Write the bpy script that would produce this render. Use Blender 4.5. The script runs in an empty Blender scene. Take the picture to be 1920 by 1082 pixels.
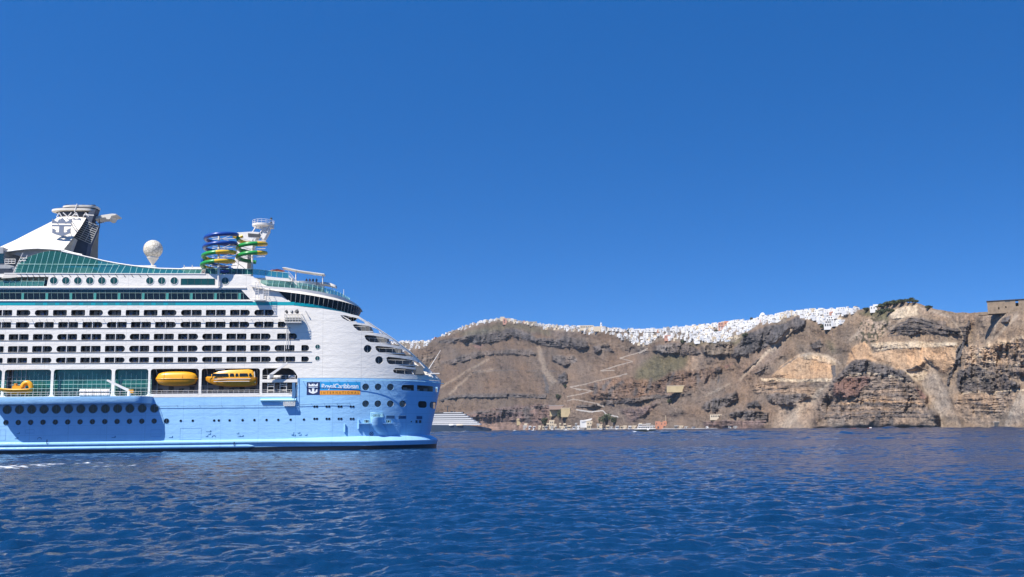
import bpy, bmesh, math, random
import numpy as np
from mathutils import Vector, Matrix
random.seed(7)
SC = bpy.context.scene
COL = SC.collection
# ---------------------------------------------------------------- camera
CH = 4.632                       # eye height over the water
FPX = 1926.44                    # focal length in photo pixels (1920 wide)
PITCH, ROLL = 0.1351737, -0.0112507
cam_d = bpy.data.cameras.new("camera")
cam_d.sensor_width = 36.0
cam_d.lens = FPX * 36.0 / 1920.0
cam_d.clip_start = 0.5
cam_d.clip_end = 60000
cam = bpy.data.objects.new("camera", cam_d)
COL.objects.link(cam)
RC = Matrix.Rotation(math.pi/2 + PITCH, 3, 'X') @ Matrix.Rotation(ROLL, 3, 'Z')
cam.matrix_world = Matrix.Translation((0, 0, CH)) @ RC.to_4x4()
SC.camera = cam
# ---------------------------------------------------------------- sky, sun, exposure
SUN_DIR = Vector((-0.4995, -0.5684, 1.0)).normalized()      # towards the sun
SUN_EL = math.asin(SUN_DIR.z)
SUN_ROT = math.atan2(SUN_DIR.x, SUN_DIR.y)
wd = bpy.data.worlds.new("World")
SC.world = wd
wd.use_nodes = True
nt = wd.node_tree
bg = nt.nodes['Background']
st = nt.nodes.new('ShaderNodeTexSky')
st.sky_type = 'NISHITA'
st.sun_disc = False
st.sun_elevation = SUN_EL
st.sun_rotation = SUN_ROT
st.altitude = 0
st.air_density = 1.0
st.dust_density = 0.15
st.ozone_density = 3.0
hs = nt.nodes.new('ShaderNodeHueSaturation')
hs.inputs['Saturation'].default_value = 1.37
hs.inputs['Value'].default_value = 1.0
# the clear Aegean sky keeps its deep blue almost down to the horizon
wtc = nt.nodes.new('ShaderNodeTexCoord'); wsx = nt.nodes.new('ShaderNodeSeparateXYZ'); wcx = nt.nodes.new('ShaderNodeCombineXYZ')
wm = nt.nodes.new('ShaderNodeMath'); wm.operation = 'MULTIPLY_ADD'; wm.inputs[1].default_value = 2.1; wm.inputs[2].default_value = 0.115
nt.links.new(wtc.outputs['Generated'], wsx.inputs[0]); nt.links.new(wsx.outputs[0], wcx.inputs[0]); nt.links.new(wsx.outputs[1], wcx.inputs[1])
nt.links.new(wsx.outputs[2], wm.inputs[0]); nt.links.new(wm.outputs[0], wcx.inputs[2])
wn = nt.nodes.new('ShaderNodeVectorMath'); wn.operation = 'NORMALIZE'
nt.links.new(wcx.outputs[0], wn.inputs[0]); nt.links.new(wn.outputs[0], st.inputs['Vector'])
nt.links.new(st.outputs[0], hs.inputs['Color'])
tn = nt.nodes.new('ShaderNodeVectorMath'); tn.operation = 'MULTIPLY'; tn.inputs[1].default_value = (0.92, 1.0, 1.19)
nt.links.new(hs.outputs[0], tn.inputs[0]); nt.links.new(tn.outputs[0], bg.inputs[0])
bg.inputs[1].default_value = 0.104
sl = bpy.data.lights.new("sun", 'SUN')
sl.energy = 5.0
sl.angle = math.radians(0.53)
sl.color = (1.0, 0.955, 0.89)
so = bpy.data.objects.new("sun", sl)
COL.objects.link(so)
so.rotation_euler = SUN_DIR.to_track_quat('Z', 'Y').to_euler()
SC.view_settings.view_transform = 'Standard'
SC.view_settings.look = 'None'
SC.view_settings.gamma = 1
SC.view_settings.exposure = 0.6
SC.cycles.max_bounces = 6
SC.cycles.transparent_max_bounces = 12

# ---------------------------------------------------------------- helpers
def ray(u, v):
    d = RC @ Vector(((u-960)/FPX, -(v-541)/FPX, -1.0))
    return d

def hor(u):                      # photo row of the true horizon in column u
    return 803.0 - (u-960)*math.tan(-ROLL)

MATS = {}
def mat(name, col, rough=0.5, metal=0.0, var=0.0, vscale=1.0, vcol=None, bump=0.0, bscale=1.0, stretch=(1,1,1), spec=0.5, alpha=None):
    if name in MATS: return MATS[name]
    m = bpy.data.materials.new(name); m.use_nodes = True
    t = m.node_tree; p = t.nodes['Principled BSDF']
    p.inputs['Base Color'].default_value = (*col, 1)
    p.inputs['Roughness'].default_value = rough
    p.inputs['Metallic'].default_value = metal
    p.inputs['Specular IOR Level'].default_value = spec
    if var > 0 or bump > 0:
        tc = t.nodes.new('ShaderNodeTexCoord'); mp = t.nodes.new('ShaderNodeMapping')
        mp.inputs['Scale'].default_value = stretch
        t.links.new(tc.outputs['Object'], mp.inputs[0])
    if var > 0:
        n = t.nodes.new('ShaderNodeTexNoise'); n.inputs['Scale'].default_value = vscale
        n.inputs['Detail'].default_value = 5; n.inputs['Roughness'].default_value = 0.65
        t.links.new(mp.outputs[0], n.inputs['Vector'])
        r = t.nodes.new('ShaderNodeMapRange'); r.inputs[1].default_value = 0.42; r.inputs[2].default_value = 0.72
        t.links.new(n.outputs[0], r.inputs[0])
        mx = t.nodes.new('ShaderNodeMix'); mx.data_type = 'RGBA'
        mx.inputs[6].default_value = (*col, 1)
        vc = vcol if vcol else tuple(c*(1-var) for c in col)
        mx.inputs[7].default_value = (*vc, 1)
        t.links.new(r.outputs[0], mx.inputs[0]); t.links.new(mx.outputs[2], p.inputs['Base Color'])
    if bump > 0:
        n2 = t.nodes.new('ShaderNodeTexNoise'); n2.inputs['Scale'].default_value = bscale; n2.inputs['Detail'].default_value = 3
        t.links.new(mp.outputs[0], n2.inputs['Vector'])
        b = t.nodes.new('ShaderNodeBump'); b.inputs['Strength'].default_value = 1.0; b.inputs['Distance'].default_value = bump
        t.links.new(n2.outputs[0], b.inputs['Height']); t.links.new(b.outputs[0], p.inputs['Normal'])
    if alpha is not None:
        tr = t.nodes.new('ShaderNodeBsdfTransparent'); tr.inputs[0].default_value = (*alpha[1], 1)
        ms = t.nodes.new('ShaderNodeMixShader'); ms.inputs[0].default_value = alpha[0]
        out = t.nodes['Material Output']
        t.links.new(tr.outputs[0], ms.inputs[1]); t.links.new(p.outputs[0], ms.inputs[2]); t.links.new(ms.outputs[0], out.inputs[0])
    MATS[name] = m
    return m

class MB:
    """collects geometry that becomes one mesh"""
    def __init__(s): s.v = []; s.f = []; s.m = []
    def add(s, vs, fs, m=0):
        o = len(s.v); s.v += [tuple(p) for p in vs]
        for f in fs: s.f.append(tuple(i+o for i in f)); s.m.append(m)
        return s
    def box(s, x0, x1, y0, y1, z0, z1, m=0):
        return s.add([(x0,y0,z0),(x1,y0,z0),(x1,y1,z0),(x0,y1,z0),(x0,y0,z1),(x1,y0,z1),(x1,y1,z1),(x0,y1,z1)],
                     [(0,3,2,1),(4,5,6,7),(0,1,5,4),(1,2,6,5),(2,3,7,6),(3,0,4,7)], m)
    def prism(s, pts, y0, y1, m=0, y0b=None):      # outline in (x,z), extruded along y
        n = len(pts); a = sum(pts[i][0]*pts[(i+1)%n][1]-pts[(i+1)%n][0]*pts[i][1] for i in range(n))
        if a < 0: pts = pts[::-1]
        vs = [(x,y0,z) for x,z in pts] + [(x,y1,z) for x,z in pts]
        fs = [tuple(range(n)), tuple(range(2*n-1, n-1, -1))] + [(i, i+n, (i+1)%n+n, (i+1)%n) for i in range(n)]
        return s.add(vs, fs, m)
    def slab(s, pts, z0, z1, m=0):                 # outline in (x,y), extruded along z
        n = len(pts); a = sum(pts[i][0]*pts[(i+1)%n][1]-pts[(i+1)%n][0]*pts[i][1] for i in range(n))
        if a < 0: pts = pts[::-1]
        vs = [(x,y,z0) for x,y in pts] + [(x,y,z1) for x,y in pts]
        fs = [tuple(range(n-1,-1,-1)), tuple(range(n, 2*n))] + [(i, (i+1)%n, (i+1)%n+n, i+n) for i in range(n)]
        return s.add(vs, fs, m)
    def tube(s, pts, r, n=6, m=0, closed=False, cols=None):
        pts = [Vector(p) for p in pts]; k = len(pts); rs = r if isinstance(r, (list, tuple)) else [r]*k
        o = len(s.v); up = None
        for i, p in enumerate(pts):
            if closed: t = pts[(i+1)%k]-pts[i-1]
            else: t = pts[min(i+1,k-1)]-pts[max(i-1,0)]
            t.normalize()
            if up is None: up = Vector((0,0,1)) if abs(t.z) < 0.9 else Vector((1,0,0))
            a = t.cross(up); a.normalize(); b = a.cross(t); b.normalize(); up = b
            for j in range(n):
                th = 2*math.pi*j/n
                s.v.append(tuple(p + (a*math.cos(th)+b*math.sin(th))*rs[i]))
        for i in range(k if closed else k-1):
            i2 = (i+1) % k
            for j in range(n):
                s.f.append((o+i*n+j, o+i*n+(j+1)%n, o+i2*n+(j+1)%n, o+i2*n+j))
                s.m.append(cols[i] if cols else m)
        if not closed:
            s.f.append(tuple(o+j for j in range(n-1,-1,-1))); s.m.append(cols[0] if cols else m)
            s.f.append(tuple(o+(k-1)*n+j for j in range(n))); s.m.append(cols[-1] if cols else m)
        return s
    def bar(s, a, b, r, m=0, n=4): return s.tube([a, b], r, n, m)
    def loft(s, rings, m=0, caps=True):
        n = len(rings[0]); o = len(s.v)
        for rg in rings: s.v += [tuple(p) for p in rg]
        for i in range(len(rings)-1):
            for j in range(n):
                s.f.append((o+i*n+j, o+i*n+(j+1)%n, o+(i+1)*n+(j+1)%n, o+(i+1)*n+j)); s.m.append(m)
        if caps:
            s.f.append(tuple(o+j for j in range(n-1,-1,-1))); s.m.append(m)
            s.f.append(tuple(o+(len(rings)-1)*n+j for j in range(n))); s.m.append(m)
        return s
    def lathe(s, prof, c=(0,0,0), n=24, m=0):      # profile [(r,z)], axis z
        return s.loft([[(c[0]+r*math.cos(2*math.pi*j/n), c[1]+r*math.sin(2*math.pi*j/n), c[2]+z) for j in range(n)] for r, z in prof], m)
    def build(s, name, mats, parent=None, smooth=None, loc=None):
        me = bpy.data.meshes.new(name); me.from_pydata(s.v, [], s.f)
        for mm in (mats if isinstance(mats, (list, tuple)) else [mats]): me.materials.append(mm)
        me.polygons.foreach_set('material_index', s.m)
        if smooth is not None:
            me.polygons.foreach_set('use_smooth', [True]*len(me.polygons)); me.set_sharp_from_angle(angle=math.radians(smooth))
        me.update()
        o = bpy.data.objects.new(name, me); COL.objects.link(o)
        if parent: o.parent = parent
        if loc: o.location = loc
        return o

def tag(o, label=None, cat=None, group=None, kind=None):
    if label: o['label'] = label
    if cat: o['category'] = cat
    if group: o['group'] = group
    if kind: o['kind'] = kind
    return o
def empty(name, loc=(0,0,0), rz=0.0):
    o = bpy.data.objects.new(name, None); o.empty_display_size = 0.5; COL.objects.link(o)
    o.location = loc; o.rotation_euler = (0,0,rz); return o
def vnoise(shape, cell, seed, oct=4, gain=0.5, aniso=(1,1)):
    """smooth value noise on an array, cells given in samples"""
    rng = np.random.RandomState(seed); out = np.zeros(shape); amp = 1.0; tot = 0
    for o in range(oct):
        cy, cx = max(1.0, cell*aniso[0]/2**o), max(1.0, cell*aniso[1]/2**o)
        g = rng.rand(int(shape[0]/cy)+4, int(shape[1]/cx)+4)
        y = np.arange(shape[0])/cy; x = np.arange(shape[1])/cx
        iy = y.astype(int); ix = x.astype(int); fy = y-iy; fx = x-ix
        fy = fy*fy*(3-2*fy); fx = fx*fx*(3-2*fx)
        a = g[np.ix_(iy, ix)]; b = g[np.ix_(iy, ix+1)]; c = g[np.ix_(iy+1, ix)]; d = g[np.ix_(iy+1, ix+1)]
        out += amp*((a*(1-fx)+b*fx)*(1-fy)[:,None] + (c*(1-fx)+d*fx)*fy[:,None]); tot += amp; amp *= gain
    return out/tot                     # 0..1
def blur(a, r):
    if r < 1: return a
    k = np.exp(-0.5*(np.arange(-3*r, 3*r+1)/r)**2); k /= k.sum()
    p = np.pad(a, 3*r, mode='edge')
    p = np.apply_along_axis(lambda m: np.convolve(m, k, 'valid'), 0, p)
    return np.apply_along_axis(lambda m: np.convolve(m, k, 'valid'), 1, p)
def inpoly(pts, X, Y):
    ins = np.zeros(X.shape, bool); n = len(pts); j = n-1
    for i in range(n):
        xi, yi = pts[i]; xj, yj = pts[j]
        if yi != yj:
            c = ((yi > Y) != (yj > Y)) & (X < (xj-xi)*(Y-yi)/(yj-yi)+xi); ins ^= c
        j = i
    return ins
def grid_mesh(name, P, mats, cols=None, parent=None, flip=False):
    """P: rows x cols x 3"""
    R, C = P.shape[:2]; me = bpy.data.meshes.new(name)
    i = np.arange((R-1)*(C-1)); r = i//(C-1); c = i % (C-1); a = r*C+c
    q = np.stack([a, a+1, a+C+1, a+C], 1) if not flip else np.stack([a, a+C, a+C+1, a+1], 1)
    nq = len(q); me.vertices.add(R*C); me.vertices.foreach_set('co', P.astype(np.float32).ravel())
    me.loops.add(nq*4); me.loops.foreach_set('vertex_index', q.astype(np.int32).ravel())
    me.polygons.add(nq); me.polygons.foreach_set('loop_start', np.arange(0, nq*4, 4, dtype=np.int32))
    me.polygons.foreach_set('loop_total', np.full(nq, 4, np.int32))
    me.polygons.foreach_set('use_smooth', np.ones(nq, bool))
    for m in mats: me.materials.append(m)
    me.update(calc_edges=True)
    if cols is not None:
        ca = me.color_attributes.new('rock', 'FLOAT_COLOR', 'POINT')
        cc = np.ones((R*C, 4), np.float32); cc[:, :3] = cols.reshape(-1, 3); ca.data.foreach_set('color', cc.ravel())
    o = bpy.data.objects.new(name, me); COL.objects.link(o)
    if parent: o.parent = parent
    return o

# ================================================================ SEA
def ocean_tile(N, L, seed, wind, lmin, lmax, hrms, ang, spread=2):
    rng = np.random.RandomState(seed)
    k1 = np.fft.fftfreq(N, d=L/N)*2*np.pi
    kx, ky = np.meshgrid(k1, k1); k = np.hypot(kx, ky); k[0,0] = 1e-9
    Lw = wind**2/9.81
    ph = np.exp(-1/(k*Lw)**2)/k**4
    cosf = (kx*math.cos(ang)+ky*math.sin(ang))/k
    ph *= np.abs(cosf)**spread*np.where(cosf < 0, 0.25, 1.0) + 0.06
    lam = 2*np.pi/k
    ph *= np.exp(-(lmin/lam)**2*0.8)*(lam < lmax)
    ph[0,0] = 0
    hk = np.sqrt(ph)*(rng.randn(N,N)+1j*rng.randn(N,N))
    h = np.fft.ifft2(hk).real; sc = hrms/h.std()
    dx = np.fft.ifft2(-1j*kx/k*hk).real*sc; dy = np.fft.ifft2(-1j*ky/k*hk).real*sc
    return np.stack([dx, dy, h*sc], -1)
def sample_tile(T, L, x, y):
    N = T.shape[0]; fx = (x/L*N) % N; fy = (y/L*N) % N
    ix = fx.astype(int); iy = fy.astype(int); fx = (fx-ix)[..., None]; fy = (fy-iy)[..., None]
    ix2 = (ix+1) % N; iy2 = (iy+1) % N
    return (T[iy,ix]*(1-fx)+T[iy,ix2]*fx)*(1-fy)+(T[iy2,ix]*(1-fx)+T[iy2,ix2]*fx)*fy
FOAM = [(30,875,60,3.0,.35),(85,871,30,1.5,.4),(165,869,22,1.6,.5),(205,873,30,1.5,.3),(245,872,12,1.2,.3),(1252,809.3,26,.6,.7),(1300,811,30,.5,.2),(1192,810.8,5,.7,.9)]
def build_sea():
    rad = np.concatenate([np.linspace(0.5, 24, 12), 26*1.0052**np.arange(0, 560), 26*1.0052**560*1.0052**np.arange(1, 320), 26*1.0052**560*1.0052**319*1.06**np.arange(1, 80)])
    rad = rad[rad < 9500]
    fine = np.radians(np.arange(-37, 37.001, 0.16)); coarse = np.radians(np.arange(40, 321, 6.0))
    th = np.concatenate([fine, coarse, [2*np.pi+fine[0]]])
    R, T = np.meshgrid(rad, th, indexing='ij')
    X = R*np.sin(T); Y = R*np.cos(T)
    A = ocean_tile(1024, 211.0, 3, 2.75, 0.6, 60, 0.062, math.radians(-68), 3)
    B = ocean_tile(512, 47.0, 5, 1.8, 0.35, 2.6, 0.036, math.radians(-50), 2)
    C_ = ocean_tile(512, 611.0, 9, 6.0, 5, 200, 0.045, math.radians(-80), 3)
    c, s = math.cos(0.5), math.sin(0.5)
    fA = np.clip((4200-R)/2000, 0, 1)*np.clip((R-10)/14, 0, 1); fB = np.clip((300-R)/150, 0, 1)*np.clip((R-10)/14, 0, 1)
    fine_m = (np.abs(T) < np.radians(38))
    D = sample_tile(A, 211.0, X, Y)*(fA*fine_m)[..., None]*np.array([.75,.75,1.0])
    Bq = sample_tile(B, 47.0, X*c-Y*s, X*s+Y*c)
    Bd = np.stack([(Bq[...,0]*c+Bq[...,1]*s)*.6, (-Bq[...,0]*s+Bq[...,1]*c)*.6, Bq[...,2]*1.15], -1)
    D += Bd*(fB*fine_m)[..., None]
    D += sample_tile(C_, 611.0, X, Y)*(np.clip((4200-R)/2000, 0, 1)*np.clip((R-10)/14, 0, 1)*fine_m)[..., None]
    D_ = ocean_tile(512, 900.0, 12, 6.0, 11, 45, 0.55, math.radians(-75), 1)
    D += sample_tile(D_, 900.0, X, Y)*np.array([.5,.5,1.0])*(np.clip((R-250)/500, 0, 1)*np.clip((5000-R)/2500, 0, 1)*fine_m)[..., None]
    # gustier and calmer patches
    patch = 0.8+0.45*np.sin(X*0.013+Y*0.021+1.3)*np.sin(Y*0.017-X*0.008)
    P = np.stack([X, Y, np.zeros_like(X)], -1) + D*patch[..., None]
    m = bpy.data.materials.new('sea_water'); m.use_nodes = True; t = m.node_tree; p = t.nodes['Principled BSDF']
    p.inputs['Base Color'].default_value = (0.0025, 0.026, 0.075, 1)
    p.inputs['Roughness'].default_value = 0.09; p.inputs['IOR'].default_value = 1.333
    g = t.nodes.new('ShaderNodeNewGeometry')
    prev = None
    for sc_, dist, st_ in ((1.3, 0.20, (1,1,1)), (5.0, 0.05, (1,1.3,1)), (0.33, 0.9, (1,1,1))):
        mp = t.nodes.new('ShaderNodeMapping'); mp.inputs['Scale'].default_value = st_
        mp.inputs['Rotation'].default_value = (0,0,0.35)
        n = t.nodes.new('ShaderNodeTexNoise'); n.inputs['Scale'].default_value = sc_; n.inputs['Detail'].default_value = 3
        b = t.nodes.new('ShaderNodeBump'); b.inputs['Strength'].default_value = 0.7; b.inputs['Distance'].default_value = dist
        t.links.new(g.outputs['Position'], mp.inputs[0]); t.links.new(mp.outputs[0], n.inputs['Vector'])
        t.links.new(n.outputs[0], b.inputs['Height'])
        if prev: t.links.new(prev.outputs[0], b.inputs['Normal'])
        prev = b
    t.links.new(prev.outputs[0], p.inputs['Normal'])
    # foam: churned streaks by the hull and the ferry's wake
    fo = np.zeros_like(X); rng = np.random.RandomState(4)
    for (u, v, lu, lv, dn) in FOAM:
        d = RC @ Vector(((u-960)/FPX, -(v-541)/FPX, -1.0)); q = d*(-CH/d.z); r0 = math.hypot(q.x, q.y); kk = r0/FPX
        th0 = math.atan2(q.x, q.y); a_ = (T-th0)*r0/(lu*kk); b_ = (R-r0)/(lv*kk*r0/CH)
        m_ = np.clip(1-(a_**2+b_**2), 0, 1)
        s1 = np.sin(X*1.1+np.sin(Y*.9)*2+u)*np.sin(Y*.7+np.sin(X*.8)*2)+np.sin(X*2.7+Y*2.1)*.6+rng.rand(*X.shape)*.7
        fo = np.maximum(fo, m_**.5*np.clip(s1*1.3-1.1+dn, 0, 1))
    fn = t.nodes.new('ShaderNodeVertexColor'); fn.layer_name = 'rock'
    fd = t.nodes.new('ShaderNodeBsdfDiffuse'); fd.inputs[0].default_value = (0.75,0.78,0.80,1)
    mx = t.nodes.new('ShaderNodeMixShader'); t.links.new(fn.outputs[0], mx.inputs[0]); t.links.new(p.outputs[0], mx.inputs[1]); t.links.new(fd.outputs[0], mx.inputs[2])
    t.links.new(mx.outputs[0], t.nodes['Material Output'].inputs[0])
    o = grid_mesh('sea', P, [m], np.repeat(fo[..., None], 3, -1))
    tag(o, kind='structure')
    return o
build_sea()
# ================================================================ CALDERA CLIFF
SH_U = [200, 700, 850, 925, 1000, 1100, 1200, 1300, 1460, 1560, 1650, 1800, 1920, 2300]
SH_D = [3600, 2900, 2620, 2450, 2250, 2000, 1750, 1560, 1420, 1330, 1240, 1120, 1010, 900]
RG_U = [200, 500, 620, 700, 760, 800, 825, 850, 880, 900, 940, 960, 1000, 1030, 1080, 1130, 1180, 1230, 1280, 1330, 1380, 1420, 1450, 1480, 1520, 1560, 1600, 1640, 1668, 1690, 1715, 1735, 1760, 1800, 1840, 1860, 1920, 2000, 2300]
RG_V = [740, 690, 660, 643, 641, 641, 631, 620, 609, 604, 598, 600, 608, 611, 614, 617, 620, 620, 616, 612, 606, 602, 595, 589, 585, 584, 582, 577, 570, 567, 567, 574, 581, 586.5, 587, 585.5, 584, 582, 610]
NU, NV = 1700, 380
gu = np.linspace(560, 2150, NU); gw = np.linspace(0, 1, NV)
shore_d = np.interp(gu, SH_U, SH_D)
ridge_v = np.interp(gu, RG_U, RG_V)
ridge_v = ridge_v + (vnoise((1, NU), 14, 21, 3)[0]-0.5)*3.0*np.clip((gu-1560)/60, 0.25, 1)
DIRS = np.array([list(ray(u, 700)) for u in gu])           # column directions (horizontal part is used)
az = np.arctan2(DIRS[:, 0], DIRS[:, 1]); 
hor_v = 803.0 - (gu-960)*0.01125
shore_v = hor_v + CH/shore_d*FPX
V = shore_v[None, :] + (ridge_v-shore_v)[None, :]*gw[:, None]     # photo row of every vertex
U = np.repeat(gu[None, :], NV, 0)
# --- raster of rock kinds in photo space, edges frayed by noise
RX0, RY0, RS = 560, 550, 1.0
RW, RH = 1600, 275
yy, xx = np.meshgrid(np.arange(RH)+RY0, np.arange(RW)+RX0, indexing='ij')
wx = (vnoise((RH, RW), 22, 31, 5, 0.6)-0.5)*15; wy = (vnoise((RH, RW), 18, 32, 5, 0.6)-0.5)*10
wx2 = (vnoise((RH, RW), 6, 33, 3)-0.5)*5; wy2 = (vnoise((RH, RW), 6, 34, 3)-0.5)*4
def A1(*p): return [(720+x/4.1625, 560+y/4.1625) for x, y in p]
def A2(*p): return [(1080+x/4.1625, 560+y/4.1625) for x, y in p]
def A3(*p): return [(1460+x/3.865, 540+y/3.865) for x, y in p]
def line(pts, w):
    L = []; R_ = []
    for i, (x, y) in enumerate(pts):
        a = pts[max(i-1, 0)]; b = pts[min(i+1, len(pts)-1)]; dx, dy = b[0]-a[0], b[1]-a[1]; l = math.hypot(dx, dy) or 1
        ww = w[i] if isinstance(w, (list, tuple)) else w
        L.append((x-dy/l*ww/2, y+dx/l*ww/2)); R_.append((x+dy/l*ww/2, y-dx/l*ww/2))
    return L + R_[::-1]
BASE = np.array((0.165, 0.122, 0.094))
DARK = (0.092, 0.083, 0.082); LAVA = (0.118, 0.100, 0.092); OCH = (0.40, 0.265, 0.165); CREAM = (0.46, 0.37, 0.27)
RED = (0.170, 0.105, 0.088); GREEN = (0.100, 0.095, 0.055); SCREE = (0.25, 0.195, 0.150); RUST = (0.155, 0.102, 0.075)
PURP = (0.140, 0.100, 0.092); TAN = (0.265, 0.195, 0.145); PINK = (0.21, 0.145, 0.12); DIRT = (0.16, 0.128, 0.102)
col = np.tile(BASE, (RH, RW, 1)).astype(float)
relief = np.zeros((RH, RW)); strat = np.zeros((RH, RW)); rough = np.full((RH, RW), 0.2)
def paint(poly, c, soft=1.0, warp=1.0, rel=0.0, st=None, ro=None, amt=1.0):
    m = inpoly(poly, xx+wx*warp+wx2*min(warp*1.3, 1), yy+wy*warp+wy2*min(warp*1.3, 1)).astype(float)
    if soft > 0: m = blur(m, int(max(1, round(soft))))
    m = m*amt; mm = m[..., None]
    if c is not None: col[:] = col*(1-mm)+np.array(c)*mm
    if rel: relief[:] += rel*blur(m, 3)
    if st is not None: strat[:] = strat*(1-m)+st*m
    if ro is not None: rough[:] = rough*(1-m)+ro*m
# broad tints
paint([(560,560),(1290,560),(1250,640),(1040,700),(1040,830),(560,830)], (0.130,0.096,0.074), 10)
paint([(1440,540),(2200,540),(2200,830),(1480,830)], (0.225,0.168,0.122), 14)
paint(A3((0,260),(560,250),(520,520),(0,520)), (0.165,0.125,0.095), 5)
# --- left massif
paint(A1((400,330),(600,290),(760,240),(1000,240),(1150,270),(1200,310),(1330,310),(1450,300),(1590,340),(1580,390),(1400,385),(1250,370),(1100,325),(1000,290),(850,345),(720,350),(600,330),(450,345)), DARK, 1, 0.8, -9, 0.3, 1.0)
paint(A1((600,250),(900,215),(1100,240),(1500,260),(1600,330),(1300,300),(1000,240),(700,300)), LAVA, 2, 1, -4, 0, 1.0, 0.6)
paint(A1((680,370),(790,360),(740,400)), RED, 1, 0.6)
paint(A1((440,490),(620,440),(750,410),(900,395),(1150,400),(1200,430),(1130,450),(900,430),(750,450),(620,490),(450,510)), LAVA, 1, 0.7, -7, 0.5, 1.0, 0.9)
paint(A1((220,450),(420,430),(440,540),(300,560)), DIRT, 3, 1, 0, 0.4, 0.9, 0.7)
paint(line(A1((440,795),(560,765),(700,758),(960,755),(1270,760)), [3,6,7,8,8]), DARK, 0, 0.35, -8, 0.2, 0.8)
paint(A1((450,560),(1000,440),(1290,640),(1270,740),(440,760)), (0.140,0.102,0.078), 4, 1, 3, 0, 0.12, 0.8)
paint(line(A1((820,470),(640,570),(440,695)), 4), SCREE, 1, 0.3, 3, None, None, 0.9)
paint(line(A1((860,555),(680,580),(510,750)), 4), SCREE, 1, 0.3, 3, None, None, 0.9)
paint(line(A1((680,580),(840,562),(1100,560),(1350,570)), 2), LAVA, 0, 0.5, -4, None, None, 0.7)
paint(line(A1((1205,370),(1230,470),(1260,560),(1340,660)), [6,9,10,14]), SCREE, 1, 0.5, 9, 0, 0.1, 0.8)
paint(A1((1310,450),(1480,440),(1520,500),(1400,520),(1310,490)), LAVA, 1, 1, -7, 0.1, 1.0)
paint(A1((1360,600),(1420,560),(1440,640),(1380,670)), DARK, 1, 1, -7, 0.1, 1)
paint(line(A1((1250,590),(1280,680),(1275,740)), [3,6,5]), DARK, 1, 0.5, -6)
paint(A1((640,890),(1050,830),(1290,825),(1300,915),(1210,985),(1000,960),(640,950)), PURP, 2, 0.8, -6, 0.6, 0.9)
paint(line(A1((640,895),(840,880),(1100,872),(1270,835)), 4), LAVA, 0, 0.5, -6, None, None, 0.8)
paint(A1((640,950),(1000,965),(1200,980),(1200,1030),(640,1030)), PINK, 2, 0.8, 0, 0.4, 0.6)
paint(A1((1080,850),(1130,830),(1150,960),(1100,980)), DARK, 1, 0.6, 8, None, None, 0.7)
# --- centre
paint(A2((0,310),(60,310),(100,370),(40,400),(0,390)), DARK, 1, 1, -8, 0, 1)
paint(A2((130,370),(260,350),(280,410),(160,420)), LAVA, 1, 1, -8, 0, 1)
paint(A2((330,370),(540,370),(560,420),(380,430)), LAVA, 2, 1, -5, 0, 1, 0.8)
paint(A2((430,640),(520,520),(600,440),(850,420),(890,520),(800,570),(720,600),(600,650),(500,690)), GREEN, 4, 1.2, 0, 0, 0.3, 0.75)
paint(A2((820,300),(1010,300),(1350,260),(1260,350),(900,370)), GREEN, 2, 1.2, 0, 0, 0.3, 0.7)
paint(A2((600,370),(800,335),(900,360),(980,430),(850,440),(600,420)), LAVA, 1, 1, -9, 0, 1)
paint(A2((620,370),(760,360),(700,420),(630,410)), (0.17,0.15,0.14), 1, 1)
paint(A2((960,360),(1240,340),(1250,450),(1000,440)), DIRT, 2, 1, -4, 0, 1)
paint(A2((900,440),(1000,430),(950,560),(850,600),(850,500)), TAN, 2, 1, 0, 0, 0.6, 0.7)
paint(A2((90,650),(240,640),(420,610),(600,650),(780,560),(1000,560),(1140,520),(1080,690),(860,720),(700,760),(250,800),(130,780)), RUST, 2, 1, -4, 0.1, 0.9, 0.85)
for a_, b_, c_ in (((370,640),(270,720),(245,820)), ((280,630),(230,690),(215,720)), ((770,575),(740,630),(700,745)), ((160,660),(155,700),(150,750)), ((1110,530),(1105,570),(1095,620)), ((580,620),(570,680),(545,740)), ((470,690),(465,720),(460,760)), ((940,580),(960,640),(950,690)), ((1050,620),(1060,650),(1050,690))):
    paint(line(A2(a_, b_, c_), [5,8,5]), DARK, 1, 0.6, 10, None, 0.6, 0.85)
paint(line(A2((0,838),(150,832),(250,815),(430,795),(600,770),(740,765),(900,735),(1080,690)), [4,6,7,8,8,4,4,3]), LAVA, 0, 0.5, -9, 0.5, 1, 0.9)
paint(A2((330,860),(560,840),(640,800),(600,860),(480,940),(430,950)), PURP, 2, 1, -3, 0.2, 0.8)
paint(A2((380,880),(450,880),(440,960),(390,960)), PINK, 2, 1)
paint(A2((560,900),(1000,640),(1250,540),(1300,640),(1000,900),(980,1000),(600,980)), (0.165,0.124,0.097), 5, 1, 3, 0, 0.12, 0.8)
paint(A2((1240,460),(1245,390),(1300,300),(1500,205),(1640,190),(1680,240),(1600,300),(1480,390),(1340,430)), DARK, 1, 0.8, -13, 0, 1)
paint(line(A2((1665,280),(1530,400),(1380,540),(1265,640)), [8,6,5,5]), SCREE, 1, 0.3, 3, 0, 0.1)
paint(A2((1240,560),(1480,400),(1665,320),(1665,420),(1400,600),(1250,650)), (0.20,0.145,0.112), 3, 0.8, 0, 0, 0.15, 0.7)
paint(A2((1150,530),(1230,500),(1170,545)), RED, 1, 0.5)
paint(A2((970,860),(1010,810),(1100,780),(1250,715),(1260,790),(1150,850),(1090,890)), LAVA, 1, 1.2, -7, 0, 1)
paint(A2((1330,820),(1420,800),(1440,855),(1340,850)), DARK, 1, 0.7, -6, 0.3, 1)
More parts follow.
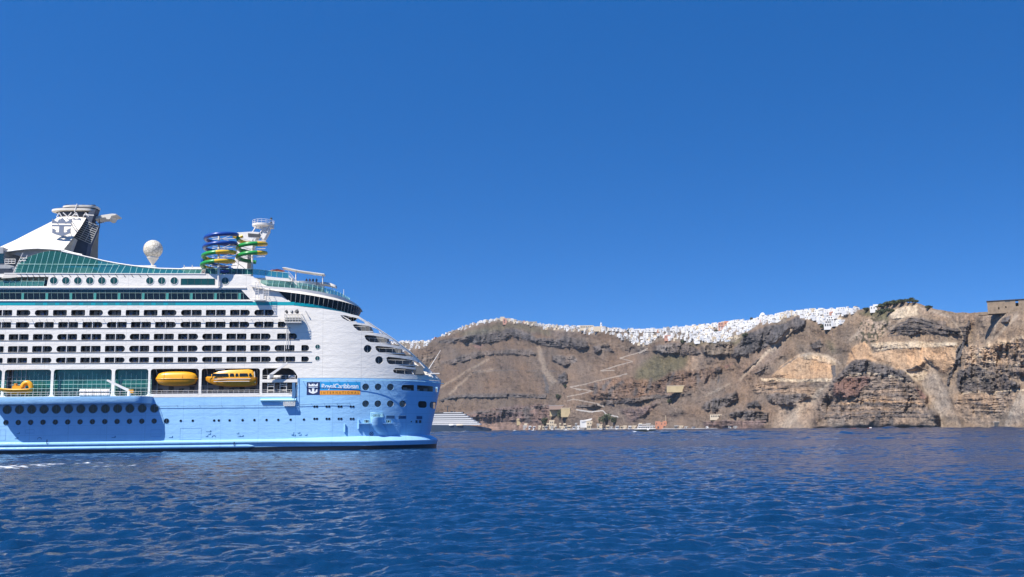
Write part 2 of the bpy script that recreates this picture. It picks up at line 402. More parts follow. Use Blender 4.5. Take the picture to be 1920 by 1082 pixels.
paint(A2((1200,890),(1320,870),(1510,895),(1505,945),(1300,945),(1210,920)), LAVA, 1, 0.8, -6, 0.8, 0.9)
paint(A2((1000,960),(1480,945),(1470,1000),(1340,1020),(1000,1015)), PURP, 1, 0.8, -4, 0.9, 0.7)
# --- right wall
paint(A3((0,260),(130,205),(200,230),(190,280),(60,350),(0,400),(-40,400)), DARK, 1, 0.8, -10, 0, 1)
paint(line(A3((-60,480),(0,400),(60,330),(100,290)), [7,7,6,4]), SCREE, 1, 0.3, 2, 0, 0.1, 0.8)
paint(A3((220,415),(300,372),(330,430),(240,440)), DARK, 1, 0.8, -8, 0.3, 1)
paint(A3((10,570),(100,505),(180,475),(280,480),(380,530),(392,650),(0,655),(-40,640)), OCH, 1, 0.8, -8, 0.05, 0.22)
paint(A3((150,490),(280,470),(370,500),(440,560),(340,540),(200,520)), CREAM, 1, 1, 0, 0, 0.7, 0.6)
paint(A3((380,560),(412,560),(415,630),(395,660)), DARK, 0, 0.4, 5)
paint(line(A3((-125,665),(0,668),(200,670),(388,668)), 6), CREAM, 0, 0.3, -3, 0.2, 0.3)
paint(A3((-200,690),(380,684),(360,720),(0,730),(-200,700)), LAVA, 2, 0.7, 0, 0.9, 0.4, 0.6)
paint(A3((-200,690),(250,740),(240,770),(-200,760)), TAN, 2, 0.7, -4, 0.9, 0.7, 0.8)
paint(A3((-80,760),(60,770),(200,765),(240,800),(130,850),(0,850),(-80,810)), LAVA, 1, 1, -8, 0.2, 1)
paint(A3((0,870),(300,760),(390,680),(250,900),(240,1020),(-60,1020)), (0.26,0.20,0.155), 3, 0.8, 5, 0, 0.12)
paint(A3((560,360),(600,250),(700,200),(820,260),(720,370),(640,400)), (0.32,0.25,0.195), 2, 1, 0, 0, 0.5)
paint(A3((340,380),(400,400),(430,480),(380,470)), GREEN, 3, 1, 0, 0, 0.3, 0.6)
paint(A3((810,300),(900,262),(960,215),(1200,240),(1250,290),(1370,262),(1340,352),(1100,322),(950,345),(820,322)), LAVA, 1, 0.8, -4, 1.0, 0.8, 0.85)
for k in range(5):
    paint(line(A3((800,290+k*14),(960,232+k*24),(1120,256+k*18),(1260,290+k*12)), 2.2), DARK, 0, 0.7, -4, None, None, 0.9)
paint(A3((810,170),(900,132),(1000,120),(1012,190),(900,232),(820,232)), CREAM, 1, 0.7, -5, 0.5, 0.5, 0.9)
paint(A3((1030,140),(1250,190),(1500,190),(1778,190),(1778,240),(1300,235),(1050,200)), TAN, 2, 1, 0, 0.3, 0.7, 0.8)
paint(A3((500,560),(530,430),(620,388),(680,470),(860,440),(1090,430),(1295,408),(1280,560),(1200,625),(1080,520),(1000,590),(920,602),(720,525)), OCH, 1, 0.8, -11, 0.05, 0.2)
paint(A3((660,402),(860,385),(1290,400),(1290,422),(860,446),(690,446)), CREAM, 1, 0.7, -5, 0.2, 0.35)
paint(A3((920,605),(1060,600),(1100,640),(1000,680)), CREAM, 1, 0.8, 0, 0.2, 0.4, 0.7)
paint(A3((1320,420),(1500,400),(1800,350),(2100,350),(2100,640),(1600,620),(1480,560),(1340,590)), (0.35,0.25,0.175), 3, 1.2, -6, 0.15, 1.0)
for k, (a_, b_) in enumerate((((1500,420),(1778,360)), ((1430,480),(1600,540)), ((1600,600),(1778,540)), ((1540,380),(1420,500)))):
    paint(line(A3(a_, b_), 5), CREAM, 2, 1.5, 0, None, None, 0.8)
paint(A3((1500,550),(1778,560),(1778,640),(1700,650),(1560,610)), LAVA, 2, 1, 0, 0.9, 0.7, 0.6)
paint(line(A3((1385,235),(1355,330),(1345,390),(1315,440),(1295,540),(1245,640),(1225,700)), [5,6,7,10,8,5,4]), DARK, 0, 0.5, -6, None, 1.0)
paint(line(A3((1735,180),(1600,320),(1530,395)), [4,7,8]), SCREE, 1, 0.4, 2, 0, 0.1, 0.8)
paint(line(A3((1640,190),(1560,250),(1530,330)), [4,6,6]), SCREE, 1, 0.4, 2, 0, 0.1, 0.8)
paint(A3((1600,220),(1680,200),(1670,240),(1610,250)), DARK, 1, 0.8, -5, 0.5, 1)
paint(A3((1280,700),(1300,600),(1400,560),(1480,590),(1650,630),(1745,700),(1700,760),(1600,772),(1450,745),(1320,772)), LAVA, 1, 1, -8, 0.1, 1)
paint(A3((1330,640),(1440,610),(1600,640),(1500,680),(1380,690)), DIRT, 2, 1, 0, 0, 0.8, 0.8)
paint(line(A3((1320,770),(1450,752),(1560,762),(1640,745),(1778,735)), 2.5), CREAM, 0, 0.5)
paint(A3((1270,780),(1720,770),(1650,900),(1400,960),(1300,900)), TAN, 2, 1, -3, 0.9, 0.6, 0.9)
paint(A3((1400,840),(1470,830),(1480,860),(1430,870)), LAVA, 1, 1, 0)
paint(A3((1660,1000),(1700,880),(1778,760),(1900,700),(1900,1020)), (0.32,0.255,0.20), 3, 0.6, 4, 0, 0.1)
# big mound
mound = A3((245,950),(280,840),(400,660),(480,580),(560,518),(640,520),(720,545),(900,600),(1000,690),(1080,790),(1065,850),(1150,900),(1170,1020),(245,1020))
paint(mound, (0.19,0.145,0.115), 1, 0.5, -24, 0.45, 0.65)
paint(A3((300,830),(400,660),(560,518),(640,520),(720,545),(900,600),(1000,690),(940,680),(800,640),(620,600),(480,640),(400,700)), LAVA, 1, 0.7, -4, 0.2, 1)
paint(A3((385,775),(400,695),(480,650),(660,640),(640,700),(560,790),(470,800)), RED, 1, 0.8, -3, 0.1, 0.9)
paint(A3((990,710),(1040,740),(1075,800),(1030,800)), RED, 1, 0.8)
paint(line(A3((480,645),(620,613),(780,632),(900,668),(960,690)), [1.5,3.5,4,4,2]), CREAM, 0, 0.5, 0, None, None, 0.9)
for k, (vy, c_) in enumerate(((690,TAN),(720,LAVA),(745,TAN),(775,LAVA),(800,TAN),(820,OCH),(845,DARK),(870,TAN),(895,LAVA),(925,DARK))):
    x0 = 700-(vy-690)*2.2 if vy < 800 else 420-(vy-800)*1.2; x1 = 940+(vy-690)*0.75
    paint(line(A3((x0,vy+16),((x0+x1)/2,vy),(x1,vy+14)), [2,4.2,3]), c_, 0, 1.1, -2 if c_ in (DARK, LAVA) else 1, None, None, 0.8)
paint(A3((820,940),(1130,935),(1145,1010),(830,1012)), (0.24,0.18,0.135), 1, 0.4, -4, 0.3, 0.5)
paint(A3((250,960),(560,940),(660,1000),(560,1015),(330,1005)), (0.19,0.15,0.12), 1, 0.6, 0, 0.5, 0.7)
paint(A3((720,890),(690,960),(640,1015),(720,1015),(735,950),(745,890)), DARK, 0, 0.3, 10, None, None, 0.9)
paint(A3((810,930),(770,1015),(830,1015),(835,950)), DARK, 0, 0.3, 9, None, None, 0.9)
paint(A3((1140,930),(1160,920),(1190,980),(1160,1018),(1130,1000)), DARK, 0, 0.3, 6, None, None, 0.85)
paint(A3((1080,530),(1140,580),(1200,690),(1240,800),(1340,1020),(1185,1020),(1165,930),(1090,800),(1030,690),(1080,610)), (0.265,0.21,0.165), 1, 0.4, 4, 0, 0.08)
paint(line(A3((1060,500),(1140,585)), 2), DARK, 0, 0.5)
paint(A3((1245,800),(1300,920),(1400,1000),(1650,1010),(1600,900),(1400,850)), (0.26,0.195,0.145), 3, 1, 0, 0.2, 0.35, 0.8)
def B3(*p): return [(1320+x/3.2, 544+y/3.2) for x, y in p]
LS = (0.36, 0.29, 0.225)
for pts, w, amt in ((((528,232),(420,335),(300,450),(212,538)),[7,6,5,4],.95), (((740,562),(640,650),(560,740),(470,828)),[4,9,14,18],.6), (((770,545),(700,600),(640,690)),[3,5,6],.6), (((1345,425),(1400,560),(1470,700),(1530,822)),[3,5,6,8],.45),
    (((1905,600),(1870,680),(1815,822)),[4,7,9],.8), (((1885,150),(1810,220),(1745,290)),[5,6,5],.8), (((1805,140),(1750,200),(1725,300)),[4,5,5],.7), (((1290,105),(1380,130),(1480,160)),[3,4,3],.7), (((985,190),(930,250),(880,300)),[4,5,5],.6),
    (((470,462),(560,400),(640,380),(740,395),(822,442)),[3,5,6,5,3],.7), (((1190,170),(1130,230),(1040,290)),[4,4,3],.5), (((0,640),(80,600),(160,560)),[3,4,3],.4), (((1300,240),(1270,290),(1255,330)),[3,3,2],.6), (((1495,180),(1540,240),(1560,300)),[3,3,2],.6), (((1560,610),(1650,605),(1740,625),(1800,640)),[2,2.5,2.5,2],.8), (((1200,480),(1290,500),(1340,470)),[5,8,4],.6)):
    paint(line(B3(*pts), w), LS, 1, 0.25, 0, 0, 0.1, amt)
for pts, w in ((((385,462),(350,480),(308,502)),[1.5,3,1.5]), (((335,408),(280,455),(235,492)),[1.5,3,1.5]), (((560,402),(500,440),(445,482)),[1.2,2.2,1.2]), (((640,530),(620,545),(600,548)),[1.5,3,1.5]), (((765,455),(780,480),(785,515)),[2,4,3]), (((1325,400),(1355,440),(1385,462)),[1.5,2.5,1.5]), (((1215,480),(1280,460),(1345,482)),[2,6,2]), (((1560,300),(1530,380),(1500,480)),[4,6,4]), (((1590,180),(1580,230),(1575,290)),[4,4,3]), (((880,330),(890,380),(905,410)),[1.2,2,1.2]), (((1135,345),(1136,350),(1138,356)),[3,4,3]), (((60,470),(90,520),(80,560)),[2,3,2]), (((330,590),(420,600),(520,592)),[1.5,2.5,1.5])):
    paint(line(B3(*pts), w), DARK, 0, 0.4, 2, None, 0.4, .85)
# plateau edge and green at the top
paint(A3((530,190),(640,165),(790,165),(800,240),(730,240),(600,190)), GREEN, 2, 0.8, 0, 0, 0.3, 0.85)
paint(A1((560,270),(900,190),(1100,200),(1300,250),(1300,290),(1000,230),(700,290)), GREEN, 2, 1, 0, 0, 0.3, 0.5)
# town ground is pale plaster and paving
TOWN = [[(560,660),(700,634),(740,634),(800,634),(811,640),(796,652),(768,658),(735,662),(560,690)],
        A1((430,300),(560,240),(640,200),(760,145),(920,125),(1010,150),(1090,160),(1110,190),(1000,190),(930,185),(840,185),(760,200),(660,230),(560,265),(470,300)),
        A1((1090,170),(1300,180),(1665,205),(1665,300),(1560,262),(1430,265),(1300,245),(1180,215)),
        A2((0,200),(200,180),(420,220),(600,230),(900,200),(1100,180),(1300,150),(1450,100),(1640,80),(1640,185),(1500,195),(1400,235),(1300,285),(1250,335),(1100,340),(850,345),(700,310),(560,365),(500,365),(420,335),(250,270),(0,245)),
        A3((-60,160),(60,150),(150,130),(270,125),(390,140),(480,130),(580,125),(575,180),(450,195),(480,255),(440,275),(340,285),(300,240),(230,225),(130,200),(70,215),(0,250),(-60,240))]
for P_ in TOWN: paint(P_, (0.20,0.165,0.135), 1, 0.3, 0, 0, 0.3, 0.8)
for P_ in (A2((0,290),(400,340),(560,380),(560,400),(300,380),(0,330)), A2((240,250),(440,290),(430,320),(260,280))):
    paint(P_, DIRT, 2, 1, 0, 0, 0.5, 0.5)
# texture of the rock itself: fine beds, streaks down the scree, scrub
n_big = vnoise((RH, RW), 40, 41, 4, 0.55); n_f = vnoise((RH, RW), 5, 42, 3, 0.6); n_bed = vnoise((RH, RW), 9, 43, 4, 0.7, (0.33, 3.5))
n_ver = vnoise((RH, RW), 8, 44, 4, 0.6, (3.0, 0.6))
f = 1 + (n_big-0.5)*0.35 + (n_f-0.5)*1.2*(0.14+rough) + (n_bed-0.5)*1.4*(0.03+strat*0.7) + (n_ver-0.5)*(0.25+1.3*rough)
col *= np.clip(f, 0.35, 1.7)[..., None]*np.interp(xx, [700, 1300, 1700, 2000], [0.82, 0.86, 0.95, 0.95])[..., None]*np.array([1.03, 1.0, 0.94])
hue = (vnoise((RH, RW), 28, 45, 3)-0.5)
col *= np.stack([1+hue*0.25, 1+hue*0.03, 1-hue*0.22], -1)
sp = vnoise((RH, RW), 2.2, 46, 1); spm = (sp > 0.77)*(vnoise((RH, RW), 30, 47, 2) > 0.42)
col[spm] *= 0.62
dots = A3((545,380),(590,240),(720,200),(830,260),(720,380),(640,410)); dm = inpoly(dots, xx, yy)*(vnoise((RH, RW), 3.2, 48, 1) > 0.62)
col[dm] = (0.085,0.072,0.045)
# --- sample into the mesh grid
def samp(a, U_, V_):
    x = np.clip((U_-RX0)/RS, 0, RW-1.001); y = np.clip((V_-RY0)/RS, 0, RH-1.001)
    ix = x.astype(int); iy = y.astype(int); fx = x-ix; fy = y-iy
    if a.ndim == 3: fx = fx[..., None]; fy = fy[..., None]
    return (a[iy,ix]*(1-fx)+a[iy,ix+1]*fx)*(1-fy)+(a[iy+1,ix]*(1-fx)+a[iy+1,ix+1]*fx)*fy
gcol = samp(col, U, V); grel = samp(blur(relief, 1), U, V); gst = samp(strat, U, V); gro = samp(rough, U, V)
HGT = (hor_v-ridge_v)/FPX*shore_d                       # cliff height estimate
gN = vnoise((NV, NU), 150, 51, 3)-0.5
gM = vnoise((NV, NU), 56, 52, 4, 0.55, (1.3, 1.0))-0.5
rid = 1-np.abs(vnoise((NV, NU), 38, 53, 4, 0.55, (2.6, 0.7))*2-1)      # gullies running down
gF = vnoise((NV, NU), 7, 54, 4, 0.65)-0.5
gB = vnoise((NV, NU), 12, 55, 4, 0.7, (0.5, 6.0))-0.5
gV = vnoise((NV, NU), 6, 56, 3, 0.6, (4.0, 0.8))-0.5
env = np.clip(gw*8, 0, 1)[:, None]*np.clip((1-gw)*7, 0.12, 1)[:, None]
prof = gw**1.12
slopek = np.interp(gu, [560, 1000, 1300, 1500, 1700, 1900, 2150], [1.35, 1.3, 1.15, 1.0, 0.72, 0.70, 0.75])
Dp = shore_d[None, :] + (HGT*slopek)[None, :]*prof[:, None]*1.18
sc_ = (shore_d/1500)[None, :]
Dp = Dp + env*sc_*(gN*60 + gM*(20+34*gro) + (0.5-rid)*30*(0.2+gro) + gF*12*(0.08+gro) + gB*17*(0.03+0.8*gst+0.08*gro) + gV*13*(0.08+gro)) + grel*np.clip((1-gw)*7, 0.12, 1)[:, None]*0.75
Dp = np.maximum(Dp, shore_d[None, :]*0.96)
# a 3D point for every grid vertex (distance measured along the ground)
def rays_np(U_, V_):
    x = (U_-960)/FPX; y = -(V_-541)/FPX; R = np.array(RC)
    return x[..., None]*R[:, 0] + y[..., None]*R[:, 1] - R[:, 2]
dd = rays_np(U, V); hl = np.hypot(dd[..., 0], dd[..., 1])
dd = dd/hl[..., None]
PT = dd*Dp[..., None]; PT[..., 2] += CH
# skirt below the water in front, plateau behind the rim
bot = PT[0:1].copy(); bot[..., 2] = -6; bot[..., :2] *= 0.995
rows = [bot, PT]; cols_r = [gcol[0:1], gcol]
top = PT[-1]; td = dd[-1]
for k, (back, drop) in enumerate(((8, 0.6), (25, 2.0), (70, 5.0), (160, 12.0), (400, 35.0), (900, 90.0))):
    r_ = top.copy(); r_[:, :2] += td[:, :2]*back; r_[:, 2] = top[:, 2]*(1-0.04*back/100)-drop + (vnoise((1, NU), 20, 60+k, 3)[0]-0.5)*3
    rows.append(r_[None]); cols_r.append(gcol[-1:]*0+np.array((0.20,0.16,0.125)))
TP = np.concatenate(rows, 0); TC = np.concatenate(cols_r, 0)
def cliff_material():
    m = bpy.data.materials.new('volcanic_rock'); m.use_nodes = True; t = m.node_tree; p = t.nodes['Principled BSDF']
    p.inputs['Roughness'].default_value = 0.95; p.inputs['Specular IOR Level'].default_value = 0.15
    a = t.nodes.new('ShaderNodeVertexColor'); a.layer_name = 'rock'
    g = t.nodes.new('ShaderNodeNewGeometry'); n = t.nodes.new('ShaderNodeTexNoise'); n.inputs['Scale'].default_value = 0.22; n.inputs['Detail'].default_value = 6; n.inputs['Roughness'].default_value = 0.7
    t.links.new(g.outputs['Position'], n.inputs['Vector'])
    r = t.nodes.new('ShaderNodeMapRange'); r.inputs[1].default_value = 0.3; r.inputs[2].default_value = 0.7; r.inputs[3].default_value = 0.75; r.inputs[4].default_value = 1.25
    t.links.new(n.outputs[0], r.inputs[0])
    v = t.nodes.new('ShaderNodeVectorMath'); v.operation = 'SCALE'
    t.links.new(a.outputs[0], v.inputs[0]); t.links.new(r.outputs[0], v.inputs['Scale']); t.links.new(v.outputs[0], p.inputs['Base Color'])
    b = t.nodes.new('ShaderNodeBump'); b.inputs['Strength'].default_value = 0.8; b.inputs['Distance'].default_value = 3.0
    t.links.new(n.outputs[0], b.inputs['Height']); t.links.new(b.outputs[0], p.inputs['Normal'])
    return m
ROCK = cliff_material()
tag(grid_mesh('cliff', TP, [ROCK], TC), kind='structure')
def T(u, v):
    """world point on the cliff face seen at photo pixel u, v"""
    x = float(np.clip((u-560)/(2150-560)*(NU-1), 0, NU-1.01)); ix = int(x); fx = x-ix
    sv = shore_v[ix]*(1-fx)+shore_v[ix+1]*fx; rv = ridge_v[ix]*(1-fx)+ridge_v[ix+1]*fx
    w = min(max((v-sv)/(rv-sv), 0), 1)*(NV-1.01); iy = int(w); fy = w-iy
    p = (PT[iy,ix]*(1-fx)+PT[iy,ix+1]*fx)*(1-fy)+(PT[iy+1,ix]*(1-fx)+PT[iy+1,ix+1]*fx)*fy
    return Vector(p.tolist())
# ================================================================ CRUISE SHIP
SD, SM = 245.64, 0.0921771
SN = math.sqrt(1+SM*SM); E1 = Vector((1/SN, SM/SN, 0)); E2 = Vector((-SM/SN, 1/SN, 0)); SROT = math.atan(SM)
SO = Vector((0, SD, 0)); CAMP = Vector((0, 0, CH))
def to_ship(p): q = p-SO; return Vector((q.dot(E1), q.dot(E2), q.z))
def to_world(p): return SO + E1*p[0] + E2*p[1] + Vector((0,0,p[2]))
CL = to_ship(CAMP)
def L(u, v, y=0.0):
    """ship length / height where photo pixel u,v meets the fore-and-aft plane at depth y"""
    d = ray(u, v); dl = Vector((d.dot(E1), d.dot(E2), d.z)); t = (y-CL.y)/dl.y
    return (CL.x+dl.x*t, CL.z+dl.z*t)
BEAM = 38.0; HB = BEAM/2
S0 = L(600, 760)[0]
TIP_HI = L(827.5, 716, HB*0.9)[0]; TIP_LO = L(806, 815, HB*0.9)[0]; Z_HI = L(760, 712)[1]; Z_LO = 3.0
def tip(z):
    t = min(max((z-Z_LO)/(Z_HI-Z_LO), 0), 1); return TIP_LO+(TIP_HI-TIP_LO)*t
def yh(s, z):
    if s <= S0: return 0.0
    t = min((s-S0)/(tip(z)-S0), 1.0); return HB*(1-math.sqrt(max(0, 1-t*t)))
def dyh(s, z):
    if s <= S0: return 0.0
    a = tip(z)-S0; t = min((s-S0)/a, 0.9985); return HB/a*t/math.sqrt(1-t*t)
def hp(s, z, off=0.0):
    dy = dyh(s, z); n = math.sqrt(1+dy*dy); s2 = min(s, tip(z))
    return Vector((s2-off*dy/n, yh(s, z)+off/n, z))
def H(u, v, off=0.0):
    y = 0.0
    for _ in range(60):
        s, z = L(u, v, y); y = y*0.5+(yh(s, z)+off)*0.5
    return (s, z)
SHIP = empty('cruise_ship', SO, SROT)
tag(SHIP, 'huge cruise ship with light blue hull, white balcony decks and a rounded stern', 'cruise ship')

def panel_mat(name, colr, rough, seam_z, seam_x, dirt=(0.5,0.48,0.42), var=0.10, bump=0.007, streak=0.12):
    m = bpy.data.materials.new(name); m.use_nodes = True; t = m.node_tree; p = t.nodes['Principled BSDF']
    p.inputs['Roughness'].default_value = rough
    tc = t.nodes.new('ShaderNodeTexCoord')
    def noise(scale, st, det=4, ro=0.6):
        mp = t.nodes.new('ShaderNodeMapping'); mp.inputs['Scale'].default_value = st; t.links.new(tc.outputs['Object'], mp.inputs[0])
        n = t.nodes.new('ShaderNodeTexNoise'); n.inputs['Scale'].default_value = scale; n.inputs['Detail'].default_value = det; n.inputs['Roughness'].default_value = ro
        t.links.new(mp.outputs[0], n.inputs['Vector']); return n
    def rng(a, lo, hi, o0, o1):
        r = t.nodes.new('ShaderNodeMapRange'); r.inputs[1].default_value = lo; r.inputs[2].default_value = hi; r.inputs[3].default_value = o0; r.inputs[4].default_value = o1
        t.links.new(a, r.inputs[0]); return r.outputs[0]
    n1 = noise(0.35, (0.5, 0.5, 1.0)); n2 = noise(0.9, (1.0, 1.0, 0.07), 3, 0.7)       # broad tone, runs down the plates
    mx = t.nodes.new('ShaderNodeMix'); mx.data_type = 'RGBA'; mx.inputs[6].default_value = (*colr, 1)
    mx.inputs[7].default_value = (*[c*(1-var*2.2) for c in colr], 1)
    t.links.new(rng(n1.outputs[0], 0.38, 0.75, 0, 0.6), mx.inputs[0])
    m2 = t.nodes.new('ShaderNodeMix'); m2.data_type = 'RGBA'; m2.inputs[7].default_value = (*dirt, 1)
    t.links.new(mx.outputs[2], m2.inputs[6]); t.links.new(rng(n2.outputs[0], 0.52, 0.85, 0, streak*2.2), m2.inputs[0])
    # plate seams
    sx = t.nodes.new('ShaderNodeSeparateXYZ'); t.links.new(tc.outputs['Object'], sx.inputs[0])
    outs = []
    for ax, sz, w in ((2, seam_z, 0.022), (0, seam_x, 0.008)):
        a = t.nodes.new('ShaderNodeMath'); a.operation = 'MULTIPLY'; a.inputs[1].default_value = 1.0/sz; t.links.new(sx.outputs[ax], a.inputs[0])
        b = t.nodes.new('ShaderNodeMath'); b.operation = 'FRACT'; t.links.new(a.outputs[0], b.inputs[0])
        c = t.nodes.new('ShaderNodeMath'); c.operation = 'LESS_THAN'; c.inputs[1].default_value = w*2; t.links.new(b.outputs[0], c.inputs[0]); outs.append(c.outputs[0])
    mxx = t.nodes.new('ShaderNodeMath'); mxx.operation = 'MAXIMUM'; t.links.new(outs[0], mxx.inputs[0]); t.links.new(outs[1], mxx.inputs[1])
    m3 = t.nodes.new('ShaderNodeMix'); m3.data_type = 'RGBA'; m3.inputs[7].default_value = (*[c*0.72 for c in colr], 1)
    sc2 = t.nodes.new('ShaderNodeMath'); sc2.operation = 'MULTIPLY'; sc2.inputs[1].default_value = 0.55; t.links.new(mxx.outputs[0], sc2.inputs[0])
    t.links.new(m2.outputs[2], m3.inputs[6]); t.links.new(sc2.outputs[0], m3.inputs[0]); t.links.new(m3.outputs[2], p.inputs['Base Color'])
    n3 = noise(0.8, (0.8, 0.8, 1.6), 2)
    bb = t.nodes.new('ShaderNodeBump'); bb.inputs['Strength'].default_value = 1; bb.inputs['Distance'].default_value = bump
    t.links.new(n3.outputs[0], bb.inputs['Height']); t.links.new(bb.outputs[0], p.inputs['Normal'])
    MATS[name] = m; return m
M_WHITE = panel_mat('white_hull_paint', (0.80, 0.75, 0.665), 0.42, 2.75, 9.0, (0.56,0.53,0.46), 0.05, 0.07, 0.10)
M_BLUE = panel_mat('light_blue_hull_paint', (0.295, 0.54, 0.78), 0.32, 2.1, 8.5, (0.20,0.40,0.62), 0.06, 0.07, 0.22)
M_W = mat('white_paint', (0.74,0.70,0.64), 0.45, var=0.10, vscale=0.6)
M_W2 = mat('cream_white_paint', (0.70,0.64,0.54), 0.5, var=0.10, vscale=0.3)
M_BOOT = mat('black_boot_topping', (0.012,0.014,0.022), 0.35, var=0.4, vscale=1.5)
M_TEAL = mat('teal_stripe_paint', (0.0,0.33,0.37), 0.4, var=0.12, vscale=0.5)
M_GLD = mat('dark_window_glass', (0.006,0.012,0.015), 0.08, spec=0.38)
M_GLT = mat('teal_tinted_glass', (0.010,0.070,0.062), 0.08, spec=0.5, var=0.5, vscale=0.35)
M_GLS = mat('clear_teal_glass', (0.03,0.20,0.18), 0.06, spec=0.9, alpha=(0.60, (0.50,0.86,0.83)))
M_GLR = mat('pale_green_glass', (0.10,0.30,0.26), 0.08, spec=0.8, alpha=(0.5, (0.62,0.90,0.85)))
M_MUL = mat('pale_green_frame', (0.42,0.66,0.58), 0.5)
M_GREY = mat('grey_paint', (0.30,0.31,0.32), 0.6, var=0.25, vscale=0.8)
M_DGREY = mat('dark_grey_paint', (0.060,0.062,0.066), 0.6, var=0.3, vscale=1.0)
M_NAVY = mat('navy_paint', (0.010,0.022,0.075), 0.45)
M_SLATE = mat('slate_blue_paint', (0.045,0.065,0.105), 0.6, var=0.35, vscale=0.5)
M_CURT = mat('pale_curtain', (0.30,0.29,0.27), 0.8)
M_ORNG = mat('orange_sign_paint', (0.82,0.33,0.03), 0.5)
M_CYAN = mat('cyan_sign_paint', (0.02,0.30,0.60), 0.5)
M_LOGO = mat('navy_sign_paint', (0.010,0.025,0.10), 0.5)
M_LET = mat('white_lettering', (0.80,0.82,0.82), 0.5)
M_LETB = mat('brown_lettering', (0.28,0.10,0.01), 0.5)
M_YEL = mat('lifeboat_yellow', (0.80,0.38,0.015), 0.35, var=0.15, vscale=1.2)
M_PALE = mat('pale_blue_paint', (0.42,0.72,0.80), 0.4)
M_RIM = mat('porthole_rim', (0.07,0.17,0.32), 0.5)

def fill(outer, holes, thick):
    cu = bpy.data.curves.new('f', 'CURVE'); cu.dimensions = '2D'; cu.fill_mode = 'BOTH'; cu.extrude = thick/2
    for pl in [outer]+holes:
        sp = cu.splines.new('POLY'); sp.points.add(len(pl)-1)
        for p, q in zip(sp.points, pl): p.co = (q[0], q[1], 0, 1)
        sp.use_cyclic_u = True
    ob = bpy.data.objects.new('f', cu); COL.objects.link(ob)
    bpy.context.view_layer.update()
    me = bpy.data.meshes.new_from_object(ob.evaluated_get(bpy.context.evaluated_depsgraph_get()))
    bpy.data.objects.remove(ob); return me
CUTS = [S0+(TIP_HI-S0)*math.sin(a) for a in np.linspace(0, math.pi/2-0.02, 30)]
def shell(name, outer, holes, thick, mats, parent=SHIP, out=0.0, mirror=True, bend=hp, cuts=CUTS, zcuts=()):
    """a hull plate with real openings, cut from outline coordinates (length, height) and wrapped round the stern"""
    me = fill(outer, holes, thick); bm = bmesh.new(); bm.from_mesh(me); bpy.data.meshes.remove(me)
    for c in cuts: bmesh.ops.bisect_plane(bm, geom=bm.verts[:]+bm.edges[:]+bm.faces[:], plane_co=(c,0,0), plane_no=(1,0,0))
    for c in zcuts: bmesh.ops.bisect_plane(bm, geom=bm.verts[:]+bm.edges[:]+bm.faces[:], plane_co=(0,c,0), plane_no=(0,1,0))
    for v in bm.verts: v.co = bend(v.co.x, v.co.y, out-v.co.z+thick/2)
    bmesh.ops.remove_doubles(bm, verts=bm.verts[:], dist=0.002)
    bmesh.ops.recalc_face_normals(bm, faces=bm.faces[:])
    if mirror:
        g = bmesh.ops.duplicate(bm, geom=bm.verts[:]+bm.edges[:]+bm.faces[:])['geom']
        for v in g:
            if isinstance(v, bmesh.types.BMVert): v.co.y = BEAM-v.co.y
        bmesh.ops.reverse_faces(bm, faces=[f_ for f_ in g if isinstance(f_, bmesh.types.BMFace)])
    me = bpy.data.meshes.new(name); bm.to_mesh(me); bm.free()
    for m in mats: me.materials.append(m)
    me.polygons.foreach_set('use_smooth', [True]*len(me.polygons)); me.set_sharp_from_angle(angle=math.radians(28))
    o = bpy.data.objects.new(name, me); COL.objects.link(o); o.parent = parent
    return o
def rrect(a, b, c, d, rl, rr, n=6):
    """rounded opening between lengths a..b and heights c..d; rl/rr corner radii as a share of the height"""
    h = d-c; pts = []
    for cx, sgn, r in ((b, 1, rr*h), (a, -1, rl*h)):
        for (zc, q) in (((c+r), -1), ((d-r), 1)) if sgn > 0 else (((d-r), 1), ((c+r), -1)):
            st_ = {(1,-1): -90, (1,1): 0, (-1,1): 90, (-1,-1): 180}[(sgn, q)]
            for k in range(n+1):
                an = math.radians(st_+90*k/n); pts.append((cx-sgn*r+r*math.cos(an), zc+r*math.sin(an)))
    out = []
    for p in pts:
        if not out or (abs(p[0]-out[-1][0])+abs(p[1]-out[-1][1])) > 1e-4: out.append(p)
    return out
def popen(u0, u1, v0, v1, rl=0.2, rr=0.2, n=6, f=L):
    a = f(u0, (v0+v1)/2)[0]; b = f(u1, (v0+v1)/2)[0]; c = f((u0+u1)/2, v1)[1]; d = f((u0+u1)/2, v0)[1]
    return rrect(a, b, c, d, rl, rr, n)
# ---- balcony openings, photo pixels
row1 = [(-85,-59,0,0),(-51,-25,0,0),(-14,23,0,0),(31,57,0,1),(65.2,91,1,0),(99.3,125.3,0,0),(133.4,159.5,0,0),(167.4,193,0,1),(201.8,227.3,1,0),(235.6,261.5,0,0),(269.5,295.3,0,0),(303,331,0,1),(339.3,378.2,1,0),(386,423.3,0,0),(431.4,468.5,0,1),(476.8,513.6,1,1)]
row2 = [(-52,-26,0,0),(-16,21,0,0),(29.6,55.2,0,1),(63.8,101,1,0),(109,146.5,0,0),(154.6,192,0,1),(200,237.5,1,0),(245.4,283,0,0),(290.7,329.8,0,1),(338.2,377,1,0),(385,422.8,0,0),(430,467.4,0,1),(476,513,1,0),(521,536,0,1)]
def rw(x0, p=45.2): return [(x0+p*k, x0+p*k+37.6, int(k % 3 == 2), int(k % 3 == 1)) for k in range(-2, 12)]
row3 = [(a-0, b, l, r) for a, b, l, r in rw(16.3, 45.35)]
row4 = [(a, b, l, r) for a, b, l, r in rw(14.8, 45.45)]+[(565,579.4,0,1)]
row5 = [(a, b, l, r) for a, b, l, r in rw(13.2, 45.7)]+[(565,579,0,1)]
row3[-1] = (519.5, 556.8, 0, 1)
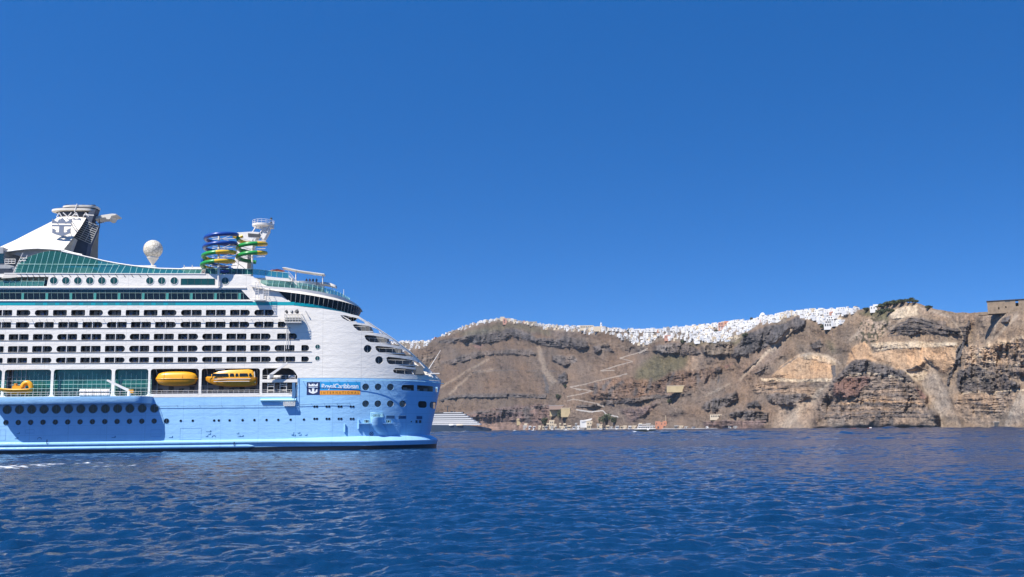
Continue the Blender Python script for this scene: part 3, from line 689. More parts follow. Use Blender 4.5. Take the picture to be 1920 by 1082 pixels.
ROWS = [(row1, (581,591.9), 32.9), (row2, (603.5,614.6), 0), (row3, (625.8,637.1), 0), (row4, (648,659.6), 0), (row5, (669.7,679.8), 0)]
ROWZ = []
holes = []; BALC = []
for rws, (va, vb), _ in ROWS:
    uu = 300; z1 = L(uu, va)[1]; z0 = L(uu, vb)[1]; ROWZ.append((z0, z1))
    for (a, b, l, r) in rws:
        sa = L(a, (va+vb)/2)[0]; sb = L(b, (va+vb)/2)[0]
        holes.append(rrect(sa, sb, z0, z1, 0.48 if l else 0.17, 0.48 if r else 0.17)); BALC.append((sa, sb, z0, z1))
# window band under the pool deck, promenade opening, boat deck bays
def poly(f, *p): return [f(u, v) for u, v in p]
band = poly(L, (-75,542.5),(452,543),(469.5,561.8),(-75,562))
holes.append(band)
prom = poly(L, (-75,520.5),(91,519),(87.5,536.5),(-75,537)); holes.append(prom)
BAYS = [(-90,3),(8,95),(100,209),(215,277.6),(282,372.6),(377.6,487)]
ZB0, ZB1 = L(250, 742)[1], L(250, 692)[1]
for a, b in BAYS: holes.append(rrect(L(a,715)[0], L(b,715)[0], ZB0, ZB1, 0.1, 0.1))
a6, b6 = L(491.5,715)[0], L(557.5,700)[0]; z6a, z6b = L(520,717)[1], L(520,711)[1]
holes.append([(a6, z6b), (b6-0.05, z6b), (b6, z6b+0.6), (b6-0.25, z6b+1.2), (b6-0.9, ZB1-0.5), (b6-2.0, ZB1), (a6+0.5, ZB1), (a6, ZB1-0.5)])
holes.append([(a6, z6a), (a6, ZB0+0.4), (a6+0.5, ZB0), (b6-2.2, ZB0), (b6-1.0, ZB0+0.6), (b6-0.2, ZB0+1.7), (b6, z6a)])
# stern slots and round windows in the white shell
SLOTS = [[(638,591),(648,591.5),(672,597),(683,604),(684.5,607),(660,603.5),(652,601.5),(643,597)],
         [(661.5,609),(666,608),(690,611),(705,616),(716,623),(719,626.5),(700,624),(680,621.5),(671,619.5),(664.5,614)],
         [(683.5,630),(686,628),(700,629),(722,633),(738,639),(749,647),(750,649.5),(730,646),(700,642),(692,641),(685.5,636)],
         [(703.5,650),(707,648.5),(730,650.5),(755,655),(768,662),(776,669),(750,666.5),(716,662.5),(709.5,660),(705,655.5)],
         [(724.5,671),(728,669),(748,671),(775,675.5),(792,683.5),(797.5,690.5),(770,688.5),(735,683.8),(729,682),(725.5,677.5)],
         [(737,694),(741,690),(760,691),(785,694),(803,698),(811,706),(790,704.5),(745,700.5),(738.5,698.5)]]
for sl_ in SLOTS: holes.append(poly(H, *sl_))
def circ(c, r, n=20, sx=1.0): return [(c[0]+r*sx*math.cos(2*math.pi*k/n), c[1]+r*math.sin(2*math.pi*k/n)) for k in range(n)]
rw_c = [H(689.5, 654), H(711, 675.2)]
for c in rw_c: holes.append(circ(c, 0.93))
outer = poly(H, (-110,513.5),(390,513.2),(474,518),(487,530),(521,545.5),(542,566),(551,573),(585,577),(600,578),(640,584.5),(672,592.5),(690,604),(706,615),(723,626),(738,636),(752,647),(766,657.5),(777,667),(789,679),(800,689),(812,700.5),(827.3,715.2),(800,712.6),(760,710.6),(700,709),(557.6,708.6),(557.6,743.5),(-110,747))
SIDE = shell('side_wall', outer, holes, 0.12, [M_WHITE])
# ---- blue upper hull
bho = [popen(752,798,721.6,733.6,0.45,0.1,6,H), popen(803,821.8,723,734.5,0.1,0.15,6,H)]
bho[0] = poly(H, (752.5,727),(754,722.5),(758,721.6),(775,722),(776.5,722.2),(776.5,732.8),(758,731.8),(754,731))
bho[1] = poly(H, (782,722.3),(800,723.2),(821.3,726),(820.8,735.3),(800,733.8),(782,733))
bho.append(popen(784,800.5,752.2,764.6,0.35,0.35,6,H)); bho.append(popen(806,817.8,753.3,766,0.35,0.15,6,H))
sbl = [H(685.6,757), H(708.6,757), H(732,757), H(755,757.2), H(685.6,725.6), H(709,725.4), H(732,725.8)]
for c in sbl: bho.append(circ(c, 0.80, 20))
ZW = 3.3
s_l = L(-110, 800)[0]
bo = poly(H, (-110,747.4),(557.9,743.9),(557.9,709.0),(700,709.4),(760,711.0),(800,713.0),(827.4,715.6))
bo += [(TIP_LO+(TIP_HI-TIP_LO)*t, ZW+(Z_HI-ZW)*t) for t in (0.8,0.6,0.4,0.2,0.0)] + [(s_l, ZW)]
HULL = shell('hull', bo, bho, 0.12, [M_BLUE], zcuts=[5,7,9,11])
# ---- lower hull: rubbing strakes, stern skirt, boot topping
def station(s, k):
    """outline (offset outwards, z, material) of the lower hull; k = 0 amidships .. 1 at the stern"""
    w = 0.55+1.45*k; zt = 2.75+0.45*k; zb = 2.35-0.30*k
    pts = [(0.0, ZW+0.02, 0), (0.0, zt, 0), (w*0.55, zt-(zt-zb)*0.40, 0), (w, zb, 0), (w, zb-0.28*(1-k*0.2), 0)]
    if k < 0.999: z2 = zb-0.28; pts.append((w*(k*0.9)+0.05, z2-0.22 if k < .5 else zb-0.5, 0))
    else: pts.append((w*0.95, zb-0.5, 0))
    pts += [(w*k*0.85+0.05, 1.0, 0), (w*k*0.85+0.04, 0.96, 1), (w*k*0.7, -2.0, 1)]
    return pts
def low_hull():
    mb = MB(); st_s = list(np.linspace(s_l, S0, 40)) + [S0+(TIP_LO-S0)*math.sin(a) for a in np.linspace(0.05, math.pi/2, 36)]
    k1, k2 = L(483, 835)[0], L(700, 825)[0]; rings = []
    for s in st_s:
        k = min(max((s-k1)/(k2-k1), 0), 1); k = k*k*(3-2*k)
        ring = []
        for off, z, m in station(s, k):
            zz = ZW if s <= TIP_LO else z
            dy = dyh(s, ZW) if s < TIP_LO-1e-6 else 60.0; n = math.sqrt(1+dy*dy)
            ring.append((min(s, TIP_LO)+off*dy/n, yh(s, ZW)-off/n, z))
        rings.append(ring)
    ms = [0,0,0,0,0,0,1,1]; n = len(rings[0])
    full = rings + [[(p[0], BEAM-p[1], p[2]) for p in r] for r in rings[::-1]]
    mb.v = [p for r in full for p in r]
    for i in range(len(full)-1):
        for j in range(n-1):
            a = i*n+j; mb.f.append((a, a+1, a+n+1, a+n)); mb.m.append(ms[j])
    return mb.build('stern_skirt', [M_BLUE, M_BOOT], SHIP, smooth=24)
low_hull()
mb = MB(); e_ = L(482, 840)[0]
mb.tube([(s_l, -0.15, 1.25), (e_-2, -0.15, 1.25), (e_, 0.1, 1.25)], [0.42,0.42,0.05], 8); mb.build('rubbing_strake', M_BLUE, SHIP, smooth=50)
# tops between both sides
mb = MB(); zt_ = L(300, 513.5)[1]; se = L(470, 513)[0]
mb.box(s_l, se, 0.13, BEAM-0.13, zt_-0.35, zt_-0.05); 
mb.build('pool_deck', M_W, SHIP)
# ---- inner structure seen through the openings (decks and bulkheads)
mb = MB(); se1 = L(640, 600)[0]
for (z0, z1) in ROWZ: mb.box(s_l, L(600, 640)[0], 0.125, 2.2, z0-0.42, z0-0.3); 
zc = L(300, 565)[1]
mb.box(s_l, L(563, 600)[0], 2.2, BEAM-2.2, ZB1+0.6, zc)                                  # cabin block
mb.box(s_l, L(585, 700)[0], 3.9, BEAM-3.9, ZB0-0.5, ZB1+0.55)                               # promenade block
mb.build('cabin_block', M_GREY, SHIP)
mb = MB()
# cabin ends terracing down aft and the decks running out to the stern rail
ends = [L(640,600,6)[0], L(694,620,6)[0], L(726,635,6)[0], L(752,655,6)[0], L(773,675,6)[0], L(794,697,6)[0]]
slabz = []
for i, sl_ in enumerate(SLOTS):
    lo = max(v for u, v in sl_[1:6]); um = sl_[2][0]
    z = H(sl_[-2][0], sl_[-2][1]+1.5)[1]; slabz.append(z)
zprev = L(520, 566)[1]
for i, z in enumerate(slabz):
    zt = slabz[i-1]-0.12 if i else slabz[0]+1.9
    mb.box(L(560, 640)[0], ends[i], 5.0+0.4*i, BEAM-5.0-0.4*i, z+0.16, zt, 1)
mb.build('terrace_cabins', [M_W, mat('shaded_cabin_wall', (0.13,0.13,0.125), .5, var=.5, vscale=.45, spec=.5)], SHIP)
def plan_at(z, inset, s_end, back=None):
    pts = []; s1 = min(s_end, tip(z)-inset*1.3)
    for s in np.linspace(S0, s1, 14): pts.append((s, yh(s, z)+inset+0.05))
    return pts
for i, z in enumerate(slabz):
    cut = [672, 702, 734, 760, 782, 804][i]; sc_e = L(cut, 650, 10)[0]
    pts = [(L(560,650)[0], 0.3)] + plan_at(max(z, 5), 0.35, sc_e)
    pts = pts + [(x, BEAM-y) for x, y in pts[::-1]]
    mb = MB(); mb.slab(pts, z-0.1, z+0.12, 0)
    q = plan_at(max(z, 5), 0.5, sc_e); 
    for (x, y) in q[2::1]: mb.bar((x, y, z+0.12), (x, y, z+1.15), 0.03)
    mb.tube([(x, y, z+1.15) for x, y in q], 0.04, 4); 
    mb.build('terrace_deck', M_W, SHIP)
# raking struts between the terraces
mb_s = [((753.7,674),(764.5,685)), ((729.7,653.6),(742,664.5)), ((702,632),(716.5,643)), ((762,657),(773,669)), ((738,636),(751,648.5)), ((786,679.5),(796,690)), ((775.6,675.5),(776,687)), ((772,697),(777,704)), ((805,700),(812,708)), ((673,611.5),(689,622)), ((641,592),(657,601.5)), ((711,622),(720,630))]
for a, b in mb_s:
    pa, pb = L(*a, 7), L(*b, 7); m_ = MB().bar((pa[0], 7, pa[1]), (pb[0], 7, pb[1]), 0.13, n=6); m_.build('strut', M_W, SHIP)
for a, b in (((690,618),(717,627)), ((716,641),(733,640)), ((740,663),(757,661))):
    pa, pb = L(*a, 9), L(*b, 9); pm = ((pa[0]+pb[0])/2, (pa[1]+pb[1])/2-0.5); MB().tube([(pa[0],9,pa[1]), (pm[0],9,pm[1]), (pb[0],9,pb[1])], 0.16, 6).build('strut', M_W, SHIP)
# slanted stern frame rails following the cut of the shell
edge = [(690,604),(706,615),(723,626),(738,636),(752,647),(766,657.5),(777,667),(789,679),(800,689),(812,700.5),(827,714.5)]
pts = [hp(*H(u, v), 0.06) for u, v in edge]
MB().tube([p+Vector((0,0,0.05)) for p in pts], 0.14, 6).build('stern_frame', M_W, SHIP, smooth=60)
# ensign staff and its bracket
p0 = hp(*H(806,692), 0.3); pe = L(826, 657, p0.y)
MB().tube([p0, (pe[0], p0.y, pe[1])], [0.12,0.05], 6).build('flag_staff', M_W, SHIP)
pa = L(800,690,p0.y); pb = L(811,700.5,p0.y); pc = L(824,703,p0.y)
mb = MB(); mb.box(pa[0], pc[0], p0.y-0.4, p0.y+0.4, pb[1]-0.12, pb[1]+0.12); mb.bar((pa[0],p0.y,pa[1]-.3),(pb[0]+1.2,p0.y,pb[1]-1.2),0.12); mb.build('staff_bracket', M_W, SHIP)
# ---- balconies
random.seed(3)
for (a, b, z0, z1) in BALC:
    mb = MB(); w = b-a; dpt = 1.7; mid = (a+b)/2
    mb.add([(a-.15,dpt,z0-.1),(b+.15,dpt,z0-.1),(b+.15,dpt,z1+.1),(a-.15,dpt,z1+.1)], [(0,1,2,3)], 0)
    mb.add([(a-.15,.13,z0-.12),(b+.15,.13,z0-.12),(b+.15,dpt,z0-.12),(a-.15,dpt,z0-.12)], [(0,1,2,3)], 1)
    mb.add([(a-.15,.13,z1+.12),(b+.15,.13,z1+.12),(b+.15,dpt,z1+.12),(a-.15,dpt,z1+.12)], [(3,2,1,0)], 1)
    for x in (a-.16, b+.16): mb.add([(x,.13,z0-.12),(x,dpt,z0-.12),(x,dpt,z1+.12),(x,.13,z1+.12)], [(0,1,2,3)], 1)
    halves = [(a, mid), (mid, b)] if w > 3.6 else [(a, b)]
    if w > 3.6: mb.box(mid-.07, mid+.07, -0.02, dpt-.02, z0-.1, z1+.1, 2)
    for ha, hb in halves:
        q = (hb-ha); k = random.random()
        x = ha+q*random.uniform(.08,.2); x2 = x+q*random.uniform(.12,.30)
        mb.box(x, x2, dpt-.05, dpt-.01, z0-.1, z1-.02, 3)
        x = hb-q*random.uniform(.3,.45); mb.box(x, x+q*random.uniform(.1,.22), dpt-.05, dpt-.01, z0-.1, z1-.02, 3)
        for xx_ in (ha+q*.48, ha+q*.52): mb.box(xx_-.03, xx_+.03, dpt-.09, dpt-.06, z0-.1, z1+.1, 4)
        if k > .35: xx_ = ha+q*random.uniform(.2,.7); mb.box(xx_, xx_+.5, .7, 1.2, z0-.1, z0+.35+random.random()*.3, 5)
    mb.bar((a-.1, .16, z0+.13), (b+.1, .16, z0+.13), .06, 4)
    mb.build('balcony', [mat('balcony_door_glass', (0.022,0.026,0.028), 0.12, spec=.3), M_GREY, M_W, M_CURT, M_DGREY, mat('deck_chair_blue', (0.05,0.10,0.22), 0.7)], SHIP)
# gutters and bracketed pipes along the rows
def gutter(u0, u1, v, z=None, r=0.07, m=M_DGREY):
    z = L((u0+u1)/2, v)[1] if z is None else z
    MB().box(L(u0, v)[0], L(u1, v)[0], -0.10, 0.0, z-0.045, z+0.045).build('gutter', m, SHIP)
for (z0, z1), ue in zip(ROWZ, (520, 545, 562, 585, 586)): gutter(-90, ue, 600, z0-0.10)
def pipe_run(name, pts, standoff, tick, m, dirz=0.55, r=0.055, f=H):
    """a pipe held off the plating on brackets"""
    P_ = [f(u, v) for u, v in pts]; mb = MB(); s0_, s1_ = P_[0][0], P_[-1][0]
    xs = np.array([p[0] for p in P_]); zs = np.array([p[1] for p in P_]); n = max(2, int((s1_-s0_)/tick))
    q = []
    for s in np.linspace(s0_, s1_, n+1):
        z = float(np.interp(s, xs, zs)); q.append(hp(s, z, -standoff)); mb.bar(hp(s, z, -standoff), hp(s, z+dirz*0.15, 0.0), r*0.8)
    mb.tube(q, r, 5); return mb.build(name, m, SHIP)
pipe_run('awning_rail', [(-90,599),(536,598)], 0.55, 1.6, M_W, 0.3)
pipe_run('hull_rail', [(290,761.5),(540,760.2)], 0.3, 5.0, M_RIM, 1.2, 0.05)
pipe_run('hull_rail', [(560,758.5),(655,756)], 0.3, 2.6, M_RIM, 1.2, 0.05)
pipe_run('stern_rail', [(568,714),(680,713.3),(735,713.4),(790,715.5),(812,717.5),(825,719.5)], 0.95, 2.0, M_PALE, 0.2, 0.06)
mb = MB(); a_, b_ = L(489,750.6), L(556,750); mb.tube([(a_[0],-0.35,a_[1]),(b_[0],-0.35,a_[1])], 0.33, 10); mb.build('fender_tube', M_PALE, SHIP, smooth=50)
# teal stripe and strips around the window band
z1 = L(200,566.2)[1]; z0 = L(200,572.6)[1]
mb = MB(); mb.box(s_l, L(552,570)[0], -0.02, -0.004, z0, z1, 0)
for k in range(12):
    x = L(66+22.6*k, 569)[0]; mb.box(x, x+1.75, -0.026, -0.022, z0+0.1, z1-0.1, 1)
mb.build('teal_stripe', [M_TEAL, mat('teal_window', (0.03,0.22,0.22), 0.15, spec=.8)], SHIP)
# ledges
for v_, u1_, ths in ((539.2, 462, 0.13), (564.2, 473, 0.06)):
    z = L(200, v_)[1]; MB().box(s_l, L(u1_, v_)[0], -0.22, 0.0, z-ths, z+ths).build('ledge', M_W, SHIP)
# bracket ticks below the windscreen foot
z1 = L(200,514)[1]; z0 = L(200,518.5)[1]
for k in range(23):
    u = 38+11.2*k if k < 5 else 85+14.6*(k-4)
    if u > 275: break
    a_ = L(u, 514); b_ = L(u+4.5, 519.5)
    MB().bar((a_[0], -0.25, a_[1]), (b_[0], -0.06, b_[1]), 0.05).build('bracket', M_DGREY, SHIP)
z = L(200,513.2)[1]; MB().box(L(8,513)[0], L(385,513)[0], -0.12, 0.3, z-0.1, z+0.12).build('coaming', M_W, SHIP)
# window band
wb = [(s, z) for s, z in band]; mb = MB()
sl0, sr = band[0][0], band[2][0]; zt, zb = L(200,542.5)[1], L(200,561.9)[1]; zm = L(200,549)[1]
mb.box(s_l, sr, 0.42, 0.5, zb-.1, zm, 0); mb.box(s_l, sr, 0.40, 0.48, zm+.02, zt+.1, 1)
WB = mb.build('window_band', [M_GLD, M_GLT], SHIP)
mb = MB(); u = -73.5
while u < 468:
    a_ = L(u, 542.5)[0]; b_ = L(u+1.2, 562)[0]; mb.add([(a_-.05,.36,zt),(a_+.05,.36,zt),(b_+.05,.36,zb),(b_-.05,.36,zb)], [(0,3,2,1)], 0); mb.bar((a_,.34,zt),(b_,.34,zb),.05); u += 11.25
mb.bar((s_l,.34,zm),(sr,.34,zm),.06); mb.build('glazing_bars', mat('grey_green_frame', (0.22,0.33,0.30), 0.5), WB)
for k in range(-2, 10):
    x = L(41.6+45.25*k, 555)[0]; m_ = MB().box(x-.28, x+.28, .30, .41, zb, zm-.03); m_.build('band_pillar', mat('sea_green_panel', (0.06,0.28,0.24), 0.4), SHIP)
# promenade rail glass and the portholes above
zt, zb = L(40,527)[1], L(40,537)[1]
mb = MB(); mb.box(s_l, L(82,530)[0], 0.25, 0.28, zb, zt, 0); mb.build('deck_screen', M_GLR, SHIP)
mb = MB(); mb.box(s_l, L(97,530)[0], 3.0, 3.2, zb-.5, zb+3.2, 0)
for k in range(8): x = L(-60+19*k, 530)[0]; mb.box(x, x+1.5, 2.9, 3.0, zb, zb+1.9, 1)
mb.build('promenade_wall', [M_W2, M_GLT], SHIP)
mb = MB()
for k in range(16):
    u = -70+10.8*k; a_ = L(u, 537)[0]; b_ = L(u+2.4, 520)[0]
    if u < 88: mb.bar((a_,.2,zb),(b_,.2,zb+2.1),.045)
mb.bar((s_l,.2,zt),(L(82,530)[0],.2,zt),.045); mb.build('screen_posts', M_MUL, SHIP)
# ---- portholes
def porthole_mesh(r, rim, glass, rimr=0.07, deep=0.05, name='porthole'):
    mb = MB(); n = 20
    a = [(r*math.cos(2*math.pi*k/n), 0, r*math.sin(2*math.pi*k/n)) for k in range(n)]
    mb.add([(x, -0.012, z) for x, y, z in a], [tuple(range(n))], 0)
    mb.tube([(x*1.04, -0.02, z*1.04) for x, y, z in a], rimr, 5, 1, closed=True)
    mb.box(-0.02, 0.02, -0.035, -0.02, -r, r, 1) if r > 0.5 else None
    me = mb.build(name, [glass, rim], SHIP, smooth=50); d = me.data; COL.objects.unlink(me); bpy.data.objects.remove(me); return d
def put(name, me, s, z, out=0.0):
    o = bpy.data.objects.new(name, me); COL.objects.link(o); o.parent = SHIP
    o.location = hp(s, z, -out); o.rotation_euler = (0, 0, math.atan(dyh(s, z))); return o
PB = porthole_mesh(0.93, M_RIM, mat('green_black_glass', (0.006,0.022,0.024), 0.12, spec=.35)); M_GLP = mat('black_porthole_glass', (0.005,0.008,0.012), 0.12, spec=.35); PS = porthole_mesh(0.56, M_RIM, M_GLP, 0.05); PT_ = porthole_mesh(0.27, M_RIM, M_GLP, 0.035)
PW = porthole_mesh(0.86, M_W, M_GLT, 0.08)
zc = L(150, 767)[1]
for k in range(-3, 13): put('porthole', PB, L(13.6+23.0*k, 767)[0], zc)
zc = L(150, 791)[1]
for k in range(-4, 14): put('small_porthole', PS, L(11.2+23.15*k, 791)[0], zc)
zc = L(450, 788)[1]
for u in (339,361.5,401.6,410.3,430.5,454.9,477,499.8,521.8,545,569.9): put('tiny_porthole', PT_, H(u, 788)[0], zc)
for u0 in (592, 614.9, 637.5, 660.2):
    for du in (-2.4, 2.4):
        for vv in (762.5, 785.4): s, z = H(u0+du, vv); put('tiny_porthole', PT_, s, z)
for u in (100.7,123.5,146,168.4,191,213.8,281,303.3,326.7,422.2): s, z = L(u, 526.6); put('deck_porthole', PW, s, L(250,526.4)[1])
p6 = porthole_mesh(0.55, M_W, M_GLT, 0.05)
for u, v in ((595.5,650.2),(595.2,671.8)): s, z = H(u, v); put('small_porthole', p6, s, z)
dsk = porthole_mesh(0.80, M_RIM, mat('lounge_window_glass', (0.02,0.03,0.035), 0.1, spec=.8), 0.04)
for i, c in enumerate(sbl): put('stern_porthole', dsk, c[0], c[1], -0.35)
dsk2 = porthole_mesh(0.93, M_W, M_GLD, 0.05)
for c in rw_c: put('stern_porthole', dsk2, c[0], c[1], -0.4)
# rectangular window in the upper wall
a_, b_ = L(339.5,522.3), L(402.5,534.3); mb = MB(); mb.box(a_[0], b_[0], -0.03, -0.01, b_[1], a_[1], 0)
for k in range(6): x = a_[0]+(b_[0]-a_[0])*k/5; mb.box(x-.04, x+.04, -0.06, -0.03, b_[1], a_[1], 1)
mb.build('pool_window', [M_GLT, M_DGREY], SHIP)
# mooring deck behind the stern openings
for u0, v0, u1, v1 in ((745,718,826,738), (780,749,822,769)):
    mb = MB(); za, zb_ = H((u0+u1)/2, v1)[1], H((u0+u1)/2, v0)[1]; qs = np.linspace(H(u0, v0)[0], TIP_HI-2.2, 14)
    ring = [(s, yh(s, za)+2.4) for s in qs]
    for i in range(len(ring)-1):
        (x0,y0),(x1,y1) = ring[i], ring[i+1]; mb.add([(x0,y0,za),(x1,y1,za),(x1,y1,zb_),(x0,y0,zb_)], [(0,1,2,3)], 0)
    mb.build('mooring_deck', [M_DGREY], SHIP)
for u in (765, 773, 790, 806): s, z = H(u, 728); p = hp(s, z-0.7, 1.3); MB().box(p.x-.5, p.x+.5, p.y-.3, p.y+.3, p.z, p.z+random.uniform(.5,1.3)).build('winch', M_GREY, SHIP)
s, z = H(815.5, 728.5); p = hp(s, z, .2); MB().box(p.x-.35, p.x+.35, p.y-.1, p.y+.4, z-1.0, z+1.0).build('pillar', M_BLUE, SHIP)
s, z = H(812, 759.5); p = hp(s, z, .3); MB().box(p.x-.3, p.x+.3, p.y-.1, p.y+.3, z-.9, z+.9).build('pillar', M_GREY, SHIP)
# ================================================================ SHIP: boat deck
# sponson under the boats
zs1 = L(200,744.5)[1]; zs0 = L(200,752.5)[1]; zs2 = L(200,757.5)[1]
def su(u): return L(u, 750)[0]
SP = [(su(-14),0.0),(su(-7),-1.7),(su(-4.5),-3.3),(su(0),-4.4),(su(8),-4.9),(su(262),-4.9),(su(269),-4.7),(su(274),-4.3),(su(279),-3.5),(su(284),-1.8),(su(287),0.0)]
mb = MB(); n = len(SP)
top = [(x,y,zs1) for x,y in SP]; mid = [(x,y,zs0) for x,y in SP]; low = [(x,y*0.93,zs2) for x,y in SP]
mb.add(top+mid+low, [tuple(range(n)), tuple(range(3*n-1,2*n-1,-1))]+[(i+n, i+1+n, i+1, i) for i in range(n-1)]+[(i+2*n, i+1+2*n, i+1+n, i+n) for i in range(n-1)], 0)
mb.build('boat_deck_sponson', M_BLUE, SHIP, smooth=30)
# bulwark rail on the sponson and along the bays
def rail(pts, h, name, m, gap=1.5, r=0.04, mids=(0.5,)):
    mb = MB(); P_ = [Vector(p) for p in pts]
    for i in range(len(P_)-1):
        a, b = P_[i], P_[i+1]; k = max(1, int((b-a).length/gap))
        for j in range(k+1): q = a.lerp(b, j/k); mb.bar(q, q+Vector((0,0,h)), r)
        mb.bar(a+Vector((0,0,h)), b+Vector((0,0,h)), r)
        for f_ in mids: mb.bar(a+Vector((0,0,h*f_)), b+Vector((0,0,h*f_)), r*0.7)
    return mb.build(name, m, SHIP)
rail([(x, y*0.97, zs1) for x, y in SP[3:10]], 1.05, 'deck_rail', M_W)
rail([(su(-60),-0.1,zs1+.1),(su(-10),-0.1,zs1+.1)], 1.0, 'deck_rail', M_W)
for (a, b) in BAYS[4:6]+[(491.5,555)]:
    zr = ZB0
    MB().box(su(a), su(b), 0.0, 0.2, zr, zr+0.38).build('bulwark', M_W, SHIP)
    rail([(su(a),0.1,zr+.35),(su(b),0.1,zr+.35)], 0.75, 'deck_rail', M_W, 1.2, 0.03)
# glazed two-storey dining room wall behind the first bays
zb_, zt_ = ZB0-0.1, ZB1+0.1; zm_ = L(200,717)[1]
for (a, b), gx in zip(BAYS[:4], (0,12,0,0)):
    x0, x1 = su(a)-0.3, su(b)+0.3
    mb = MB(); mb.box(x0+gx*0.12, x1, 1.3, 1.4, zm_-1.0, zt_, 0); mb.box(x0+gx*0.12, x1, 1.32, 1.42, zb_, zm_-1.0, 1)
    w = mb.build('dining_window', [mat('sea_green_glass', (0.010,0.115,0.092), 0.09, spec=.5, var=0.6, vscale=0.25), mat('deep_green_glass', (0.006,0.05,0.046), 0.09, spec=.5, var=0.5, vscale=0.3)], SHIP)
    mb = MB(); k = int((x1-x0)/1.02)
    for j in range(k+1):
        x = x0+gx*.12+(x1-x0-gx*.12)*j/k; mb.bar((x,1.26,zb_),(x,1.26,zt_-1.0-0.5*math.sin(j*2.1)),0.035)
    for z in (zm_+.6, zm_-.35, zm_-1.3): mb.bar((x0+gx*.12,1.26,z),(x1,1.26,z),0.045)
    mb.build('glazing_bars', M_MUL, w)
    mb = MB(); mb.box(x0-.2, x1+.2, 0.13, 3.9, zt_+.02, zt_+.2, 0); mb.box(x0-.2, x1+.2, 0.13, 3.9, zb_-.3, zb_-.05, 0); mb.build('bay_deck', M_GREY, SHIP)
# lifeboat bays
for (a, b) in BAYS[4:6]+[(491.5,557)]:
    x0, x1 = su(a)-.2, su(b)+.2
    mb = MB(); mb.box(x0, x1, 3.6, 3.85, zb_, zb_+2.6, 1); mb.box(x0, x1, 3.7, 3.88, zb_+2.6, zt_+.3, 0)
    mb.box(x0-.2, x1+.2, 0.13, 3.9, zt_+.02, zt_+.2, 2); mb.box(x0-.2, x1+.2, 0.13, 3.9, zb_-.3, zb_-.05, 1)
    k = int((x1-x0)/2.4)
    for j in range(k): x = x0+1+2.4*j; mb.box(x, x+1.1, 3.5, 3.6, zb_+.9, zb_+1.8+0.5*(j%2), 0)
    mb.build('boat_bay', [M_DGREY, mat('bay_grey', (0.28,0.27,0.27), 0.6, var=.3, vscale=.7), mat('rust_brown', (0.12,0.05,0.03), 0.7)], SHIP)
    mb = MB()
    for x in (x0+1.0, x1-1.2): 
        mb.bar((x,.8,zt_),(x,2.6,zt_-1.6),.14,0,6); mb.bar((x,2.6,zb_),(x,2.6,zt_-1.6),.14,0,6)
    mb.build('davit', M_GREY, SHIP)
mb = MB(); x0 = su(4); zr = zb_
for k in range(5): mb.bar((x0+.6+k*1.0,1.0,zr),(x0+.6+k*1.0,1.0,zt_),.06); mb.bar((x0+.4,1.0,zr+1+k*.9),(x0+5,1.0,zr+1+k*.9),.05)
mb.build('stair_tower', M_GREY, SHIP)
# aft bay shelf and ladder frames
mb = MB(); mb.box(a6, b6-.2, 0.13, 3.4, z6a+.02, z6b-.02); mb.build('bay_shelf', M_W, SHIP)
rail([(a6+.1,0.1,z6b),(b6-.5,0.1,z6b)], 0.9, 'deck_rail', M_W, 1.0, 0.035)
for u0, u1 in ((501,513),(524,536.5)):
    xa, xb = su(u0), su(u1); mb = MB(); za = ZB0+.5; zt = z6a-.1
    for x in (xa, xb): mb.bar((x,.5,za),(x,.5,zt),.09)
    for z in (za+.5, (za+zt)/2+.3, zt-.3): mb.bar((xa,.5,z),(xb,.5,z),.08)
    mb.build('ladder_frame', M_W, SHIP)
MB().bar((su(549),.4,ZB0+.3),(su(549),.4,z6a),.09).build('bay_post', M_W, SHIP)
# cranes
def crane(u0, v0, ut, vt, y, ub, vb, box_m):
    b = L(u0, v0, y); t = L(ut, vt, y); ba = L(ub, vb, y); c = empty('deck_crane', (b[0], y, b[1])); c.parent = SHIP
    r = lambda q: (q[0]-b[0], 0, q[1]-b[1])
    MB().lathe([(0.45,0),(0.42,0.5),(0.36,r(ba)[2]),(0.02,r(ba)[2]+.05)], n=12).build('pedestal', M_W, c, smooth=40)
    tp = Vector(r(t)); pb_ = Vector(r(ba)); d = (tp-pb_).normalized(); q = Vector((-d.z,0,d.x))
    mb = MB()
    for yy_ in (-0.22,): mb.prism([((pb_+q*.3).x,(pb_+q*.3).z),((tp+q*.2).x,(tp+q*.2).z),((tp-q*.2).x,(tp-q*.2).z),((pb_-q*.3).x,(pb_-q*.3).z)], -.25, .25)
    mb.build('boom', M_W, c)
    MB().box(-.1,.95,-.3,.3,pb_.z-.5,pb_.z+.3).build('winch_house', box_m, c)
    return c
M_OR = mat('orange_crane_paint', (0.62,0.28,0.03), 0.5)
crane(242,743.5,201,713,-2.6,243,733,M_OR)
crane(505,710.5,539,680.5,-1.0,506,704,M_GREY)
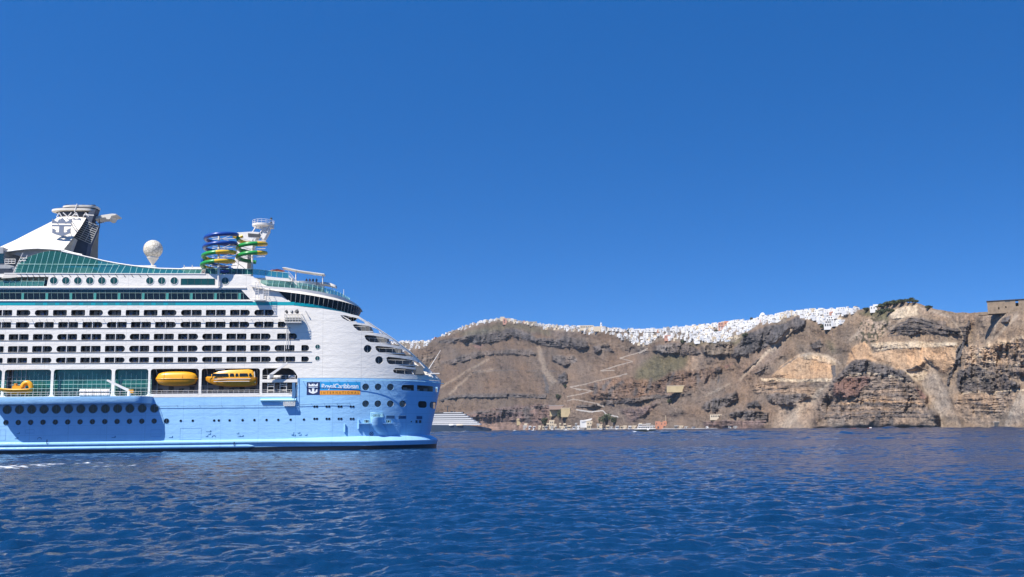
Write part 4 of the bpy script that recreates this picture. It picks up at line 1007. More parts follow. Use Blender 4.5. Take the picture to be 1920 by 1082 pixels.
# ---- pilot platforms hanging on the side
def platform(u, v0, v1, w, prot, lad):
    s, z1 = H(u, v0); z0 = H(u, v1)[1]; c = empty('side_platform', (s,-0.02,z0)); c.parent = SHIP
    h = z1-z0; MB().box(-w/2, w/2, -prot, 0, -.12, .05).build('floor_grate', M_W, c)
    mb = MB()
    for x in np.linspace(-w/2, w/2, 7): mb.bar((x,-prot,0),(x,-prot,h),.05); mb.bar((x,-prot,h),(x,0,h+.2),.04)
    for z in (h*.33, h*.66, h): mb.bar((-w/2,-prot,z),(w/2,-prot,z),.06); mb.bar((w/2,-prot,z),(w/2,0,z),.05); mb.bar((-w/2,-prot,z),(-w/2,0,z),.05)
    mb.build('platform_rail', M_W, c); return c, h, w, prot
c, h, w, pr = platform(551, 590.5, 605.5, 3.9, 2.0, 0)
MB().box(-w/2+.2, w/2-.2, -pr+.1, -.1, .1, h*.55).build('stowed_net', mat('netting', (0.25,0.25,0.22), 0.8, var=.5, vscale=3), c)
for x, r in ((-1.4,.38),(-.2,.42),(1.0,.55)):
    MB().tube([(x,-pr+.6,h+.05),(x,-pr+.6,h+.45),(x-.25,-pr+.3,h+.75)], [r*.4,r*.7,r], 8).build('floodlight', M_DGREY if x != -.2 else M_GREY, c, smooth=50)
mb = MB(); mb.bar((-1.7,-.3,-.1),(-1.5,-.3,-6.2),.07); mb.bar((-1.1,-.3,-.1),(-1.0,-.3,-6.2),.07)
mb.build('ladder', M_W, c)
c, h, w, pr = platform(543.5, 754.5, 760.5, 2.6, 1.1, 0)
MB().bar((1.0,-pr,h),(2.0,-0.1,h+5.6),.08).build('stay', M_RIM, c); MB().box(.5,1.2,-.4,-.02,h,h+4.6).build('ladder_housing', M_RIM, c)
a_ = H(573,583); b_ = H(580,594.5)
MB().bar((a_[0],-.5,a_[1]),(b_[0],-.3,b_[1]),.13).build('folded_arm', M_W, SHIP)
# ---- lattice davits above
for u0, u1, v0, v1 in ((478,484.5,529,561), (493,504,540,564)):
    A_ = L(u0+1, v0, -1.6); B_ = L(u1, v1, -1.6); mb = MB()
    for x in (A_[0], B_[0]):
        mb.bar((x,-1.6,B_[1]),(x,-1.6,A_[1]),.07); mb.bar((x,-1.6,A_[1]),(x,.2,A_[1]),.06); mb.bar((x,-1.6,B_[1]),(x,-.05,B_[1]+.1),.06)
    for k in range(9): z = B_[1]+(A_[1]-B_[1])*k/8; mb.bar((A_[0],-1.6,z),(B_[0],-1.6,z),.045)
    mb.build('lattice_ladder', M_W, SHIP)
A_ = L(476,562,-1.6); B_ = L(497,562,-1.6); MB().box(A_[0],B_[0],-1.7,-.05,A_[1]-.15,A_[1]+.05).build('ladder_landing', M_W, SHIP)
A_ = L(487,554,-1.4); MB().box(A_[0],A_[0]+1.0,-1.6,-.8,A_[1]-.9,A_[1]+.3).build('landing_box', M_W, SHIP)
# ---- mooring recess ledge with its rounded tub near the stern
def ledge_pt(u, v, o): s, z = H(u, v); return s, z, o
zl = H(700,794)[1]; sA, sT0, sT1, sB = H(672,794)[0], H(694,790)[0], H(719,790)[0], H(736,793)[0]
def off_strip(name, s0_, s1_, z0, z1, o0, o1, m, k=10):
    mb = MB(); R_ = []
    for s in np.linspace(s0_, s1_, k):
        R_.append([hp(s, z0, .0), hp(s, z0, -o0), hp(s, z1, -o1), hp(s, z1, .0)])
    mb.loft(R_, 0); return mb.build(name, m, SHIP)
off_strip('mooring_ledge', sA, sB, zl-.12, zl+.06, .9, .9, M_BLUE)
s_, z_ = H(672,793); p = hp(s_, z_-1.0, -.25); MB().tube([p+Vector((0,0,-.4)), p+Vector((0,0,1.7))], .26, 8).build('bollard_post', M_BLUE, SHIP, smooth=50)
s_, z_ = H(646.5,798); p = hp(s_, z_-1.2, -.2); MB().tube([p+Vector((0,0,-.3)), p+Vector((0,0,1.5))], .24, 8).build('bollard_post', M_BLUE, SHIP, smooth=50)
# tub: half round balcony, underside tapering back into the hull
zt0, zt1 = H(706,795)[1], H(706,782.5)[1]; sc_m = (sT0+sT1)/2; rr_ = (sT1-sT0)/2*.95
def tub_ring(z, r, sh=0.0, dep=1.0):
    q = []
    for a in np.linspace(math.pi, 2*math.pi, 17):
        s = sc_m+sh+r*math.cos(a); q.append(hp(s, z, 0.15)+Vector((0.12*0, r*dep*math.sin(a), 0)))
    return q
mb = MB(); rings = [tub_ring(zt1, rr_, 0, 1.15), tub_ring(zt0, rr_, 0, 1.15), tub_ring(zt0-.8, rr_*1.0, .5, 1.0), tub_ring(zt0-2.4, rr_*.9, 1.6, .45), tub_ring(zt0-3.6, rr_*.7, 2.6, .05)]
mb.loft(rings, 0, True); mb.build('mooring_tub', M_BLUE, SHIP, smooth=35)
tr_ = tub_ring(zt1, rr_*.95, 0, 1.1)
mb = MB()
for q in tr_[1:-1]: mb.bar(q, q+Vector((0,0,1.1)), .05)
mb.tube([q+Vector((0,0,1.1)) for q in tr_], .06, 5); mb.build('tub_rail', M_PALE, SHIP)
s_, z1_ = H(708,777); z0_ = H(708,782)[1]
def hull_panel(name, u0, v0, u1, v1, m, out=0.02, slats=0, ms=None, frame=True):
    s0_, zt = H(u0, v0); s1_, zb = H(u1, v1); s0b = H(u0, (v0+v1)/2)[0]; s1b = H(u1, (v0+v1)/2)[0]
    P_ = lambda s, z, o: hp(s, z, -o); mb = MB(); k = max(2, int((s1b-s0b)/0.7))
    ss = np.linspace(s0b, s1b, k+1)
    for i in range(k): mb.add([P_(ss[i],zb,out),P_(ss[i+1],zb,out),P_(ss[i+1],zt,out),P_(ss[i],zt,out)], [(0,1,2,3)], 0)
    if slats:
        for j in range(slats): s = s0b+(s1b-s0b)*(j+.5)/slats; mb.bar(P_(s,zb,out+.04),P_(s,zt,out+.04),.045,1)
    if frame: mb.tube([P_(s,zt,out+.02) for s in ss]+[P_(s1b,zb,out+.02)]+[P_(s,zb,out+.02) for s in ss[::-1]], .05, 4, 1, closed=True)
    return mb.build(name, [m, ms or M_RIM], SHIP)
M_VNT = mat('vent_shadow_blue', (0.02,0.10,0.24), 0.6)
hull_panel('recess', 697.5,776.5,718.5,782, M_DGREY, .03, 9, M_PALE)
hull_panel('louvre', 724,779.2,739.5,784.8, M_VNT, .02, 8); hull_panel('louvre', 747,779.2,761,784.8, M_VNT, .02, 8); hull_panel('louvre', 781,780.5,791,785.8, M_VNT, .02, 5)
hull_panel('fairlead', 683,787.3,692.5,793.2, M_DGREY, .02, 2, M_PALE); hull_panel('fairlead', 724,787.5,733,793, M_DGREY, .02, 2, M_PALE)
hull_panel('fairlead', 779,788,782.6,793, M_DGREY, .02); hull_panel('fairlead', 785.5,788,789.6,793, M_DGREY, .02)
hull_panel('fairlead', 770,789.5,772.4,791.6, M_DGREY, .02, frame=False)
pipe_run('hull_rail', [(765,795.8),(800,796.8),(812,797)], 0.08, 4.0, M_PALE, 0.1, 0.05)
pipe_run('weld_line', [(560,772.5),(700,771.5),(760,772.5)], 0.02, 12.0, M_BLUE, 0.05, 0.06)
# draught marks, valve marks and small fittings on the blue plating
for (u, v, w, h) in ((549,815,1,2),(560.5,812,1,1),(552,817,1.2,.8),(563,816,1,1),(574,816,1,1),(446,813,1,1),(453,818,1.6,.9),(448,818.5,1.2,.8),(391,809,2.2,.7),(393,814,1,1),(388,818,1,1),(34,813,1.2,1),(31,822,1.4,1),(213,820,1.6,1.1),(320.5,820,1.6,1.1)):
    s, z = H(u, v); MB().add([(-.28*w,-.05,-.1*h),(.28*w,-.05,-.1*h),(.28*w,-.05,.3*h),(.16*w,-.05,.3*h),(.16*w,-.05,.02*h),(-.28*w,-.05,.0*h)], [(0,1,4,5),(1,2,3,4)]).build('hull_fitting', mat('fitting_blue', (0.03,0.13,0.30), 0.5), SHIP, loc=(s,0,z))
def ring_mark(u, v, r, cross, arc=360, m=None):
    s, z = H(u, v); p = hp(s, z, -.02); mb = MB(); t = math.atan(dyh(s,z))
    mb.tube([p+Vector((r*math.cos(a)*math.cos(t), r*math.cos(a)*math.sin(t), r*math.sin(a))) for a in np.linspace(0, math.radians(arc), 20)], .06, 4)
    if cross:
        for a in (math.pi/4, 3*math.pi/4): d = Vector((r*math.cos(a)*math.cos(t), r*math.cos(a)*math.sin(t), r*math.sin(a))); mb.bar(p-d, p+d, .05)
    mb.build('thruster_mark', m or M_NAVY, SHIP)
ring_mark(696.5, 813.5, .42, True); ring_mark(401, 820, .42, False, 180, mat('fitting_blue', (0.03,0.13,0.30))); ring_mark(74, 824, .42, False, 180, mat('fitting_blue', (0,0,0)))
for u, v in ((90,828),(440,832)): s, z = H(u, v); MB().bar((s,-.7,z-.45),(s,-.7,z+.45),.1).build('draught_pipe', M_NAVY, SHIP)
# shell doors: thin seams
for u0, v0, u1, v1 in ((338,803,377,824), (0,806,10,826), (48,806,64,812), (283,806,302,818)):
    a_ = L(u0,v0); b_ = L(u1,v1); mb = MB(); mb.tube([(a_[0],-.005,a_[1]),(b_[0],-.005,a_[1]),(b_[0],-.005,b_[1]),(a_[0],-.005,b_[1])], .035, 4, closed=True); mb.build('shell_door', mat('seam_blue', (0.11,0.27,0.52), 0.5), SHIP)
# ---- line sign on the hull
a_, b_, c_ = L(575.3,716), L(599.8,740), L(675,740)
zt, zb, zm = L(620,716.2)[1], L(620,740.2)[1], L(620,732.2)[1]
SGN = MB().box(a_[0], b_[0], -.035, .0, zb, zt).build('sign_panel', M_LOGO, SHIP)
def bent_panel(name, s0_, s1_, z0, z1, m, out):
    mb = MB(); ss = np.linspace(s0_, s1_, 12)
    mb.loft([[hp(s,z0,-out), hp(s,z1,-out), hp(s,z1,.0), hp(s,z0,.0)] for s in ss]); return mb.build(name, m, SHIP)
bent_panel('sign_panel', b_[0]+.002, c_[0], zm, zt, M_CYAN, .035); bent_panel('sign_panel', b_[0]+.002, c_[0], zb, zm-.002, M_ORNG, .035)
def text_mesh(txt, size_w, h, spacing=1.0, bold=0.0):
    cu = bpy.data.curves.new('t', 'FONT'); cu.body = txt; cu.extrude = 0.01; cu.space_character = spacing; cu.offset = bold
    ob = bpy.data.objects.new('t', cu); COL.objects.link(ob); bpy.context.view_layer.update()
    me = bpy.data.meshes.new_from_object(ob.evaluated_get(bpy.context.evaluated_depsgraph_get())); bpy.data.objects.remove(ob)
    n = len(me.vertices); co = np.zeros(n*3); me.vertices.foreach_get('co', co); co = co.reshape(-1,3)
    mn, mx = co.min(0), co.max(0); co[:,0] = (co[:,0]-mn[0])/(mx[0]-mn[0])*size_w; co[:,1] = (co[:,1]-mn[1])/(mx[1]-mn[1])*h
    out = co.copy(); me.vertices.foreach_set('co', out.ravel()); return me, co
def sign_text(txt, s0_, s1_, z0, z1, m, spacing=1.0, bold=0.0, out=.05):
    me, co = text_mesh(txt, s1_-s0_, z1-z0, spacing, bold); q = np.array([list(hp(s0_+x, z0+y, -out-zz*.5)) for x, y, zz in co])
    me.vertices.foreach_set('co', q.ravel()); me.materials.append(m); me.update(); o = bpy.data.objects.new('lettering', me); COL.objects.link(o); o.parent = SHIP; return o
t0, t1 = L(603.2,725)[0], H(672,725)[0]
zr0, zr1 = L(620,732.0)[1], L(620,719.6)[1]
sign_text('RoyalCaribbean', t0, t1, zr0+.10, zr1, M_LET, 0.9, 0.012)
sign_text('INTERNATIONAL', L(602.5,736)[0], H(673,736)[0], L(620,738.6)[1], L(620,734)[1], M_LETB, 1.9, 0.02)
EMB = [[(-1,.42),(-.98,.98),(-.62,.70),(-.40,.62),(-.30,.86),(-.12,.80),(0,1.0),(.12,.80),(.30,.86),(.40,.62),(.62,.70),(.98,.98),(1,.42)],
       [(-.98,.08),(-.98,.28),(.98,.28),(.98,.08)],
       [(-.24,.07),(.24,.07),(.24,-.58),(.50,-.58),(.62,-.40),(.45,-.36),(.92,-.10),(.92,-.66),(.55,-.84),(0,-1.0),(-.55,-.84),(-.92,-.66),(-.92,-.10),(-.45,-.36),(-.62,-.40),(-.50,-.58),(-.24,-.58)]]
def emblem_mb(w, h, y0, y1):
    mb = MB()
    for P_ in EMB: mb.prism([(x*w/2, z*h/2) for x, z in P_], y0, y1)
    return mb
cx_, cz_ = L(587.2,728.3); emblem_mb(2.15, 2.5, -.065, -.036).build('crown_anchor_emblem', M_LET, SHIP, loc=(cx_,0,cz_))
# ================================================================ SHIP: upper decks
zt_pool = L(300,513.5)[1]
def lounge_plan(u_tip, v_tip, u0, y0=-0.35, k=1.0):
    st_ = L(u_tip, v_tip, HB)[0]; s0_ = L(u0, v_tip)[0]; return s0_, st_, y0
def bow(s0_, st_, y0, pw=2.0):
    """half oval plan from s0 (side) to st (centre line)"""
    def f(s):
        t = min(max((s-s0_)/(st_-s0_), 0), 1); return y0+(HB-y0)*(1-(1-t**pw)**(1/pw))
    return f
def pix_on(f, u, v):
    y = 0.0
    for _ in range(60): s, z = L(u, v, y); y = y*.5+f(s)*.5
    return Vector((s, f(s), z))
def strip(name, topl, botl, f, fb, m, n=46, thick=0.0, sub=None, parent=SHIP, mirror=True):
    """a band that follows the oval plan between two traced edges"""
    T_ = [pix_on(f, *p) for p in topl]; B_ = [pix_on(fb, *p) for p in botl]
    def res(P_, k):
        xs = [p.x for p in P_]; zz = [p.z for p in P_]; a0, a1 = xs[0], xs[-1]
        out = []
        for t in np.linspace(0, 1, k):
            s = a0+(a1-a0)*math.sin(t*math.pi/2) ; out.append((s, float(np.interp(s, xs, zz))))
        return out
    TT = [Vector((s, f(s), z)) for s, z in res(T_, n)]; BB = [Vector((s, fb(s), z)) for s, z in res(B_, n)]
    mb = MB()
    for P_, Q_ in ((TT, BB),):
        mb.v += [tuple(p) for p in P_]+[tuple(p) for p in Q_]
        for i in range(n-1): mb.f.append((n+i, n+i+1, i+1, i)); mb.m.append(0)
    if mirror:
        m2 = MB(); m2.v = [(x, BEAM-y, z) for x, y, z in mb.v]
        for i in range(n-1): m2.f.append((i, i+1, n+i+1, n+i)); m2.m.append(0)
        m2.build(name, m, parent, smooth=40)
    ob = mb.build(name, m, parent, smooth=40); return ob, TT, BB
# lounge glazing (outward leaning), its roof deck and skirt
s0_ = L(519,546)[0]; stt = L(678.6,579,HB)[0]; stb = L(671.5,592,HB)[0]
fT = bow(s0_-3, stt, -0.9, 2.1); fB = bow(s0_-1, stb, -0.25, 2.1)
topl = [(522,546),(545,548.6),(587,554.5),(620,561),(640,565),(660,570.5),(672,575.5),(678.3,580)]
botl = [(542.5,566.2),(565,568.2),(587,570.5),(610,575.2),(629,580),(645,584.5),(660,589.3),(671,593)]
LG, TT, BB = strip('lounge_windows', topl, botl, fT, fB, M_GLD)
mb = MB()
def on_curve(P_, f, s): return Vector((s, f(s), float(np.interp(s, [p.x for p in P_], [p.z for p in P_]))))
for ub in list(np.arange(545, 640, 8.6))+[645,651.5,657,662,666,669]:
    sb = pix_on(fB, ub, 566+ (ub-542)*.2).x; sb = min(sb, BB[-1].x-.15); s_t = sb+.12+.35*(ub-540)/130
    mb.bar(on_curve(TT, fT, s_t)+Vector((.02,-.06,0)), on_curve(BB, fB, sb)+Vector((.02,-.06,0)), .036)
mb.build('lounge_mullions', mat('pale_grey_frame', (0.50,0.50,0.48), 0.5), LG)
# teal sill band under the lounge
botl2 = [(545,573),(565,574),(587,576),(610,579.5),(629,584.5),(645,588.5),(660,591.5),(671.5,594.5)]
fC = bow(s0_, stb-.3, -0.12, 2.1)
strip('lounge_sill', botl, botl2, fB, fC, M_TEAL)
# white brow over the windows and the deck edge
edt = [(470,534),(487,535.5),(520,538),(560,541),(600,547),(630,553.5),(648,559),(665,568),(676,577)]
edb = [(470,537.5),(487,539.5),(520,543),(560,546),(600,552.5),(630,559),(650,565.5),(668,573),(678,581)]
fE = bow(L(470,536)[0]-4, stt+.2, -1.1, 2.1)
_, ET, EB = strip('deck_edge', edt, edb, fE, fE, M_W)
strip('soffit', edb, topl, fE, fT, M_W2)
# wedge of side wall under the brow, left of the lounge
mb = MB(); pA = [L(470,538)[0], L(521,546)[0]]
mb.add([(pA[0],-.02,L(470,538)[1]),(pA[0],-.02,L(470,566)[1]),(L(545,566)[0],-.02,L(545,566)[1]),(L(521,545.5)[0],-.02,L(521,545.5)[1])], [(0,1,2,3)]); mb.build('side_wall_panel', M_WHITE, SHIP)
# roof deck of the lounge, closing the top
mb = MB(); ring = [(p.x, p.y+.05) for p in ET]; zr = min(p.z for p in ET)
n = len(ET); mb.v = [(p.x,p.y,p.z-.1) for p in ET]+[(p.x,BEAM-p.y,p.z-.1) for p in ET]
for i in range(n-1): mb.f.append((i, i+1, n+i+1, n+i)); mb.m.append(0)
mb.build('lounge_roof', M_W, SHIP)
# green glass screens on the roof deck
sct = [(489,525),(520,526),(545,528.5),(580,532.5),(600,537),(620,543),(640,550),(655,560)]
scb = [(487,537),(520,539),(545,540),(580,544),(600,548),(620,553),(640,558.5),(655,564)]
fS = bow(L(487,530)[0]-6, L(668,570,HB)[0], 0.2, 2.1)
GS, GT, GB = strip('deck_screen', sct, scb, fS, fS, M_GLR)
mb = MB()
for i in range(0, 46, 2): mb.bar(GB[i], GT[i]+Vector((.12,-.05,.1)), .06)
mb.build('screen_posts', M_MUL, GS)
# upper deckhouse with the second screen
sct = [(432,517),(475,508),(510,512),(543,516.5)]; 
A_ = L(455,524,1.5); 
mb = MB(); z0, z1 = L(500,536,2)[1], L(500,519.5,2)[1]
mb.box(L(395,520,2)[0], L(548,525,2)[0], 2.2, BEAM-2.2, zt_pool-2, z1-.15, 0)
mb.build('aft_deckhouse', M_W2, SHIP)
mb = MB(); P0 = [(L(u, v, 1.6)[0], L(u, v, 1.6)[1]) for u, v in ((497,518),(541,522.5),(547,527),(541,527.5),(499,524))]
mb.prism(P0, 1.6, BEAM-1.6); mb.build('deck_brow', M_W, SHIP)
xs = [L(u, 515, 1.8)[0] for u in (385, 474, 498, 541)]; zz = [L(u, v, 1.8)[1] for u, v in ((385,514),(474,514.5),(498,517),(541,521.5))]; zt2 = [L(u, v, 1.8)[1] for u, v in ((385,503),(474,504.5),(498,507),(541,512))]
for i in range(3):
    mb = MB(); mb.add([(xs[i],1.8,zz[i]),(xs[i+1],1.8,zz[i+1]),(xs[i+1],1.8,zt2[i+1]),(xs[i],1.8,zt2[i])], [(0,1,2,3)]); g_ = mb.build('glass_windbreak', M_GLS if i else M_GLT, SHIP)
    mb = MB(); k = int((xs[i+1]-xs[i])/1.15)
    for j in range(k+1):
        t = j/k; mb.bar((xs[i]+(xs[i+1]-xs[i])*t,1.75,zz[i]+(zz[i+1]-zz[i])*t),(xs[i]+(xs[i+1]-xs[i])*t,1.75,zt2[i]+(zt2[i+1]-zt2[i])*t),.045)
    mb.bar((xs[i],1.75,zt2[i]),(xs[i+1],1.75,zt2[i+1]),.05); mb.build('screen_posts', M_MUL, g_)
# stair from upper deck
mb = MB(); a_, b_ = L(541,517,2.5), L(556,534,2.5); mb.bar((a_[0],2.5,a_[1]),(b_[0],2.5,b_[1]),.12); mb.bar((a_[0],2.5,a_[1]+1),(b_[0],2.5,b_[1]+1),.05)
for t in np.linspace(0,1,8): p = Vector((a_[0],2.5,a_[1])).lerp(Vector((b_[0],2.5,b_[1])), t); mb.bar(p, p+Vector((0,0,1)), .04)
mb.build('stair', M_W, SHIP)
# round bulwark of the viewing deck
fV = bow(L(548,530)[0], L(612,534,14)[0], 4.0, 2.2)
BW, VT, VB = strip('viewing_bulwark', [(561,526.5),(575,526.8),(590,528.2),(602,530.2),(607,532)], [(561,534.5),(575,535.5),(590,537.5),(602,540.5),(607,544)], fV, fV, M_W)
mb = MB(); n = len(VT); mb.v = [(p.x,p.y,VT[0].z-1.1) for p in VT]+[(p.x,BEAM-p.y,VT[0].z-1.1) for p in VT]
for i in range(n-1): mb.f.append((i, i+1, n+i+1, n+i)); mb.m.append(0)
mb.build('viewing_deck', M_W2, SHIP)
a_, b_ = L(550,529,4), L(561,536,4); MB().box(a_[0], b_[0], 4.0, 6, b_[1]-.5, a_[1]+.3).build('deck_block', M_W, SHIP)
# awning with posts
mb = MB(); Tp = [L(u,v,5) for u,v in ((529.5,501.2),(535,501),(560,506.4),(585,510),(608,513))]; Bt = [L(u,v,5) for u,v in ((529,502.2),(535,502.6),(560,508),(585,511.6),(607.5,514.6))]
mb.prism([tuple(p) for p in Tp]+[tuple(p) for p in Bt[::-1]], 5, 8.5); mb.build('awning', M_W, SHIP)
for u, v0, v1 in ((555,508,537),(605.5,515,532)):
    for y in (5.6, 8): a_, b_ = L(u,v0,y), L(u,v1,y); MB().bar((a_[0],y,b_[1]),(a_[0],y,a_[1]),.14).build('awning_post', M_W, SHIP)
def parasol(u, v, y, r, h, m, lab, cat='parasol', pole=True):
    s, z = L(u, v, y); o = empty('parasol', to_world((s, y, z-h)), SROT); tag(o, lab, cat)
    MB().lathe([(r,h-.35),(r*.6,h-.1),(.04,h+.15)], n=12).build('canopy', m, o, smooth=50)
    MB().bar((0,0,0),(0,0,h-.1),.05,0,6).build('pole', M_GREY, o)
parasol(520,505.5,6,1.9,2.4,mat('faded_red_cloth', (0.50,0.10,0.07), 0.8),'red parasol on the ship top deck beside the white awning')
# cream shell canopy at the stern end
s, z = L(614,534,9); o = MB(); rings = []
for t in np.linspace(0, 1, 8):
    w = 1.9*math.sin(math.pi*(.12+t*.80)); rings.append([(s-1.6+t*3.9, 9-w, z-.9*t*t-.05), (s-1.6+t*3.9, 9-w*.5, z+.62-.9*t*t), (s-1.6+t*3.9, 9+w*.5, z+.62-.9*t*t), (s-1.6+t*3.9, 9+w, z-.9*t*t-.05)])
o.loft(rings); o.build('bandstand_canopy', M_W2, SHIP, smooth=50)
for du in (-.8, 1.2): MB().bar((s+du,9,z-2.6),(s+du,9,z+.1),.06).build('canopy_post', M_W, SHIP)
s, z = L(644.5,553,15); MB().bar((s,15,z-1),(s,15,z+1.4),.07).build('light_pole', M_W, SHIP)
# ---- big curved windscreen of the pool deck
wt = [(37,487),(47,484),(60,479),(71,475),(82,472.2),(94,470.8),(104,470.8),(115,472),(130,475.5),(151,480),(173,485),(196,490.5),(220,495),(245,498.8),(267,501.5),(299,504.5),(342,505.5),(386,505.5)]
yW, yWt = 0.35, 1.5
xs = np.array([L(u,v,yWt)[0] for u,v in wt]); zs = np.array([L(u,v,yWt)[1] for u,v in wt]); zf = L(200,512.4)[1]
mb = MB(); cols_u = np.arange(37, 386.5, 11.05); prev = None; mu = MB(); mid = L(200,496,1)[1]
for u in cols_u:
    bx = L(u-9.5 if u < 240 else u-4, 512, yW)[0]; tx = L(u, 490, yWt)[0]; tz = float(np.interp(tx, xs, zs))
    cur = [(bx,yW,zf),(tx,yWt,tz)]
    if prev: mb.add([prev[0],cur[0],cur[1],prev[1]], [(0,1,2,3)], 0)
    mu.bar(cur[0], cur[1], .055)
    prev = cur
WS = mb.build('windscreen', mat('windscreen_glass', (0.012,0.10,0.085), 0.08, spec=.6, alpha=(0.72,(0.40,0.78,0.72))), SHIP)
def wpt(u):  # point on the mid rail
    return (L(u,496,1)[0], .85, mid)
mu.bar((L(33,496,.8)[0],.85,mid),(L(222,496,.8)[0],.85,mid),.06)
mu.build('mullions', M_MUL, WS)
mb = MB(); rp = [(L(u,v-.9,yWt)[0], yWt, L(u,v-.9,yWt)[1]) for u, v in wt[7:]]; mb.tube(rp, .20, 6); mb.build('windscreen_rim', M_W, SHIP, smooth=60)
# pool deck things behind the glass: dark deckhouse and loungers give it depth
mb = MB(); a_ = L(50,512,8); mb.box(L(50,500,8)[0], L(170,500,8)[0], 8, 30, zf-.3, zf+2.6, 0); mb.box(L(170,500,8)[0], L(300,500,8)[0], 9, 29, zf-.3, zf+1.2, 0)
mb.build('pool_house', M_GREY, SHIP)
a_, b_ = L(338,504.5,6), L(398,509,6); MB().prism([L(u,v,6) for u,v in ((337,504),(345,500.6),(398,500.2),(400,504.5))], 6, 20).build('bar_canopy', M_W, SHIP)
for u in (345,360,376,392): p = L(u,513,6); MB().bar((p[0],6,p[1]-.5),(p[0],6,p[1]+2.1),.09).build('canopy_post', M_W, SHIP)
# ---- forward corner: stair tower, dark deckhouse with louvres
mb = MB(); p = [L(u,v,4) for u,v in ((-90,463),(6,463.5),(6,494),(26,499),(36,514),(-90,514))]; mb.prism(p, 4, 30, 0); mb.build('forward_deckhouse', M_GREY, SHIP)
mb = MB(); a_, b_ = L(-60,475,3.9), L(6.4,494,3.9); mb.box(a_[0], b_[0], 3.85, 3.98, b_[1], a_[1], 0)
mb.build('dark_screen', mat('dark_green_screen', (0.006,0.03,0.035), 0.15, spec=.8), SHIP)
mb = MB(); a_, b_ = L(-60,503,3.9), L(27,514,3.9)
for k in range(6): z = b_[1]+(a_[1]-b_[1])*(k+.5)/6; mb.box(a_[0], b_[0]-k*.12, 3.7, 3.98, z-.04, z+.06, 0)
mb.build('louvres', M_SLATE, SHIP)
a_ = L(9,494,3); b_ = L(29,486,3); mb = MB()
for x in np.linspace(a_[0], b_[0], 4): mb.bar((x,3,a_[1]),(x,3,b_[1]),.07)
for z in (a_[1], (a_[1]+b_[1])/2, b_[1]): mb.bar((a_[0],3,z),(b_[0],3,z),.07)
mb.build('deck_rail', M_W, SHIP)
mb = MB(); random.seed(5)
for k in range(7):
    a_ = L(24+2.4*k, 513-4.8*k, 1.2); mb.bar((a_[0],1.2,a_[1]),(a_[0]+1.5,1.2,a_[1]),.10); mb.bar((a_[0],1.2,a_[1]),(a_[0]+.5,1.2,a_[1]+1.3),.07); mb.bar((a_[0]+1.2,1.2,a_[1]-.3),(a_[0]+1.1,2.2,a_[1]+.9),.06)
a_, b_ = L(37,492,1.2), L(46,484,1.2); mb.bar((a_[0],1.2,a_[1]),(b_[0],1.2,b_[1]),.08); b2 = L(42,510,1.2); mb.bar((b_[0],1.2,b_[1]),(b2[0],1.2,b2[1]),.08); mb.build('stair', M_W, SHIP)
mb = MB(); mb.prism([L(u,v,-.2) for u,v in ((2,522),(8,516.5),(30,515),(34,519.5),(20,521))], -.3, 1.2); mb.build('life_raft_chute', M_W2, SHIP)
# ---- funnel: white swept sail, emblem, louvred stack, crown platform and exhausts
up = [(-110,520),(-60,492),(0,463),(30,449.5),(60,434),(84,422),(100.6,413.4),(108,407),(134,405.8),(161.5,408.5)]
dn = [(-110,506),(-60,490),(0,471.8),(19,470.2),(33,468.2),(47,466.6),(60,465.6),(70.7,465.3),(94,466.6),(118.5,468.8)]
yT, yBt = 13.5, 5.5
mb = MB(); Tt = [(L(u,v,yT)[0],yT,L(u,v,yT)[1]) for u,v in up]; Mm = []; Bb = [(L(u,v,yBt)[0],yBt,L(u,v,yBt)[1]) for u,v in dn]
n = len(Tt); rings = [Tt]
for t in (.25,.5,.75): rings.append([(a[0]+(b[0]-a[0])*t, a[1]+(b[1]-a[1])*(t**1.25), a[2]+(b[2]-a[2])*t) for a, b in zip(Tt, Bb)])
rings.append(Bb); mb.v = [p for r in rings for p in r]
for i in range(len(rings)-1):
    for j in range(n-1): a = i*n+j; mb.f.append((a, a+n, a+n+1, a+1)); mb.m.append(0)
o_ = len(mb.v); mb.v += [(x, BEAM-y, z) for x, y, z in mb.v]
for f_ in list(mb.f): mb.f.append(tuple(o_+i for i in f_[::-1])); mb.m.append(0)
for j in range(n-1): mb.f.append((j, j+1, o_+j+1, o_+j)); mb.m.append(0)
FN = mb.build('funnel', M_W2, SHIP, smooth=30)
mb = MB(); mb.tube([(x-.0, y-.1, z-.1) for x, y, z in Bb], .16, 5); 
e_ = [(L(u,v,5)[0],5-.16*k,L(u,v,5)[1]) for k,(u,v) in enumerate(((118,469),(130,472.5),(141,475.6),(155,478.6)))]; mb.tube(e_, .2, 5); mb.build('funnel_rim', M_W, FN)
mb = MB(); mb.prism([L(u,v,6.5) for u,v in ((8,471),(47,467.5),(71,466.5),(94,468),(60,478),(47,483),(30,478))], 6.5, 7.5); mb.build('funnel_underside', M_GREY, FN)
